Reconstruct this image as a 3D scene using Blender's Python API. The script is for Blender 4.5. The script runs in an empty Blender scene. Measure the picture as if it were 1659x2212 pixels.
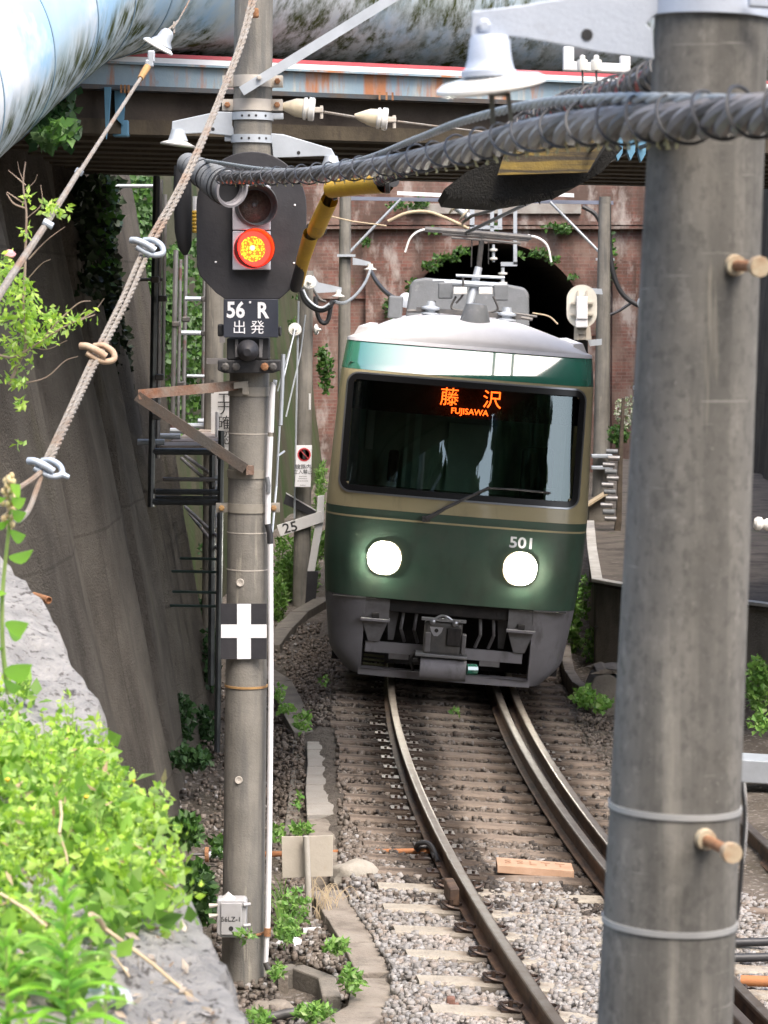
import bpy, bmesh, math, random
import numpy as np
from mathutils import Vector, Matrix
random.seed(7); RNG = np.random.default_rng(7)
SC = bpy.context.scene
COL = SC.collection
PI = math.pi

# ---------------------------------------------------------------- camera
F = 6000.0; CX, CY = 829.5, 1106.0; CAMH = 3.5
PITCH = math.atan(466 / F)
cam_d = bpy.data.cameras.new('camera'); cam = bpy.data.objects.new('camera', cam_d); COL.objects.link(cam)
cam.location = (0, 0, CAMH); cam.rotation_euler = (PI / 2 - PITCH, 0, 0)
cam_d.sensor_fit = 'HORIZONTAL'; cam_d.sensor_width = 36; cam_d.lens = 36 * F / 1659
cam_d.clip_start = 0.3; cam_d.clip_end = 3000
cam_d.dof.use_dof = True; cam_d.dof.focus_distance = 17.5; cam_d.dof.aperture_fstop = 16
SC.camera = cam
# ---------------------------------------------------------------- sky, sun, exposure
SUN_EL, SUN_ROT = math.radians(58), math.radians(150)
w = bpy.data.worlds.new('World'); SC.world = w; w.use_nodes = True
nt = w.node_tree; nt.nodes.clear()
sky = nt.nodes.new('ShaderNodeTexSky'); sky.sky_type = 'NISHITA'; sky.sun_disc = False
sky.sun_elevation = SUN_EL; sky.sun_rotation = SUN_ROT
sky.air_density = 1.0; sky.dust_density = 5.0; sky.ozone_density = 1.0
bg = nt.nodes.new('ShaderNodeBackground'); bg.inputs[1].default_value = 0.15
wo = nt.nodes.new('ShaderNodeOutputWorld')
nt.links.new(sky.outputs[0], bg.inputs[0]); nt.links.new(bg.outputs[0], wo.inputs[0])
sd = bpy.data.lights.new('sun', 'SUN'); sun = bpy.data.objects.new('sun', sd); COL.objects.link(sun)
sd.energy = 0.8; sd.angle = math.radians(22); sd.color = (1.0, 0.96, 0.9)
# sun direction: rotation measured clockwise from +Y
sv = Vector((math.sin(SUN_ROT) * math.cos(SUN_EL), math.cos(SUN_ROT) * math.cos(SUN_EL), math.sin(SUN_EL)))
sun.rotation_euler = sv.to_track_quat('Z', 'Y').to_euler()
vs = SC.view_settings; vs.view_transform = 'Standard'; vs.look = 'None'; vs.gamma = 1; vs.use_curve_mapping = False
vs.exposure = 1.65
SC.cycles.max_bounces = 6; SC.cycles.transparent_max_bounces = 12
SC.cycles.diffuse_bounces = 3; SC.cycles.glossy_bounces = 3

# ---------------------------------------------------------------- pixel helpers (photo measured at 1659 x 2212)
def ray(px, py):
    xc = (px - CX) / F; yc = (CY - py) / F
    return Vector((xc, math.cos(PITCH) + yc * math.sin(PITCH), -math.sin(PITCH) + yc * math.cos(PITCH)))
def at(px, py, Y):
    r = ray(px, py); return Vector((0, 0, CAMH)) + r * (Y / r.y)
def gp(px, py, z):
    r = ray(px, py); return Vector((0, 0, CAMH)) + r * ((z - CAMH) / r.z)
def S(Y): return F / Y            # pixels per metre at distance Y

# ---------------------------------------------------------------- tagging
def tag(o, label=None, cat=None, group=None, kind=None):
    if label: o['label'] = label
    if cat: o['category'] = cat
    if group: o['group'] = group
    if kind: o['kind'] = kind
    return o
def thing(name, label, cat, loc=(0, 0, 0), group=None, rot=None):
    o = bpy.data.objects.new(name, None); COL.objects.link(o)
    o.location = loc; o.empty_display_size = 0.1
    if rot: o.rotation_euler = rot
    return tag(o, label, cat, group)
def wroot(p):
    """world location of the top-level ancestor (roots built without rotation)"""
    while p.parent: p = p.parent
    return Vector(p.location)
def dup(o, parent=None, loc=None, rot=None, label=None):
    c = o.copy(); COL.objects.link(c)
    c.parent = parent
    if loc is not None: c.location = loc
    if rot is not None: c.rotation_euler = rot
    if label: c['label'] = label
    for ch in list(o.children): dup(ch, c)
    return c

# ---------------------------------------------------------------- mesh builder
class MB:
    def __init__(s): s.v = []; s.f = []
    def add(s, vs_, fs):
        b = len(s.v); s.v += [Vector(v) for v in vs_]; s.f += [tuple(i + b for i in f) for f in fs]; return s
    def box(s, c, size, M=None, bev=0.0):
        x, y, z = [q / 2 for q in size]; c = Vector(c)
        if bev <= 0:
            pts = [Vector((sx * x, sy * y, sz * z)) for sx in (-1, 1) for sy in (-1, 1) for sz in (-1, 1)]
            fs = [(0, 1, 3, 2), (4, 6, 7, 5), (0, 4, 5, 1), (2, 3, 7, 6), (0, 2, 6, 4), (1, 5, 7, 3)]
        else:
            bm = bmesh.new(); bmesh.ops.create_cube(bm, size=1)
            for v in bm.verts: v.co = Vector((v.co.x * size[0], v.co.y * size[1], v.co.z * size[2]))
            bmesh.ops.bevel(bm, geom=bm.edges[:], offset=bev, segments=2, affect='EDGES', profile=0.5)
            bm.verts.index_update()
            pts = [v.co.copy() for v in bm.verts]; fs = [tuple(v.index for v in f.verts) for f in bm.faces]; bm.free()
        if M is not None: pts = [M @ p for p in pts]
        return s.add([p + c for p in pts], fs)
    def tube(s, pts, r, n=10, caps=True):
        pts = [Vector(p) for p in pts]; m = len(pts)
        rs = r if isinstance(r, (list, tuple)) else [r] * m
        vs_, fs = [], []
        prev = None
        for i, p in enumerate(pts):
            t = (pts[min(i + 1, m - 1)] - pts[max(i - 1, 0)]).normalized()
            if prev is None:
                a = Vector((0, 0, 1)) if abs(t.z) < .9 else Vector((1, 0, 0))
                u = t.cross(a).normalized()
            else:
                u = (prev - t * prev.dot(t)).normalized()
            prev = u; w_ = t.cross(u)
            for k in range(n):
                an = 2 * PI * k / n; vs_.append(p + (u * math.cos(an) + w_ * math.sin(an)) * rs[i])
        for i in range(m - 1):
            for k in range(n):
                k2 = (k + 1) % n; fs.append((i * n + k, i * n + k2, (i + 1) * n + k2, (i + 1) * n + k))
        if caps: fs.append(tuple(reversed(range(n)))); fs.append(tuple((m - 1) * n + k for k in range(n)))
        return s.add(vs_, fs)
    def lathe(s, prof, origin, axis, n=24, caps=True):
        """prof: (radius, height) pairs along axis"""
        axis = Vector(axis).normalized(); a = Vector((0, 0, 1)) if abs(axis.z) < .9 else Vector((1, 0, 0))
        u = axis.cross(a).normalized(); w_ = axis.cross(u); o = Vector(origin)
        vs_, fs = [], []; m = len(prof)
        for r, h in prof:
            for k in range(n):
                an = 2 * PI * k / n; vs_.append(o + axis * h + (u * math.cos(an) + w_ * math.sin(an)) * max(r, 1e-4))
        for i in range(m - 1):
            for k in range(n):
                k2 = (k + 1) % n; fs.append((i * n + k, i * n + k2, (i + 1) * n + k2, (i + 1) * n + k))
        if caps: fs.append(tuple(reversed(range(n)))); fs.append(tuple((m - 1) * n + k for k in range(n)))
        return s.add(vs_, fs)
    def prism(s, pts, ext):
        """closed 3D outline extruded by vector ext"""
        pts = [Vector(p) for p in pts]; n = len(pts); e = Vector(ext)
        fs = [tuple(range(n)), tuple(reversed(range(n, 2 * n)))]
        for i in range(n): j = (i + 1) % n; fs.append((i, i + n, j + n, j))
        return s.add(pts + [p + e for p in pts], fs)
    def plate(s, px, Y, th):
        return s.prism([at(x, y, Y) for x, y in px], (0, th, 0))
    def grid(s, rows, closed=False):
        nr = len(rows); nc = len(rows[0]); vs_ = [p for r in rows for p in r]; fs = []
        for i in range(nr - 1):
            for j in range(nc - 1): fs.append((i * nc + j, i * nc + j + 1, (i + 1) * nc + j + 1, (i + 1) * nc + j))
        return s.add(vs_, fs)
    def build(s, name, mat, parent=None, smooth=False, bevel=0.0, fixn=True, off=None):
        if off is None: off = wroot(parent) if parent is not None else Vector((0, 0, 0))
        me = bpy.data.meshes.new(name)
        me.from_pydata([tuple(v - off) for v in s.v], [], s.f); me.validate()
        if fixn:
            bm = bmesh.new(); bm.from_mesh(me); bmesh.ops.recalc_face_normals(bm, faces=bm.faces); bm.to_mesh(me); bm.free()
        me.materials.append(mat)
        if smooth:
            me.polygons.foreach_set('use_smooth', [True] * len(me.polygons))
            try: me.set_sharp_from_angle(angle=math.radians(40))
            except Exception: pass
        o = bpy.data.objects.new(name, me); COL.objects.link(o)
        if parent is not None: o.parent = parent
        if bevel > 0:
            m = o.modifiers.new('b', 'BEVEL'); m.width = bevel; m.segments = 2; m.limit_method = 'ANGLE'
        return o
def npobj(name, V, Fc, mat, parent=None, off=None):
    """numpy verts (n,3), faces (m,k) all the same size"""
    V = np.asarray(V, dtype=np.float32); Fc = np.asarray(Fc, dtype=np.int32)
    if off is None: off = wroot(parent) if parent is not None else Vector((0, 0, 0))
    V = V - np.array(off, dtype=np.float32)
    me = bpy.data.meshes.new(name); k = Fc.shape[1]
    me.vertices.add(len(V)); me.vertices.foreach_set('co', V.ravel())
    me.loops.add(Fc.size); me.loops.foreach_set('vertex_index', Fc.ravel())
    me.polygons.add(len(Fc)); me.polygons.foreach_set('loop_start', np.arange(0, Fc.size, k, dtype=np.int32))
    me.polygons.foreach_set('loop_total', np.full(len(Fc), k, dtype=np.int32))
    me.update(calc_edges=True); me.validate(); me.materials.append(mat)
    o = bpy.data.objects.new(name, me); COL.objects.link(o)
    if parent is not None: o.parent = parent
    return o
def spline(pts, n=8):
    P = [Vector(p) for p in pts]; P = [P[0] * 2 - P[1]] + P + [P[-1] * 2 - P[-2]]; out = []
    for i in range(1, len(P) - 2):
        for k in range(n):
            t = k / n; a, b, c, d = P[i - 1], P[i], P[i + 1], P[i + 2]
            out.append(.5 * ((2 * b) + (c - a) * t + (2 * a - 5 * b + 4 * c - d) * t * t + (3 * b - a - 3 * c + d) * t ** 3))
    out.append(P[-2]); return out
def text(body, size, mat, name, parent, M, th=0.0, bold=0.0, xs=1.0):
    cu = bpy.data.curves.new('tmp', 'FONT'); cu.body = body; cu.size = size; cu.align_x = 'CENTER'; cu.align_y = 'CENTER'
    cu.extrude = th; cu.offset = bold; cu.resolution_u = 3
    o = bpy.data.objects.new('tmp', cu); COL.objects.link(o); bpy.context.view_layer.update()
    me = bpy.data.meshes.new_from_object(o.evaluated_get(bpy.context.evaluated_depsgraph_get()))
    bpy.data.objects.remove(o); bpy.data.curves.remove(cu)
    me.name = name; me.transform(Matrix.Diagonal((xs, 1, 1, 1)))
    me.transform(M)
    off = wroot(parent) if parent is not None else Vector((0, 0, 0))
    me.transform(Matrix.Translation(-off))
    me.materials.clear(); me.materials.append(mat)
    t = bpy.data.objects.new(name, me); COL.objects.link(t); t.parent = parent
    return t
def face_cam(p, roll=0.0, pitch=0.0):
    """matrix laying text upright facing -Y at point p; roll clockwise as seen"""
    return Matrix.Translation(p) @ Matrix.Rotation(roll, 4, 'Y') @ Matrix.Rotation(PI / 2 - pitch, 4, 'X')

# ---------------------------------------------------------------- materials
def C(h):
    return tuple(h) + (1,) if len(h) == 3 else tuple(h)
def MAT(name, base, var=None, vs=4.0, rough=.8, metal=0.0, bump=.15, bs=40.0, stains=(), coat=0.0, island=None, spec=.5, lo=.35, hi=.65, emit=None, es=0.0):
    m = bpy.data.materials.new(name); m.use_nodes = True; nt = m.node_tree; N = nt.nodes; L = nt.links
    bs_ = N['Principled BSDF']; tc = N.new('ShaderNodeTexCoord')
    def noise(scale, stretch=(1, 1, 1), detail=6, src='Object'):
        mp = N.new('ShaderNodeMapping'); mp.inputs['Scale'].default_value = stretch
        L.new(tc.outputs[src], mp.inputs[0]); n = N.new('ShaderNodeTexNoise')
        n.inputs['Scale'].default_value = scale; n.inputs['Detail'].default_value = detail; n.inputs['Roughness'].default_value = .62
        L.new(mp.outputs[0], n.inputs['Vector']); return n.outputs[0]
    def ramp(s, a, b):
        r = N.new('ShaderNodeMapRange'); r.inputs[1].default_value = a; r.inputs[2].default_value = b; r.clamp = True
        L.new(s, r.inputs[0]); return r.outputs[0]
    def mix(fac, a, b):
        x = N.new('ShaderNodeMix'); x.data_type = 'RGBA'
        if isinstance(fac, float): x.inputs[0].default_value = fac
        else: L.new(fac, x.inputs[0])
        for q, i in ((a, 6), (b, 7)):
            if isinstance(q, tuple): x.inputs[i].default_value = C(q)
            else: L.new(q, x.inputs[i])
        return x.outputs[2]
    col = C(base)
    if island:
        g = N.new('ShaderNodeNewGeometry'); cr = N.new('ShaderNodeValToRGB')
        e = cr.color_ramp.elements; e[0].color = C(island[0]); e[1].color = C(island[-1])
        for i, c in enumerate(island[1:-1]): ne = e.new((i + 1) / (len(island) - 1)); ne.color = C(c)
        L.new(g.outputs['Random Per Island'], cr.inputs[0]); col = cr.outputs[0]
    if var is not None: col = mix(ramp(noise(vs), lo, hi), col, tuple(var))
    for st in stains:   # (color, scale, stretch, lo, hi[, strength])
        f = ramp(noise(st[1], st[2]), st[3], st[4])
        if len(st) > 5:
            mu = N.new('ShaderNodeMath'); mu.operation = 'MULTIPLY'; L.new(f, mu.inputs[0]); mu.inputs[1].default_value = st[5]; f = mu.outputs[0]
        col = mix(f, col, tuple(st[0]))
    if isinstance(col, tuple): bs_.inputs['Base Color'].default_value = col
    else: L.new(col, bs_.inputs['Base Color'])
    bs_.inputs['Roughness'].default_value = rough; bs_.inputs['Metallic'].default_value = metal
    bs_.inputs['Specular IOR Level'].default_value = spec
    if coat: bs_.inputs['Coat Weight'].default_value = coat; bs_.inputs['Coat Roughness'].default_value = .05
    if bump > 0:
        b = N.new('ShaderNodeBump'); b.inputs['Strength'].default_value = min(1, bump); b.inputs['Distance'].default_value = .05 if bump >= .8 else .02
        L.new(noise(bs), b.inputs['Height']); L.new(b.outputs[0], bs_.inputs['Normal'])
    if emit: bs_.inputs['Emission Color'].default_value = C(emit); bs_.inputs['Emission Strength'].default_value = es
    m.diffuse_color = C(base) if not island else C(island[0])
    return m
def LEAF(name, cols, trans=.35):
    m = MAT(name, cols[0], island=cols, rough=.55, bump=0)
    nt = m.node_tree; N = nt.nodes; L = nt.links; p = N['Principled BSDF']; out = [n for n in N if n.type == 'OUTPUT_MATERIAL'][0]
    t = N.new('ShaderNodeBsdfTranslucent'); mx = N.new('ShaderNodeMixShader'); mx.inputs[0].default_value = trans
    src = p.inputs['Base Color'].links[0].from_socket; L.new(src, t.inputs[0])
    L.new(p.outputs[0], mx.inputs[1]); L.new(t.outputs[0], mx.inputs[2]); L.new(mx.outputs[0], out.inputs[0])
    return m

m_conc_pole = MAT('pole_concrete', (.17, .16, .14), (.26, .245, .215), vs=3, rough=.85, bump=.25, bs=90,
    stains=[((.12, .12, .115), 5, (3, 3, .25), .48, .68, .8), ((.42, .39, .32), 6, (4, 4, .3), .62, .72, .6), ((.13, .13, .12), 30, (1, 1, 1), .6, .75, .5)])
m_conc_near = MAT('near_pole_concrete', (.165, .158, .143), (.215, .203, .18), vs=7, rough=.9, bump=.12, bs=300,
    stains=[((.10, .096, .088), 55, (1, 1, .7), .50, .62, .55), ((.30, .285, .255), 38, (1, 1, .8), .56, .66, .45), ((.085, .082, .076), 3.4, (3, 3, .12), .46, .58, .6), ((.10, .096, .09), 2.2, (3, 3, .22), .42, .66, .6), ((.33, .31, .265), 3.3, (5, 5, .22), .58, .70, .5), ((.09, .085, .075), 6, (1, 1, 1), .56, .72, .6), ((.38, .36, .32), 120, (1, 1, 1), .66, .72, .5), ((.40, .37, .30), 5, (5, 5, .3), .66, .74, .4), ((.19, .18, .17), 90, (1, 1, 1), .58, .7, .35), ((.46, .44, .40), 14, (.3, .3, 6), .66, .7, .35)])
m_wall = MAT('retaining_concrete', (.105, .094, .08), (.155, .14, .118), vs=2.2, rough=.95, bump=.8, bs=55,
    stains=[((.04, .035, .031), 1.3, (1, 1, .35), .45, .68, .7), ((.17, .15, .125), 7, (1, 1, .10), .62, .72, .45), ((.085, .085, .035), 2.0, (1, 1, .3), .6, .75, .45), ((.13, .115, .10), 45, (1, 1, .8), .52, .62, .5), ((.42, .40, .37), 75, (1, 1, .5), .70, .73, .8), ((.03, .026, .023), 20, (1, 1, .5), .60, .70, .5)])
m_moss = MAT('mossy_concrete', (.07, .075, .045), (.11, .105, .075), vs=.8, rough=.95, bump=.6, bs=16,
    stains=[((.055, .10, .035), .9, (1, 1, .3), .46, .62, .75), ((.07, .06, .05), 2, (1, 1, .2), .56, .7, .7)])
m_bank = MAT('bank_concrete', (.40, .39, .375), (.58, .56, .53), vs=9, rough=.95, bump=1.0, bs=60,
    stains=[((.15, .14, .13), 34, (1, 1, 1), .57, .62, .85), ((.10, .09, .08), 11, (1, .5, 1), .62, .66, .8), ((.72, .70, .66), 5, (1, 1, 1), .58, .68, .6), ((.25, .19, .13), 3, (1, 1, 1), .6, .7, .6)])
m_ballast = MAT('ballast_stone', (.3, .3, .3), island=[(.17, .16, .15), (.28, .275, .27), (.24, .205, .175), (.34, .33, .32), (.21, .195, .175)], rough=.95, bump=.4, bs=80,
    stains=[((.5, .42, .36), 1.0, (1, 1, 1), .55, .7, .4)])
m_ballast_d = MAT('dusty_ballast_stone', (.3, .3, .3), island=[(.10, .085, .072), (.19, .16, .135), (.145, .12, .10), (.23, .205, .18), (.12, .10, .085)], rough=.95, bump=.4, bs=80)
m_ground = MAT('ground_soil', (.09, .078, .065), (.15, .13, .11), vs=2.5, rough=1, bump=1.0, bs=14, stains=[((.08, .07, .055), .8, (1, 1, 1), .5, .65, .8), ((.34, .32, .30), 25, (1, 1, 1), .55, .66, .6)])
m_soil_dark = MAT('dark_soil', (.12, .105, .09), (.17, .15, .13), vs=5, rough=1, bump=1.0, bs=20, stains=[((.2, .18, .15), 30, (1, 1, 1), .62, .7, .5)])
m_rail = MAT('rusty_rail_steel', (.085, .055, .038), (.15, .09, .055), vs=14, rough=.7, metal=.3, bump=.2, bs=80, stains=[((.04, .03, .027), 4, (1, 1, 1), .5, .65, .7)])
m_railtop = MAT('worn_rail_head', (.30, .26, .22), (.20, .155, .12), vs=8, rough=.42, metal=.8, bump=.05, bs=60)
m_guard = MAT('guard_rail_head', (.17, .15, .13), (.11, .085, .07), vs=6, rough=.5, metal=.7, bump=.1, bs=60)
m_timber = MAT('sleeper_timber', (.17, .137, .11), (.24, .195, .158), vs=2.5, rough=.9, bump=.7, bs=30, stains=[((.06, .045, .038), 4, (.3, 3, 1), .5, .66, .85)])
m_sleeper = MAT('sleeper_concrete', (.29, .262, .215), (.36, .325, .27), vs=6, rough=.9, bump=.6, bs=50, stains=[((.22, .17, .12), 5, (1, 1, 1), .50, .66, .8), ((.16, .13, .10), 18, (1, 1, 1), .56, .68, .7)])

m_clip = MAT('oiled_rail_clip', (.035, .028, .025), (.09, .06, .045), vs=30, rough=.45, metal=.5, bump=.2, bs=80)
m_brick = None
m_galv = MAT('galvanised_steel', (.50, .54, .58), (.42, .455, .49), vs=5, rough=.5, metal=.35, bump=.05, bs=60, stains=[((.30, .28, .26), 8, (1, 1, 1), .66, .76, .4)])
m_galv_near = MAT('near_bracket_steel', (.52, .57, .65), (.46, .51, .59), vs=7, rough=.5, metal=.2, bump=.1, bs=140, stains=[((.36, .38, .42), 12, (1, 1, 2), .64, .76, .4)])
m_porc = MAT('white_porcelain', (.80, .79, .75), (.72, .70, .64), vs=9, rough=.25, bump=.02, coat=.6)
m_porc_y = MAT('yellowed_porcelain', (.66, .58, .42), (.50, .43, .31), vs=12, rough=.35, bump=.05, coat=.4)
m_whitepaint = MAT('white_paint', (.74, .74, .74), (.66, .65, .63), vs=5, rough=.5, bump=.05, stains=[((.36, .30, .24), 6, (1, 1, .4), .66, .76, .6)])
m_blackpaint = MAT('black_paint', (.022, .022, .026), (.035, .034, .038), vs=6, rough=.55, bump=.1, stains=[((.12, .11, .10), 20, (1, 1, 1), .70, .76, .6)])
m_bluepanel = MAT('plate_blue_black', (.025, .03, .045), (.035, .04, .055), vs=6, rough=.5, bump=.05)
m_letter = MAT('white_lettering', (.8, .8, .82), rough=.5, bump=0)
m_blackletter = MAT('black_lettering', (.03, .03, .03), rough=.6, bump=0)
m_redletter = MAT('red_marking', (.55, .05, .06), rough=.5, bump=0)
m_rusty = MAT('rusty_angle_steel', (.24, .20, .165), (.20, .085, .045), vs=7, rough=.85, metal=.1, bump=.4, bs=60, stains=[((.30, .12, .05), 4, (1, 1, 1), .52, .62, .9), ((.05, .04, .035), 8, (1, 1, 1), .6, .7, .7)])
m_rust = MAT('bare_rust', (.23, .10, .05), (.36, .19, .09), vs=12, rough=.9, bump=.4, bs=60)
m_bolt_paint = MAT('painted_bolt', (.50, .45, .32), (.38, .25, .15), vs=25, rough=.8, bump=.2, bs=100)
m_wire = MAT('weathered_guy_wire', (.33, .31, .28), (.25, .215, .175), vs=30, rough=.7, metal=.3, bump=.5, bs=200, stains=[((.28, .16, .09), 3, (1, 1, 1), .52, .66, .7)])
m_rubber = MAT('black_cable_rubber', (.055, .053, .053), (.10, .095, .09), vs=12, rough=.5, bump=.1, bs=60)
m_rubber_g = MAT('grey_cable_sheath', (.15, .142, .145), (.20, .19, .185), vs=8, rough=.4, bump=.05)
m_mess = MAT('messenger_wire', (.30, .33, .34), (.38, .40, .40), vs=10, rough=.45, metal=.4, bump=.1)
m_bind = MAT('binding_wire', (.022, .022, .025), (.05, .05, .05), vs=10, rough=.5, bump=0)
m_yellow = MAT('yellow_sleeve', (.60, .36, .025), (.45, .27, .02), vs=6, rough=.5, bump=.1, stains=[((.12, .09, .03), 4, (1, 1, 1), .55, .68, .8)])
m_tape = MAT('black_tape', (.03, .03, .032), rough=.5, bump=.1)
m_scaf = MAT('scaffold_tube_steel', (.20, .19, .185), (.28, .28, .28), vs=4, rough=.5, metal=.6, bump=.1, stains=[((.20, .08, .06), 3, (1, 1, 1), .56, .62, .7)])
m_scaf_d = MAT('dark_scaffold_tube', (.06, .065, .07), (.11, .12, .12), vs=4, rough=.4, metal=.6, bump=.1)
m_board = MAT('walkway_board', (.40, .34, .29), (.30, .25, .22), vs=4, rough=.9, bump=.3, bs=20, stains=[((.18, .15, .13), 5, (1, 6, 1), .52, .64, .6)])
m_pvc = MAT('white_conduit', (.78, .78, .80), (.70, .69, .68), vs=4, rough=.4, bump=.02, stains=[((.3, .25, .2), 5, (1, 1, .5), .68, .74, .6)])
m_cyan = MAT('bridge_blue_paint', (.17, .25, .31), (.25, .31, .33), vs=1.5, rough=.6, bump=.15, bs=30,
    stains=[((.34, .12, .03), 2.2, (2.4, 2.4, .35), .50, .60, .9), ((.22, .10, .04), 5, (1.5, 1.5, .5), .60, .70, .8), ((.48, .40, .28), 3, (3, 3, .3), .56, .68, .5)])
m_bluebr = MAT('blue_bracket_paint', (.09, .22, .33), (.13, .29, .40), vs=5, rough=.6, bump=.1)
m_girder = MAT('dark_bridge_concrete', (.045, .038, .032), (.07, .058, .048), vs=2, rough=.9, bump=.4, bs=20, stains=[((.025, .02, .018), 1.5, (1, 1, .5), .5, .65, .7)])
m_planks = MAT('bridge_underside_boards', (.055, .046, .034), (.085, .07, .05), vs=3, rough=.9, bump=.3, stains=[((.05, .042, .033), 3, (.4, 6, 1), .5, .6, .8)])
m_redstrip = MAT('red_strip_paint', (.50, .07, .09), (.42, .09, .10), vs=6, rough=.6, bump=.05)
m_whitestrip = MAT('white_strip_paint', (.80, .80, .82), (.75, .74, .74), vs=6, rough=.6, bump=.05, stains=[((.35, .35, .36), 5, (1, 1, 1), .68, .73, .6)])
m_blackmesh = MAT('sooty_cover', (.005, .005, .004), (.012, .011, .008), vs=10, rough=.95, bump=.8, bs=60)
m_sootyellow = MAT('ochre_stained_boards', (.22, .15, .03), (.10, .07, .02), vs=3, rough=.8, bump=.3, stains=[((.03, .025, .02), 4, (.3, 1, 8), .48, .6, .9)])
# train
m_green = MAT('train_green_enamel', (.045, .25, .165), (.045, .235, .155), vs=3, rough=.16, bump=0, coat=.8, stains=[((.05, .13, .09), 9, (1, 1, .4), .55, .75, .3)])
m_dgreen = MAT('train_dark_green_enamel', (.065, .125, .085), (.09, .13, .095), vs=2.5, rough=.35, bump=.03, stains=[((.06, .07, .05), 6, (1, 1, .5), .5, .75, .5)])
m_cream = MAT('train_beige_enamel', (.55, .47, .27), (.51, .435, .25), vs=2, rough=.3, bump=.02, coat=.3, stains=[((.28, .24, .15), 5, (2, 2, .3), .58, .75, .4)])
m_roof = MAT('train_roof_grey', (.58, .575, .58), (.52, .515, .52), vs=3, rough=.55, bump=.05, stains=[((.42, .40, .40), 9, (1, 1, 1), .6, .75, .4)])
m_skirt = MAT('train_skirt_grey', (.27, .26, .275), (.22, .21, .22), vs=4, rough=.55, bump=.05, stains=[((.10, .09, .085), 6, (1, 1, .4), .56, .7, .6)])
m_under = MAT('underframe_black', (.018, .017, .016), (.035, .03, .028), vs=10, rough=.8, bump=.2)
m_undergrey = MAT('underframe_grey', (.19, .185, .185), (.13, .12, .12), vs=8, rough=.6, bump=.1)
m_steelw = MAT('bright_coupler_steel', (.45, .45, .47), rough=.4, metal=.4, bump=.1)
m_gasket = MAT('window_gasket', (.012, .012, .013), rough=.35, bump=0)
m_trim = MAT('window_trim_silver', (.35, .36, .38), rough=.3, metal=.7, bump=0)
m_cab = MAT('cab_interior', (.18, .25, .21), (.26, .32, .28), vs=3, rough=.7, bump=0)
m_cabpale = MAT('cab_pillar_paint', (.34, .46, .40), (.26, .36, .32), vs=3, rough=.6, bump=0)
m_cabwhite = MAT('cab_curtain', (.55, .6, .6), rough=.7, bump=0)
m_led = MAT('led_orange', (.2, .02, .0), rough=.6, bump=0, emit=(1.0, .08, .008), es=2.6)
m_lamp = MAT('headlight_lit', (1, 1, .95), rough=.3, bump=0, emit=(1, .96, .86), es=40)
m_glare_ring = MAT('headlight_glare_ring', (.9, .88, .8), rough=.3, metal=.6, bump=0, emit=(1, .72, .42), es=.35)  # emission paints the warm glare around each headlight lens
m_acgrey = MAT('roof_unit_grey', (.17, .18, .19), (.14, .15, .155), vs=8, rough=.6, bump=.15, stains=[((.33, .33, .33), 10, (1, 1, 1), .6, .7, .4)])
m_dkgrey = MAT('dark_grey_steel', (.08, .08, .08), (.13, .12, .11), vs=10, rough=.55, metal=.3, bump=.1)
m_green.node_tree.nodes['Principled BSDF'].inputs['Coat IOR'].default_value = 2.7; m_green.node_tree.nodes['Principled BSDF'].inputs['Coat Weight'].default_value = 1
m_rustyd = MAT('dark_angle_steel', (.075, .068, .06), (.10, .07, .05), vs=7, rough=.8, metal=.1, bump=.3, bs=60, stains=[((.26, .13, .06), 3, (1, 1, 1), .56, .66, .9)])
for m_ in (m_conc_pole, m_conc_near, m_wall, m_bank, m_moss, m_ballast, m_ballast_d, m_soil_dark, m_ground, m_timber, m_girder, m_planks, m_platform if 'm_platform' in globals() else m_ground): m_.node_tree.nodes['Principled BSDF'].inputs['Specular IOR Level'].default_value = .08
# red signal
m_redlit = MAT('red_lens_rim_lit', (.4, .01, .01), rough=.3, bump=0, emit=(1, .015, .01), es=3.0)
m_ambercore = MAT('red_lens_lit', (.5, .1, .02), rough=.3, bump=0, emit=(1, .30, .012), es=3.2)
m_lensoff = MAT('unlit_lens', (.07, .05, .042), (.12, .09, .075), vs=60, rough=.25, bump=.6, bs=120, coat=.5)
m_housing = MAT('signal_housing_grey', (.52, .52, .57), (.46, .46, .50), vs=6, rough=.5, bump=.05)
m_hood = MAT('lamp_hood_grey', (.20, .22, .23), (.15, .16, .17), vs=6, rough=.5, bump=.05)
m_boxlid = MAT('junction_box_paint', (.40, .40, .41), (.34, .335, .33), vs=6, rough=.5, bump=.08)
m_pit = MAT('drain_pit_concrete', (.12, .11, .095), (.20, .18, .15), vs=4, rough=.95, bump=.5)
m_trough = MAT('trough_lid_concrete', (.21, .18, .15), (.28, .25, .21), vs=3, rough=.95, bump=.5, bs=40, stains=[((.12, .10, .08), 4, (1, 1, 1), .5, .65, .7)])
m_trough_p = MAT('pale_trough_lid', (.34, .32, .29), (.28, .26, .23), vs=4, rough=.95, bump=.4, bs=40)
m_orange = MAT('orange_rusted_rod', (.42, .17, .06), (.30, .13, .06), vs=6, rough=.8, bump=.2)
m_signback = MAT('weathered_plate', (.40, .36, .30), (.47, .43, .36), vs=4, rough=.7, bump=.1, stains=[((.34, .25, .16), 5, (1, 1, .5), .55, .7, .5)])
m_copper = MAT('pale_sleeper_board', (.42, .28, .19), (.34, .21, .13), vs=8, rough=.7, bump=.2)
m_rockw = MAT('pale_rock', (.38, .35, .30), (.27, .25, .21), vs=6, rough=.95, bump=.6, bs=20)
m_platform = MAT('platform_asphalt', (.085, .072, .06), (.13, .11, .09), vs=3, rough=.95, bump=.6, stains=[((.04, .033, .026), 2.5, (1, 1, 1), .5, .62, .8), ((.25, .23, .2), 9, (1, 1, 1), .62, .70, .6), ((.06, .08, .03), 4, (1, 1, 1), .6, .68, .6)])
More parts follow.
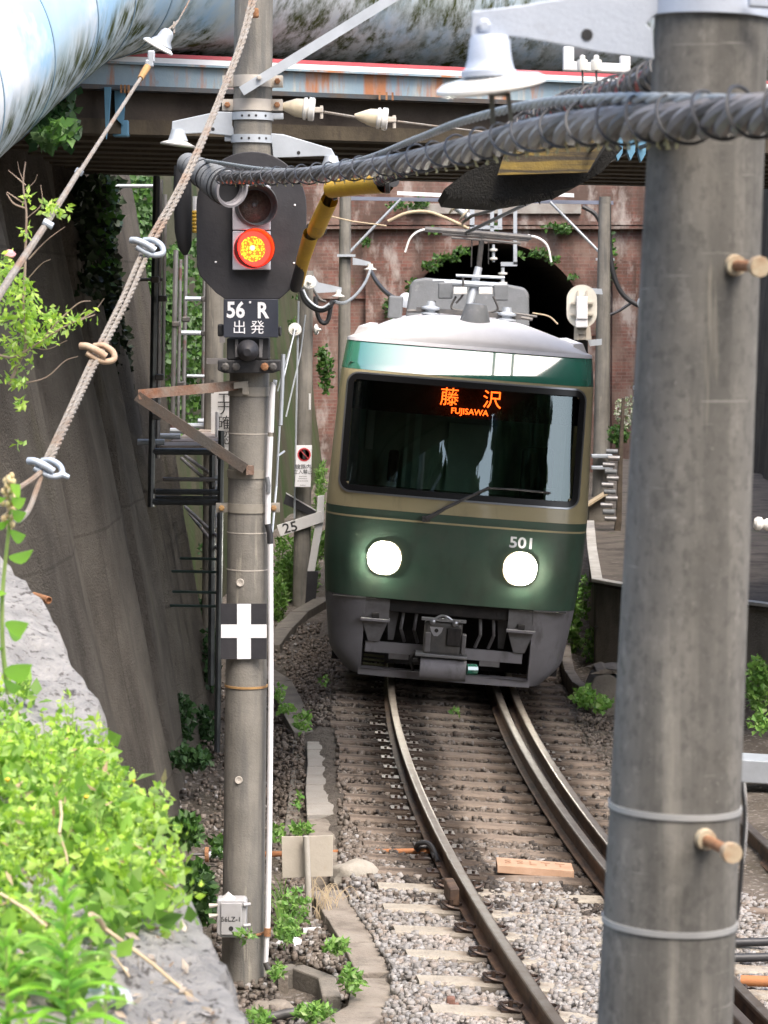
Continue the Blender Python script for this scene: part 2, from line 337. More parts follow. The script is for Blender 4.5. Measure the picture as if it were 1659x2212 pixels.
m_platedge = MAT('platform_edge_white', (.50, .49, .46), (.36, .34, .31), vs=8, rough=.8, bump=.2)
m_pconc = MAT('platform_wall_concrete', (.17, .155, .13), (.22, .20, .17), vs=3, rough=.95, bump=.4, stains=[((.07, .065, .05), 2, (1, 1, .3), .5, .65, .8)])
m_pipe = MAT('painted_pipe', (.33, .52, .70), (.66, .70, .74), vs=.6, rough=.9, spec=.05, bump=.03, bs=10, lo=.48, hi=.56,
    stains=[((.42, .50, .52), 1.1, (1, 1, .5), .5, .62, .6)])
g_ivy = LEAF('ivy_leaf', [(.02, .06, .012), (.05, .14, .02), (.10, .22, .035), (.035, .09, .02), (.14, .24, .10)])
g_weed = LEAF('bright_weed_leaf', [(.36, .58, .05), (.52, .76, .09), (.62, .82, .20), (.24, .46, .06), (.55, .72, .26)], .5)
g_spear = LEAF('spear_leaf', [(.22, .50, .04), (.36, .68, .07), (.30, .60, .12)], .45)
g_grass = LEAF('track_grass', [(.08, .20, .03), (.16, .34, .06), (.24, .42, .09), (.10, .24, .04), (.34, .46, .18)])
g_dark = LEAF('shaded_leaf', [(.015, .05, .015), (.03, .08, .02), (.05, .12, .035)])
m_twig = MAT('pale_twig', (.42, .33, .26), (.30, .22, .17), vs=20, rough=.9, bump=0)
m_stalk = MAT('green_stalk', (.22, .34, .08), (.30, .38, .12), vs=20, rough=.8, bump=0)
m_straw = MAT('dry_straw', (.55, .45, .30), (.42, .33, .22), vs=20, rough=.9, bump=0)
m_flower = MAT('yellow_flower', (.75, .50, .04), rough=.7, bump=0)
m_bud = MAT('cream_bud', (.62, .55, .30), (.55, .38, .22), vs=30, rough=.8, bump=0)
m_pinkf = MAT('pink_flower', (.65, .30, .32), rough=.7, bump=0)
m_rusttrunk = MAT('bark', (.07, .055, .04), (.12, .095, .07), vs=8, rough=.95, bump=.5)
# ---------------------------------------------------------------- special materials
def brick_mat():
    m = MAT('brick_wall_old', (.3, .13, .09), rough=.9, bump=0); nt = m.node_tree; N = nt.nodes; L = nt.links; p = N['Principled BSDF']
    tc = N.new('ShaderNodeTexCoord'); sp = N.new('ShaderNodeSeparateXYZ'); cb = N.new('ShaderNodeCombineXYZ')
    L.new(tc.outputs['Object'], sp.inputs[0]); L.new(sp.outputs[0], cb.inputs[0]); L.new(sp.outputs[2], cb.inputs[1])
    b = N.new('ShaderNodeTexBrick'); L.new(cb.outputs[0], b.inputs['Vector'])
    b.inputs['Color1'].default_value = (.215, .092, .070, 1); b.inputs['Color2'].default_value = (.125, .062, .050, 1); b.inputs['Mortar'].default_value = (.20, .14, .12, 1)
    b.inputs['Scale'].default_value = 1; b.inputs['Brick Width'].default_value = .23; b.inputs['Row Height'].default_value = .075; b.inputs['Mortar Size'].default_value = .008
    b.inputs['Bias'].default_value = -.1
    last = b.outputs[0]
    def lay(col, scale, st, lo, hi, k=1.0, src=None):
        nonlocal last
        mp = N.new('ShaderNodeMapping'); mp.inputs['Scale'].default_value = st; L.new(tc.outputs['Object'], mp.inputs[0])
        n = N.new('ShaderNodeTexNoise'); n.inputs['Scale'].default_value = scale; n.inputs['Detail'].default_value = 8; n.inputs['Roughness'].default_value = .65; L.new(mp.outputs[0], n.inputs['Vector'])
        r = N.new('ShaderNodeMapRange'); r.inputs[1].default_value = lo; r.inputs[2].default_value = hi; r.inputs[4].default_value = k; L.new(n.outputs[0], r.inputs[0])
        x = N.new('ShaderNodeMix'); x.data_type = 'RGBA'; L.new(r.outputs[0], x.inputs[0]); L.new(last, x.inputs[6]); x.inputs[7].default_value = C(col); last = x.outputs[2]
    lay((.23, .165, .135), 1.1, (1, 1, 1), .44, .60, .75); lay((.07, .045, .035), 1.3, (1, 1, .35), .44, .60, .8); lay((.08, .045, .035), 6, (1, 1, 1), .55, .68, .6)
    lay((.40, .36, .33), 2.0, (1, 1, .5), .53, .66, .8); lay((.11, .13, .05), 1.4, (1, 1, .8), .63, .7, .7)
    L.new(last, p.inputs['Base Color'])
    bp = N.new('ShaderNodeBump'); bp.inputs['Strength'].default_value = .6; bp.inputs['Distance'].default_value = .03
    L.new(last, bp.inputs['Height']); L.new(bp.outputs[0], p.inputs['Normal'])
    return m
m_brick = brick_mat()
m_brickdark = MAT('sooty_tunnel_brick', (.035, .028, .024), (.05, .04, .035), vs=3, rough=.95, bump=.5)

def pipe_mat():
    m = m_pipe; nt = m.node_tree; N = nt.nodes; L = nt.links; p = N['Principled BSDF']
    last = p.inputs['Base Color'].links[0].from_socket
    tc = N.new('ShaderNodeTexCoord')
    def nz(scale, st, lo, hi):
        mp = N.new('ShaderNodeMapping'); mp.inputs['Scale'].default_value = st; L.new(tc.outputs['Object'], mp.inputs[0])
        n = N.new('ShaderNodeTexNoise'); n.inputs['Scale'].default_value = scale; n.inputs['Detail'].default_value = 7; n.inputs['Roughness'].default_value = .65; L.new(mp.outputs[0], n.inputs['Vector'])
        r = N.new('ShaderNodeMapRange'); r.inputs[1].default_value = lo; r.inputs[2].default_value = hi; L.new(n.outputs[0], r.inputs[0]); return r.outputs[0]
    def mul(a, b):
        x = N.new('ShaderNodeMath'); x.operation = 'MULTIPLY'; L.new(a, x.inputs[0]); L.new(b, x.inputs[1]); return x.outputs[0]
    # algae grows on the damp underside only (a coat with a shape of its own)
    sp = N.new('ShaderNodeSeparateXYZ'); L.new(tc.outputs['Normal'], sp.inputs[0])
    u = N.new('ShaderNodeMapRange'); u.inputs[1].default_value = -.05; u.inputs[2].default_value = -.30; L.new(sp.outputs[2], u.inputs[0])
    a = mul(nz(9, (1.3, 1.3, .22), .42, .60), mul(nz(1.1, (1, 1, .6), .42, .54), u.outputs[0]))
    x = N.new('ShaderNodeMix'); x.data_type = 'RGBA'; L.new(a, x.inputs[0]); L.new(last, x.inputs[6]); x.inputs[7].default_value = (.07, .085, .032, 1)
    g = mul(nz(3, (1, 1, .3), .35, .6), u.outputs[0])
    x2 = N.new('ShaderNodeMix'); x2.data_type = 'RGBA'; k = N.new('ShaderNodeMath'); k.operation = 'MULTIPLY'; k.inputs[1].default_value = .85; L.new(g, k.inputs[0])
    L.new(k.outputs[0], x2.inputs[0]); L.new(last, x2.inputs[6]); x2.inputs[7].default_value = (.50, .58, .58, 1); L.new(x2.outputs[2], x.inputs[6])
    L.new(x.outputs[2], p.inputs['Base Color'])
pipe_mat()
def joints(m, w_, h_, k):
    nt = m.node_tree; N = nt.nodes; L = nt.links; p = N['Principled BSDF']; last = p.inputs['Base Color'].links[0].from_socket
    tc = N.new('ShaderNodeTexCoord'); sp = N.new('ShaderNodeSeparateXYZ'); cb = N.new('ShaderNodeCombineXYZ'); L.new(tc.outputs['Object'], sp.inputs[0]); L.new(sp.outputs[1], cb.inputs[0]); L.new(sp.outputs[2], cb.inputs[1])
    b = N.new('ShaderNodeTexBrick'); L.new(cb.outputs[0], b.inputs['Vector']); b.inputs['Scale'].default_value = 1; b.inputs['Brick Width'].default_value = w_; b.inputs['Row Height'].default_value = h_; b.inputs['Mortar Size'].default_value = .012; b.inputs['Mortar Smooth'].default_value = .4
    b.inputs['Color1'].default_value = (1, 1, 1, 1); b.inputs['Color2'].default_value = (.82, .82, .82, 1); b.inputs['Mortar'].default_value = (k, k, k, 1)
    x = N.new('ShaderNodeMix'); x.data_type = 'RGBA'; x.blend_type = 'MULTIPLY'; x.inputs[0].default_value = 1; L.new(last, x.inputs[6]); L.new(b.outputs[0], x.inputs[7]); L.new(x.outputs[2], p.inputs['Base Color'])
joints(m_wall, 4.2, 1.9, .72)

def ledlens_mat(name, base, em, es, ring):
    """lens with fine concentric facets"""
    return base

# ---------------------------------------------------------------- track geometry (left rail parabola measured from the photo)
PC = (0.0049351673, -0.2549641525, 3.3534154282 + .0)
def XL(Y):
    Y0 = 28.5
    if Y <= Y0: return PC[0] * Y * Y + PC[1] * Y + PC[2]
    return PC[0] * Y0 * Y0 + PC[1] * Y0 + PC[2] + (2 * PC[0] * Y0 + PC[1]) * (Y - Y0)
def SL(Y): return 2 * PC[0] * min(Y, 28.5) + PC[1]
G = 1.127; CANT = .084; CA = math.atan(CANT / G)
def trk(Y, u, h=0.0):
    """point at lateral offset u to the right of the left rail, height h above the canted rail plane"""
    m = SL(Y); nl = math.hypot(m, 1); nx, ny = 1 / nl, -m / nl
    c, s = math.cos(CA), math.sin(CA)
    lat = u * c + h * s; z = -u * s + h * c
    return Vector((XL(Y) + nx * lat, Y + ny * lat, z))

# ================================================================ ground
mb = MB(); rows = []
xs = [-900, -60, -8, -3.2] + [(-2.2 + .12 * i) for i in range(48)] + [4.2, 8, 60, 900]
ys = [-900, -40, 0, 6, 10] + [(12 + .15 * i) for i in range(110)] + [30, 34, 40, 50, 60, 100, 900]
for y in ys:
    r = []
    for x in xs:
        z = -.30
        if -2.2 < x < 3.6 and 10 < y < 29:
            z += .03 * math.sin(x * 5 + y * 2.1) * math.sin(y * 3.3 + x) 
        r.append(Vector((x, y, z)))
    rows.append(r)
mb.grid(rows); tag(mb.build('ground', m_ground, smooth=True), kind='structure')
# ballast bed: a raised canted sheet under the sleepers
mb = MB(); rows = []
for i in range(150):
    Y = 10.5 + i * .13 if i < 120 else 26.1 + (i - 120) * 1.2
    r = []
    for k in range(26):
        u = -.85 + k * .13
        h = -.185 + .012 * math.sin(u * 23 + Y * 17) * math.sin(Y * 29 + u * 5)
        p = trk(Y, u, h)
        if u < -.6: p.z -= (-.6 - u) * .5
        if u > 2.1: p.z -= (u - 2.1) * .25
        r.append(p)
    rows.append(r)
mb.grid(rows); tag(mb.build('ballast_bed', m_soil_dark, smooth=True), kind='structure')

TIEY = []
for y_ in (1919, 1965, 2013, 2065, 2121, 2185): TIEY.append(gp(860, y_, -.14).y)
_d = (max(TIEY) - min(TIEY)) / 5; TIEY = [min(TIEY) - _d, min(TIEY) - 2 * _d] + TIEY
random.seed(11); TW = []; _y = max(TIEY) + .50
while _y < 27.5: TW.append(_y); _y += .43 + random.uniform(-.02, .02)
# loose stones
def stones(name, pts, sizes, mat, label):
    n = len(pts); base = np.array([[x, y, z] for x in (-1, 1) for y in (-1, 1) for z in (-1, 1)], dtype=float) * .5
    V = base[None] * (1 + RNG.uniform(-.38, .38, (n, 8, 3)))
    V *= sizes[:, None, None] * RNG.uniform(.65, 1.2, (n, 1, 3))
    a = RNG.uniform(0, 2 * PI, n); b = RNG.uniform(-.7, .7, n); ca, sa, cb, sb = np.cos(a), np.sin(a), np.cos(b), np.sin(b)
    x = V[..., 0] * ca[:, None] - V[..., 1] * sa[:, None]; y = V[..., 0] * sa[:, None] + V[..., 1] * ca[:, None]; z = V[..., 2]
    y2 = y * cb[:, None] - z * sb[:, None]; z2 = y * sb[:, None] + z * cb[:, None]
    V = np.stack([x, y2, z2], -1) + pts[:, None, :]
    fs = np.array([(0, 1, 3, 2), (4, 6, 7, 5), (0, 4, 5, 1), (2, 3, 7, 6), (0, 2, 6, 4), (1, 5, 7, 3)])
    Fc = (fs[None] + (np.arange(n) * 8)[:, None, None]).reshape(-1, 4)
    o = npobj(name, V.reshape(-1, 3), Fc, mat)
    return tag(o, label, 'gravel', kind='stuff')
def near_tie(Y, u):
    return False
P1, P2_ = [], []
def bed_z(Y, u): return -.172
NOSTONE = [[(655, 1570), (725, 1570), (732, 1770), (735, 1905), (762, 1960), (800, 2010), (845, 2100), (850, 2150), (800, 2225), (650, 2250), (640, 2215), (735, 2175), (778, 2110), (745, 2050), (700, 1970), (668, 1905), (660, 1760)],
           [(596, 2080), (650, 2075), (722, 2105), (724, 2165), (600, 2165)], [(560, 1420), (610, 1440), (665, 1565), (640, 1600), (555, 1460)]]
def inpoly(poly, px, py):
    ins = False; j = len(poly) - 1
    for i in range(len(poly)):
        xi, yi = poly[i]; xj, yj = poly[j]
        if (yi > py) != (yj > py) and px < (xj - xi) * (py - yi) / (yj - yi) + xi: ins = not ins
        j = i
    return ins
def proj(p):
    v = p - Vector((0, 0, CAMH)); f = v.y * math.cos(PITCH) - v.z * math.sin(PITCH); u = v.y * math.sin(PITCH) + v.z * math.cos(PITCH)
    return CX + F * v.x / f, CY - F * u / f
def bare(p):
    if p.x > .1: return False
    x, y = proj(p); return any(inpoly(q, x, y) for q in NOSTONE)
P3 = []
N1 = 62000
for i in range(N1):
    Y = RNG.uniform(12.6, 18.6) if i % 3 else RNG.uniform(18.0, 30.0); u = RNG.uniform(-1.0, 2.6)
    h = -.168 + RNG.uniform(-.022, .012)
    if -.20 < u < .2 or (.75 < u < 1.33): h -= .015
    if Y < 17.2 and u < .0 and min(abs(Y - q) for q in TIEY) < .062: h -= .016
    p = trk(Y, u, h)
    if u < -.6: p.z -= (-.6 - u) * .45
    if u > 2.1: p.z -= (u - 2.1) * .25
    if bare(p): continue
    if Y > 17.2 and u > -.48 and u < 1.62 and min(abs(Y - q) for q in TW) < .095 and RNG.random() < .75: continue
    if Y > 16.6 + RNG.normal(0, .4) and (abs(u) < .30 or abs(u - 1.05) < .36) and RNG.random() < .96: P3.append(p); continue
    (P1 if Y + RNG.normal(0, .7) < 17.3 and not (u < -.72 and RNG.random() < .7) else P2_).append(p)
for i in range(22000):   # shoulder and path left of the track
    Y = RNG.uniform(13.2, 32); x = RNG.uniform(-1.25, .0) if Y < 19 else RNG.uniform(-1.6, .1)
    if x > XL(Y) - .9: continue
    p = Vector((x, Y, -.275 + RNG.uniform(-.015, .015)))
    if (RNG.random() < (.55 if Y < 16 else .82) and x < -.45) or bare(p): continue
    (P1 if (Y < 15.2 + RNG.normal(0, .4) and x > -.5) or RNG.random() < .08 else P2_).append(p)
P1 = np.array([tuple(p) for p in P1]); P2_ = np.array([tuple(p) for p in P2_])
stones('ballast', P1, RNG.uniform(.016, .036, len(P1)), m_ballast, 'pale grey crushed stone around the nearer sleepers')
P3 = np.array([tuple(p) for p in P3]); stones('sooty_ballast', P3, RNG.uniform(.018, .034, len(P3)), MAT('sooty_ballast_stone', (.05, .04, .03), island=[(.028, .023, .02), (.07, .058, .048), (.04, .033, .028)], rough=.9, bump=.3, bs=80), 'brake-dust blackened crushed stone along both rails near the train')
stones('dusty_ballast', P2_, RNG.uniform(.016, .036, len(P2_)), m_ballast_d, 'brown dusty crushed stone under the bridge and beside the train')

# ================================================================ rails
def rail(name, label, uoff, Y0, Y1, top, extra=None, hw=.032, group='rails of the curving track'):
    t = thing(name, label, 'rail', tuple(trk(Y0, uoff, -.13)), group)
    ys_ = np.arange(Y0, Y1 + .01, .35)
    def sweep(prof, nm, mat):
        m = MB(); rows = [[trk(float(Y), uoff + (extra(Y) if extra else 0) + a, b) for a, b in prof] for Y in ys_]
        m.grid(rows); m.v = m.v; 
        o = m.build(nm, mat, t, fixn=True); return o
    sweep([(.032, -.012), (.030, -.034), (.010, -.045), (.009, -.115), (.055, -.128), (.055, -.138), (-.055, -.138), (-.055, -.128), (-.009, -.115), (-.010, -.045), (-.030, -.034), (-.032, -.012)], 'rail_web', m_rail)
    sweep([(-.032, -.012), (-.029, -.003), (-.020, 0), (.020, 0), (.029, -.003), (.032, -.012)], 'rail_head', top)
    return t
rail('rail', 'left running rail of the track with a bright glint on its head', 0, 9.5, 34, m_railtop)
rail('rail', 'outer one of the close pair of right hand rails curving to the front', G, 9.5, 34, m_railtop)
rail('guard_rail', 'inner check rail lying just inside the right running rail', G - .155, 12.0, 33, m_guard)
# rail of the neighbouring track glimpsed right of the near pole
rail('rail', 'dark rail of the neighbouring track right of the big near pole', 2.25, 12, 24, m_guard, group='rails of the neighbouring track')

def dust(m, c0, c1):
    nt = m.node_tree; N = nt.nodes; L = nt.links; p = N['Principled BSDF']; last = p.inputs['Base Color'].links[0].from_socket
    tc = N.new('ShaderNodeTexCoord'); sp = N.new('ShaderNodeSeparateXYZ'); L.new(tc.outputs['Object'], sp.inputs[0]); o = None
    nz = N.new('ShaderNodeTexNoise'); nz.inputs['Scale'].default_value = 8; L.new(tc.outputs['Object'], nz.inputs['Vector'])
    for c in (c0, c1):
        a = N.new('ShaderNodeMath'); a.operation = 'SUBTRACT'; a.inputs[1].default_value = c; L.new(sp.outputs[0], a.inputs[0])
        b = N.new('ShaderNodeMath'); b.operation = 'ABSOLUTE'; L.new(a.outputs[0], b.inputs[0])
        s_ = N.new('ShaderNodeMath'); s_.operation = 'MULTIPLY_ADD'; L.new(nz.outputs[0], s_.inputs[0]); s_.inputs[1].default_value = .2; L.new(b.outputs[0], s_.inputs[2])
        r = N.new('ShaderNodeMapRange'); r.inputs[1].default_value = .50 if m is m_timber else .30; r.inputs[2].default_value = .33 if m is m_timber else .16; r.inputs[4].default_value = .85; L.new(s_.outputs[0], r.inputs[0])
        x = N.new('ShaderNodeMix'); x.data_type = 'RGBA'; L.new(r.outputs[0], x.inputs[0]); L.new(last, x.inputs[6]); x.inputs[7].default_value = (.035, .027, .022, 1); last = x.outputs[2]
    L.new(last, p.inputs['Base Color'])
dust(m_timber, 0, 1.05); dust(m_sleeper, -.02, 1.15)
# ================================================================ sleepers
def sleeper(name, label, cat, mat, width, L0, L1, clips, group):
    t = thing(name, label, cat, (0, 0, 0), group)
    m = MB(); n = 14; c = math.cos(0)
    top, bot = [], []
    # long box with slightly chamfered top and small length-wise sag
    pr = [(-width / 2, -.30), (-width / 2, -.155), (-width / 2 + .015, -.140), (width / 2 - .015, -.140), (width / 2, -.155), (width / 2, -.30)]
    rows = []
    for i in range(n + 1):
        u = L0 + (L1 - L0) * i / n
        dz = (-.018 * math.cos((u - G / 2) / G * PI) if (0 < u < G and cat == 'concrete sleeper') else 0) + random.uniform(-.003, .003)
        rows.append([Vector((u, a + random.uniform(-.004, .004), b + dz)) for a, b in pr])
    m.grid(rows); k = len(m.v) - 6
    m.f.append(tuple(reversed(range(6)))); m.f.append(tuple(range(k, k + 6)))
    m.build('sleeper_body', mat, t)
    if clips:
        cl = None
        for u in (0, G):
            for sg in (-1, 1):
                m = MB()
                if clips == 'spring':
                    pts = [(u + sg * .05, -.055, -.128), (u + sg * .115, -.06, -.115), (u + sg * .15, -.02, -.10), (u + sg * .13, .03, -.108), (u + sg * .06, .035, -.105), (u + sg * .035, 0, -.110)]
                    m.tube(spline(pts, 4), .0095, 6); m.box((u + sg * .10, 0, -.132), (.10, .12, .012)); m.tube([(u + sg * .095, 0, -.14), (u + sg * .095, 0, -.085)], .013, 6)
                else:
                    m.box((u + sg * .10, 0, -.134), (.13, .13, .012)); m.tube([(u + sg * .085, .035, -.14), (u + sg * .085, .035, -.105)], .014, 6); m.tube([(u + sg * .13, -.035, -.14), (u + sg * .13, -.035, -.11)], .012, 6)
                m.build('rail_clip', m_clip, t)
    return t
def place(t, Y, du=0.0, dh=0.0, first=False, label=None):
    m = SL(Y); p = trk(Y, du, dh)
    R = Matrix.Rotation(math.atan(-m), 4, 'Z') @ Matrix.Rotation(CA, 4, 'Y')
    o = t if first else dup(t)
    o.location = p; o.rotation_euler = R.to_euler()
    if label: o['label'] = label
    return o
ts = sleeper('concrete_sleeper', 'cream concrete sleeper with black spring clips in pale gravel', 'concrete sleeper', m_sleeper, .17, -.50, 1.62, 'spring', 'cream concrete sleepers in the pale gravel')
tw = sleeper('timber_sleeper', 'brown timber sleeper half sunk in dusty ballast near the train', 'timber sleeper', m_timber, .175, -.50, 1.64, 'plate', 'brown timber sleepers running to the train')
# concrete sleeper depths follow the rows measured in the photo
Yc = []
for y in (1919, 1965, 2013, 2065, 2121, 2185): Yc.append(gp(860, y, -.14).y)
Yc = sorted(Yc); dY = (Yc[-1] - Yc[0]) / 5
Yc = [Yc[0] - dY * k for k in (5, 4, 3, 2, 1)] + Yc
ORD = ['lowest', 'second', 'third', 'fourth', 'fifth', 'sixth', 'seventh', 'eighth', 'ninth', 'tenth', 'eleventh', 'twelfth', 'thirteenth', 'fourteenth', 'fifteenth', 'sixteenth', 'seventeenth', 'eighteenth', 'nineteenth', 'twentieth', 'twenty-first', 'twenty-second', 'twenty-third', 'twenty-fourth', 'twenty-fifth', 'twenty-sixth', 'twenty-seventh', 'twenty-eighth', 'twenty-ninth', 'thirtieth']
Yc = [y for y in Yc if y > 13.5]
for i, Y in enumerate(Yc): place(ts, Y, random.uniform(-.02, .02), first=(i == 0), label='cream concrete sleeper with spring clips, %s up from the bottom of the photo' % ORD[i])
for i, Y in enumerate(TW):
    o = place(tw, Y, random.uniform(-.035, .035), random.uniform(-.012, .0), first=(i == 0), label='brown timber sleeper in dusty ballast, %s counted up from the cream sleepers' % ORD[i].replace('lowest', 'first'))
# long turnout sleepers reaching right
tl = thing('long_sleeper', 'long timber sleeper end reaching right toward the neighbouring track', 'timber sleeper', group='long timber sleeper ends right of the track')
m = MB(); m.box((2.15, 0, -.21), (.95, .17, .14), bev=.01); m.build('sleeper_body', m_timber, tl)
for i, Y in enumerate([16.8, 17.7, 18.6, 19.4, 20.2, 21.2]): place(tl, Y, random.uniform(-.05, .05), -.01, first=(i == 0), label='long timber sleeper end right of the check rail, %s up' % ORD[i])

# ================================================================ left retaining wall (battered, folded, cracked)
def wall_surface(name, mat, label, p0, p1, b0, b1, ztop, amp, cat='wall', nY=70, nz=34, cracks=(), zb=-.5, seed=0.0, th=.6):
    """battered wall: base line p0->p1 (x,y); b = horizontal set-back per metre of height (to -X)"""
    m = MB(); rows = []
    for i in range(nY + 1):
        t = i / nY; x0 = p0[0] + (p1[0] - p0[0]) * t; y0 = p0[1] + (p1[1] - p0[1]) * t; b = b0 + (b1 - b0) * t
        r = []
        for k in range(nz + 1):
            z = zb + (ztop - zb) * k / nz
            ph = y0 * 2.3 + z * .22 + seed
            d = amp * (.55 * math.sin(ph) + .3 * math.sin(ph * 2.7 + 1) + .2 * math.sin(z * 1.9 + y0 * .8) + .12 * math.sin(z * 5 + y0 * 6))
            for cy, cw, cd in cracks: d -= cd * math.exp(-((y0 - cy - .12 * math.sin(z * 1.3)) / cw) ** 2)
            r.append(Vector((x0 - b * (z + .2) + d, y0, z)))
        rows.append(r)
    n0 = len(m.v); m.grid(rows)
    nz1 = nz + 1
    back = [[Vector((r[k].x - th, r[k].y, r[k].z)) for k in (0, nz)] for r in rows]
    # close with end caps, top
    m.grid([[r[-1] for r in rows], [Vector((r[-1].x - th, r[-1].y, r[-1].z)) for r in rows]])
    for e in (0, -1):
        m.grid([rows[e], [Vector((p.x - th, p.y, p.z)) for p in rows[e]]])
    m.grid([[Vector((r[0].x - th, r[0].y, r[0].z)) for r in rows], [Vector((r[-1].x - th, r[-1].y, r[-1].z)) for r in rows]])
    o = m.build(name, mat, smooth=True)
    tag(o, label, cat); return o
wall_surface('retaining_wall', m_wall, 'tall dark leaning concrete retaining wall left of the signal pole', (-1.45, 10.0), (-1.60, 26.0), .25, .155, 6.3, .05, cracks=((20.9, .10, .35), (18.2, .3, .10), (22.4, .25, .14), (15.5, .5, .1)), nY=180)
wall_surface('retaining_wall', m_moss, 'mossy green concrete wall behind the scaffolding, running to the brick portal', (-2.35, 26.2), (-1.30, 59.5), .05, .14, 8.0, .06, nY=90, seed=2.0)
# right hand wall
wall_surface('retaining_wall', m_wall, 'dark stained wall seen in the strip right of the near pole', (5.0, 24), (6.8, 59.5), -.06, -.06, 8, .05, nY=60, th=-.6, seed=4)

# ================================================================ brick tunnel portal
DP = 60.0; sP = S(DP)
def arch():
    t = thing('tunnel_portal', 'old red brick tunnel portal with a dark round arch behind the train', 'tunnel portal', (at(1065, 700, DP).x, DP, -.3))
    cx = at(1070, 725, DP); R = 2.0; cz = cx.z; X0, X1 = -6.0, 11.0; Z0, Z1 = -.5, 9.0
    inner, outer = [], []
    n = 40
    ip = [(cx.x - R, Z0)] + [(cx.x - R * math.cos(PI * k / n), cz + R * math.sin(PI * k / n)) for k in range(n + 1)] + [(cx.x + R, Z0)]
    m = MB()
    # wall face: split into left block, right block, above strip
    def quad(a, b, c, d, y=DP): m.add([(a[0], y, a[1]), (b[0], y, b[1]), (c[0], y, c[1]), (d[0], y, d[1])], [(0, 1, 2, 3)])
    quad((X0, Z0), (cx.x - R, Z0), (cx.x - R, Z1), (X0, Z1)); quad((cx.x + R, Z0), (X1, Z0), (X1, Z1), (cx.x + R, Z1))
    for k in range(n):
        a = ip[k + 1]; b = ip[k + 2]; quad(a, b, (b[0], Z1), (a[0], Z1))
    m.add([(X0, DP, Z1), (X1, DP, Z1), (X1, DP + 1.2, Z1), (X0, DP + 1.2, Z1)], [(0, 1, 2, 3)])
    m.build('portal_wall', m_brick, t)
    m = MB()                      # arch ring, proud of the wall
    for k in range(n):
        a0, a1 = PI * k / n, PI * (k + 1) / n
        q = [(R - .01, a0), (R + .36, a0), (R + .36, a1), (R - .01, a1)]
        m.prism([(cx.x - r * math.cos(a), DP - .05, cz + r * math.sin(a)) for r, a in q], (0, .047, 0))
    m.build('arch_ring', m_brick, t)
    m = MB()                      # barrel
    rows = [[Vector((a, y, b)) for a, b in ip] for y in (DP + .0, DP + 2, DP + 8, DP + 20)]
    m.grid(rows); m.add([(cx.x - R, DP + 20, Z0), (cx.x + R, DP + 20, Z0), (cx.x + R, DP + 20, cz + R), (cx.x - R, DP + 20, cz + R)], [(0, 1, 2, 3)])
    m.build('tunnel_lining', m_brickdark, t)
    for (ya, yb, pr) in ((478, 486, .10), (489, 495, .16), (640, 645, .06)):
        m = MB(); za, zb = at(900, ya, DP).z, at(900, yb, DP).z
        if ya < 600: m.box(((X0 + X1) / 2, DP - pr / 2 - .003, (za + zb) / 2), (X1 - X0, pr, za - zb))
        else: m.box(((X0 + cx.x - R - .5) / 2, DP - pr / 2 - .003, (za + zb) / 2), (cx.x - R - .5 - X0, pr, za - zb))
        m.build('string_course', m_brick, t)
    for xa, xb in ((790, 840), (1322, 1372)):      # pilasters
        m = MB(); a, b = at(xa, 600, DP).x, at(xb, 600, DP).x; m.box(((a + b) / 2, DP - .10, 1.9), (b - a, .19, 4.7)); m.build('pilaster', m_brick, t)
    m = MB(); a, b = at(880, 440, DP), at(1255, 462, DP); m.box(((a.x + b.x) / 2, DP - .04, (a.z + b.z) / 2), (b.x - a.x, .07, a.z - b.z), bev=.01)
    m.build('name_panel', MAT('plaster_panel', (.34, .33, .30), (.24, .21, .19), vs=3, rough=.9), t)
    return t
arch()
# hillsides behind the walls (only the lie of the land)
def slope(name, rows):
    m = MB(); m.grid(rows); tag(m.build(name, MAT(name + '_earth', (.05, .08, .03), (.09, .10, .05), vs=1.5, rough=1, bump=1, bs=5), smooth=True), kind='structure')
def hl(x, y, z): return Vector((x, y, z + .4 * math.sin(x * .7 + y * .33)))
slope('left_hillside', [[hl(-3.3 - d, y, 6.0 + d * .55 - (0 if y > 12 else (12 - y) * .25)) for d in (0, 2, 5, 10, 20, 40)] for y in range(10, 64, 4)])
slope('right_hillside', [[hl(7.4 + d + max(0, y - 24) * .05, y, 7.6 + d * .5) for d in (0, 2, 5, 10, 20, 40)] for y in range(22, 64, 4)])
slope('tunnel_hillside', [[hl(x, 61.2 + d, 8.8 + d * .45) for d in (0, 3, 8, 20, 50)] for x in range(-46, 50, 6)])

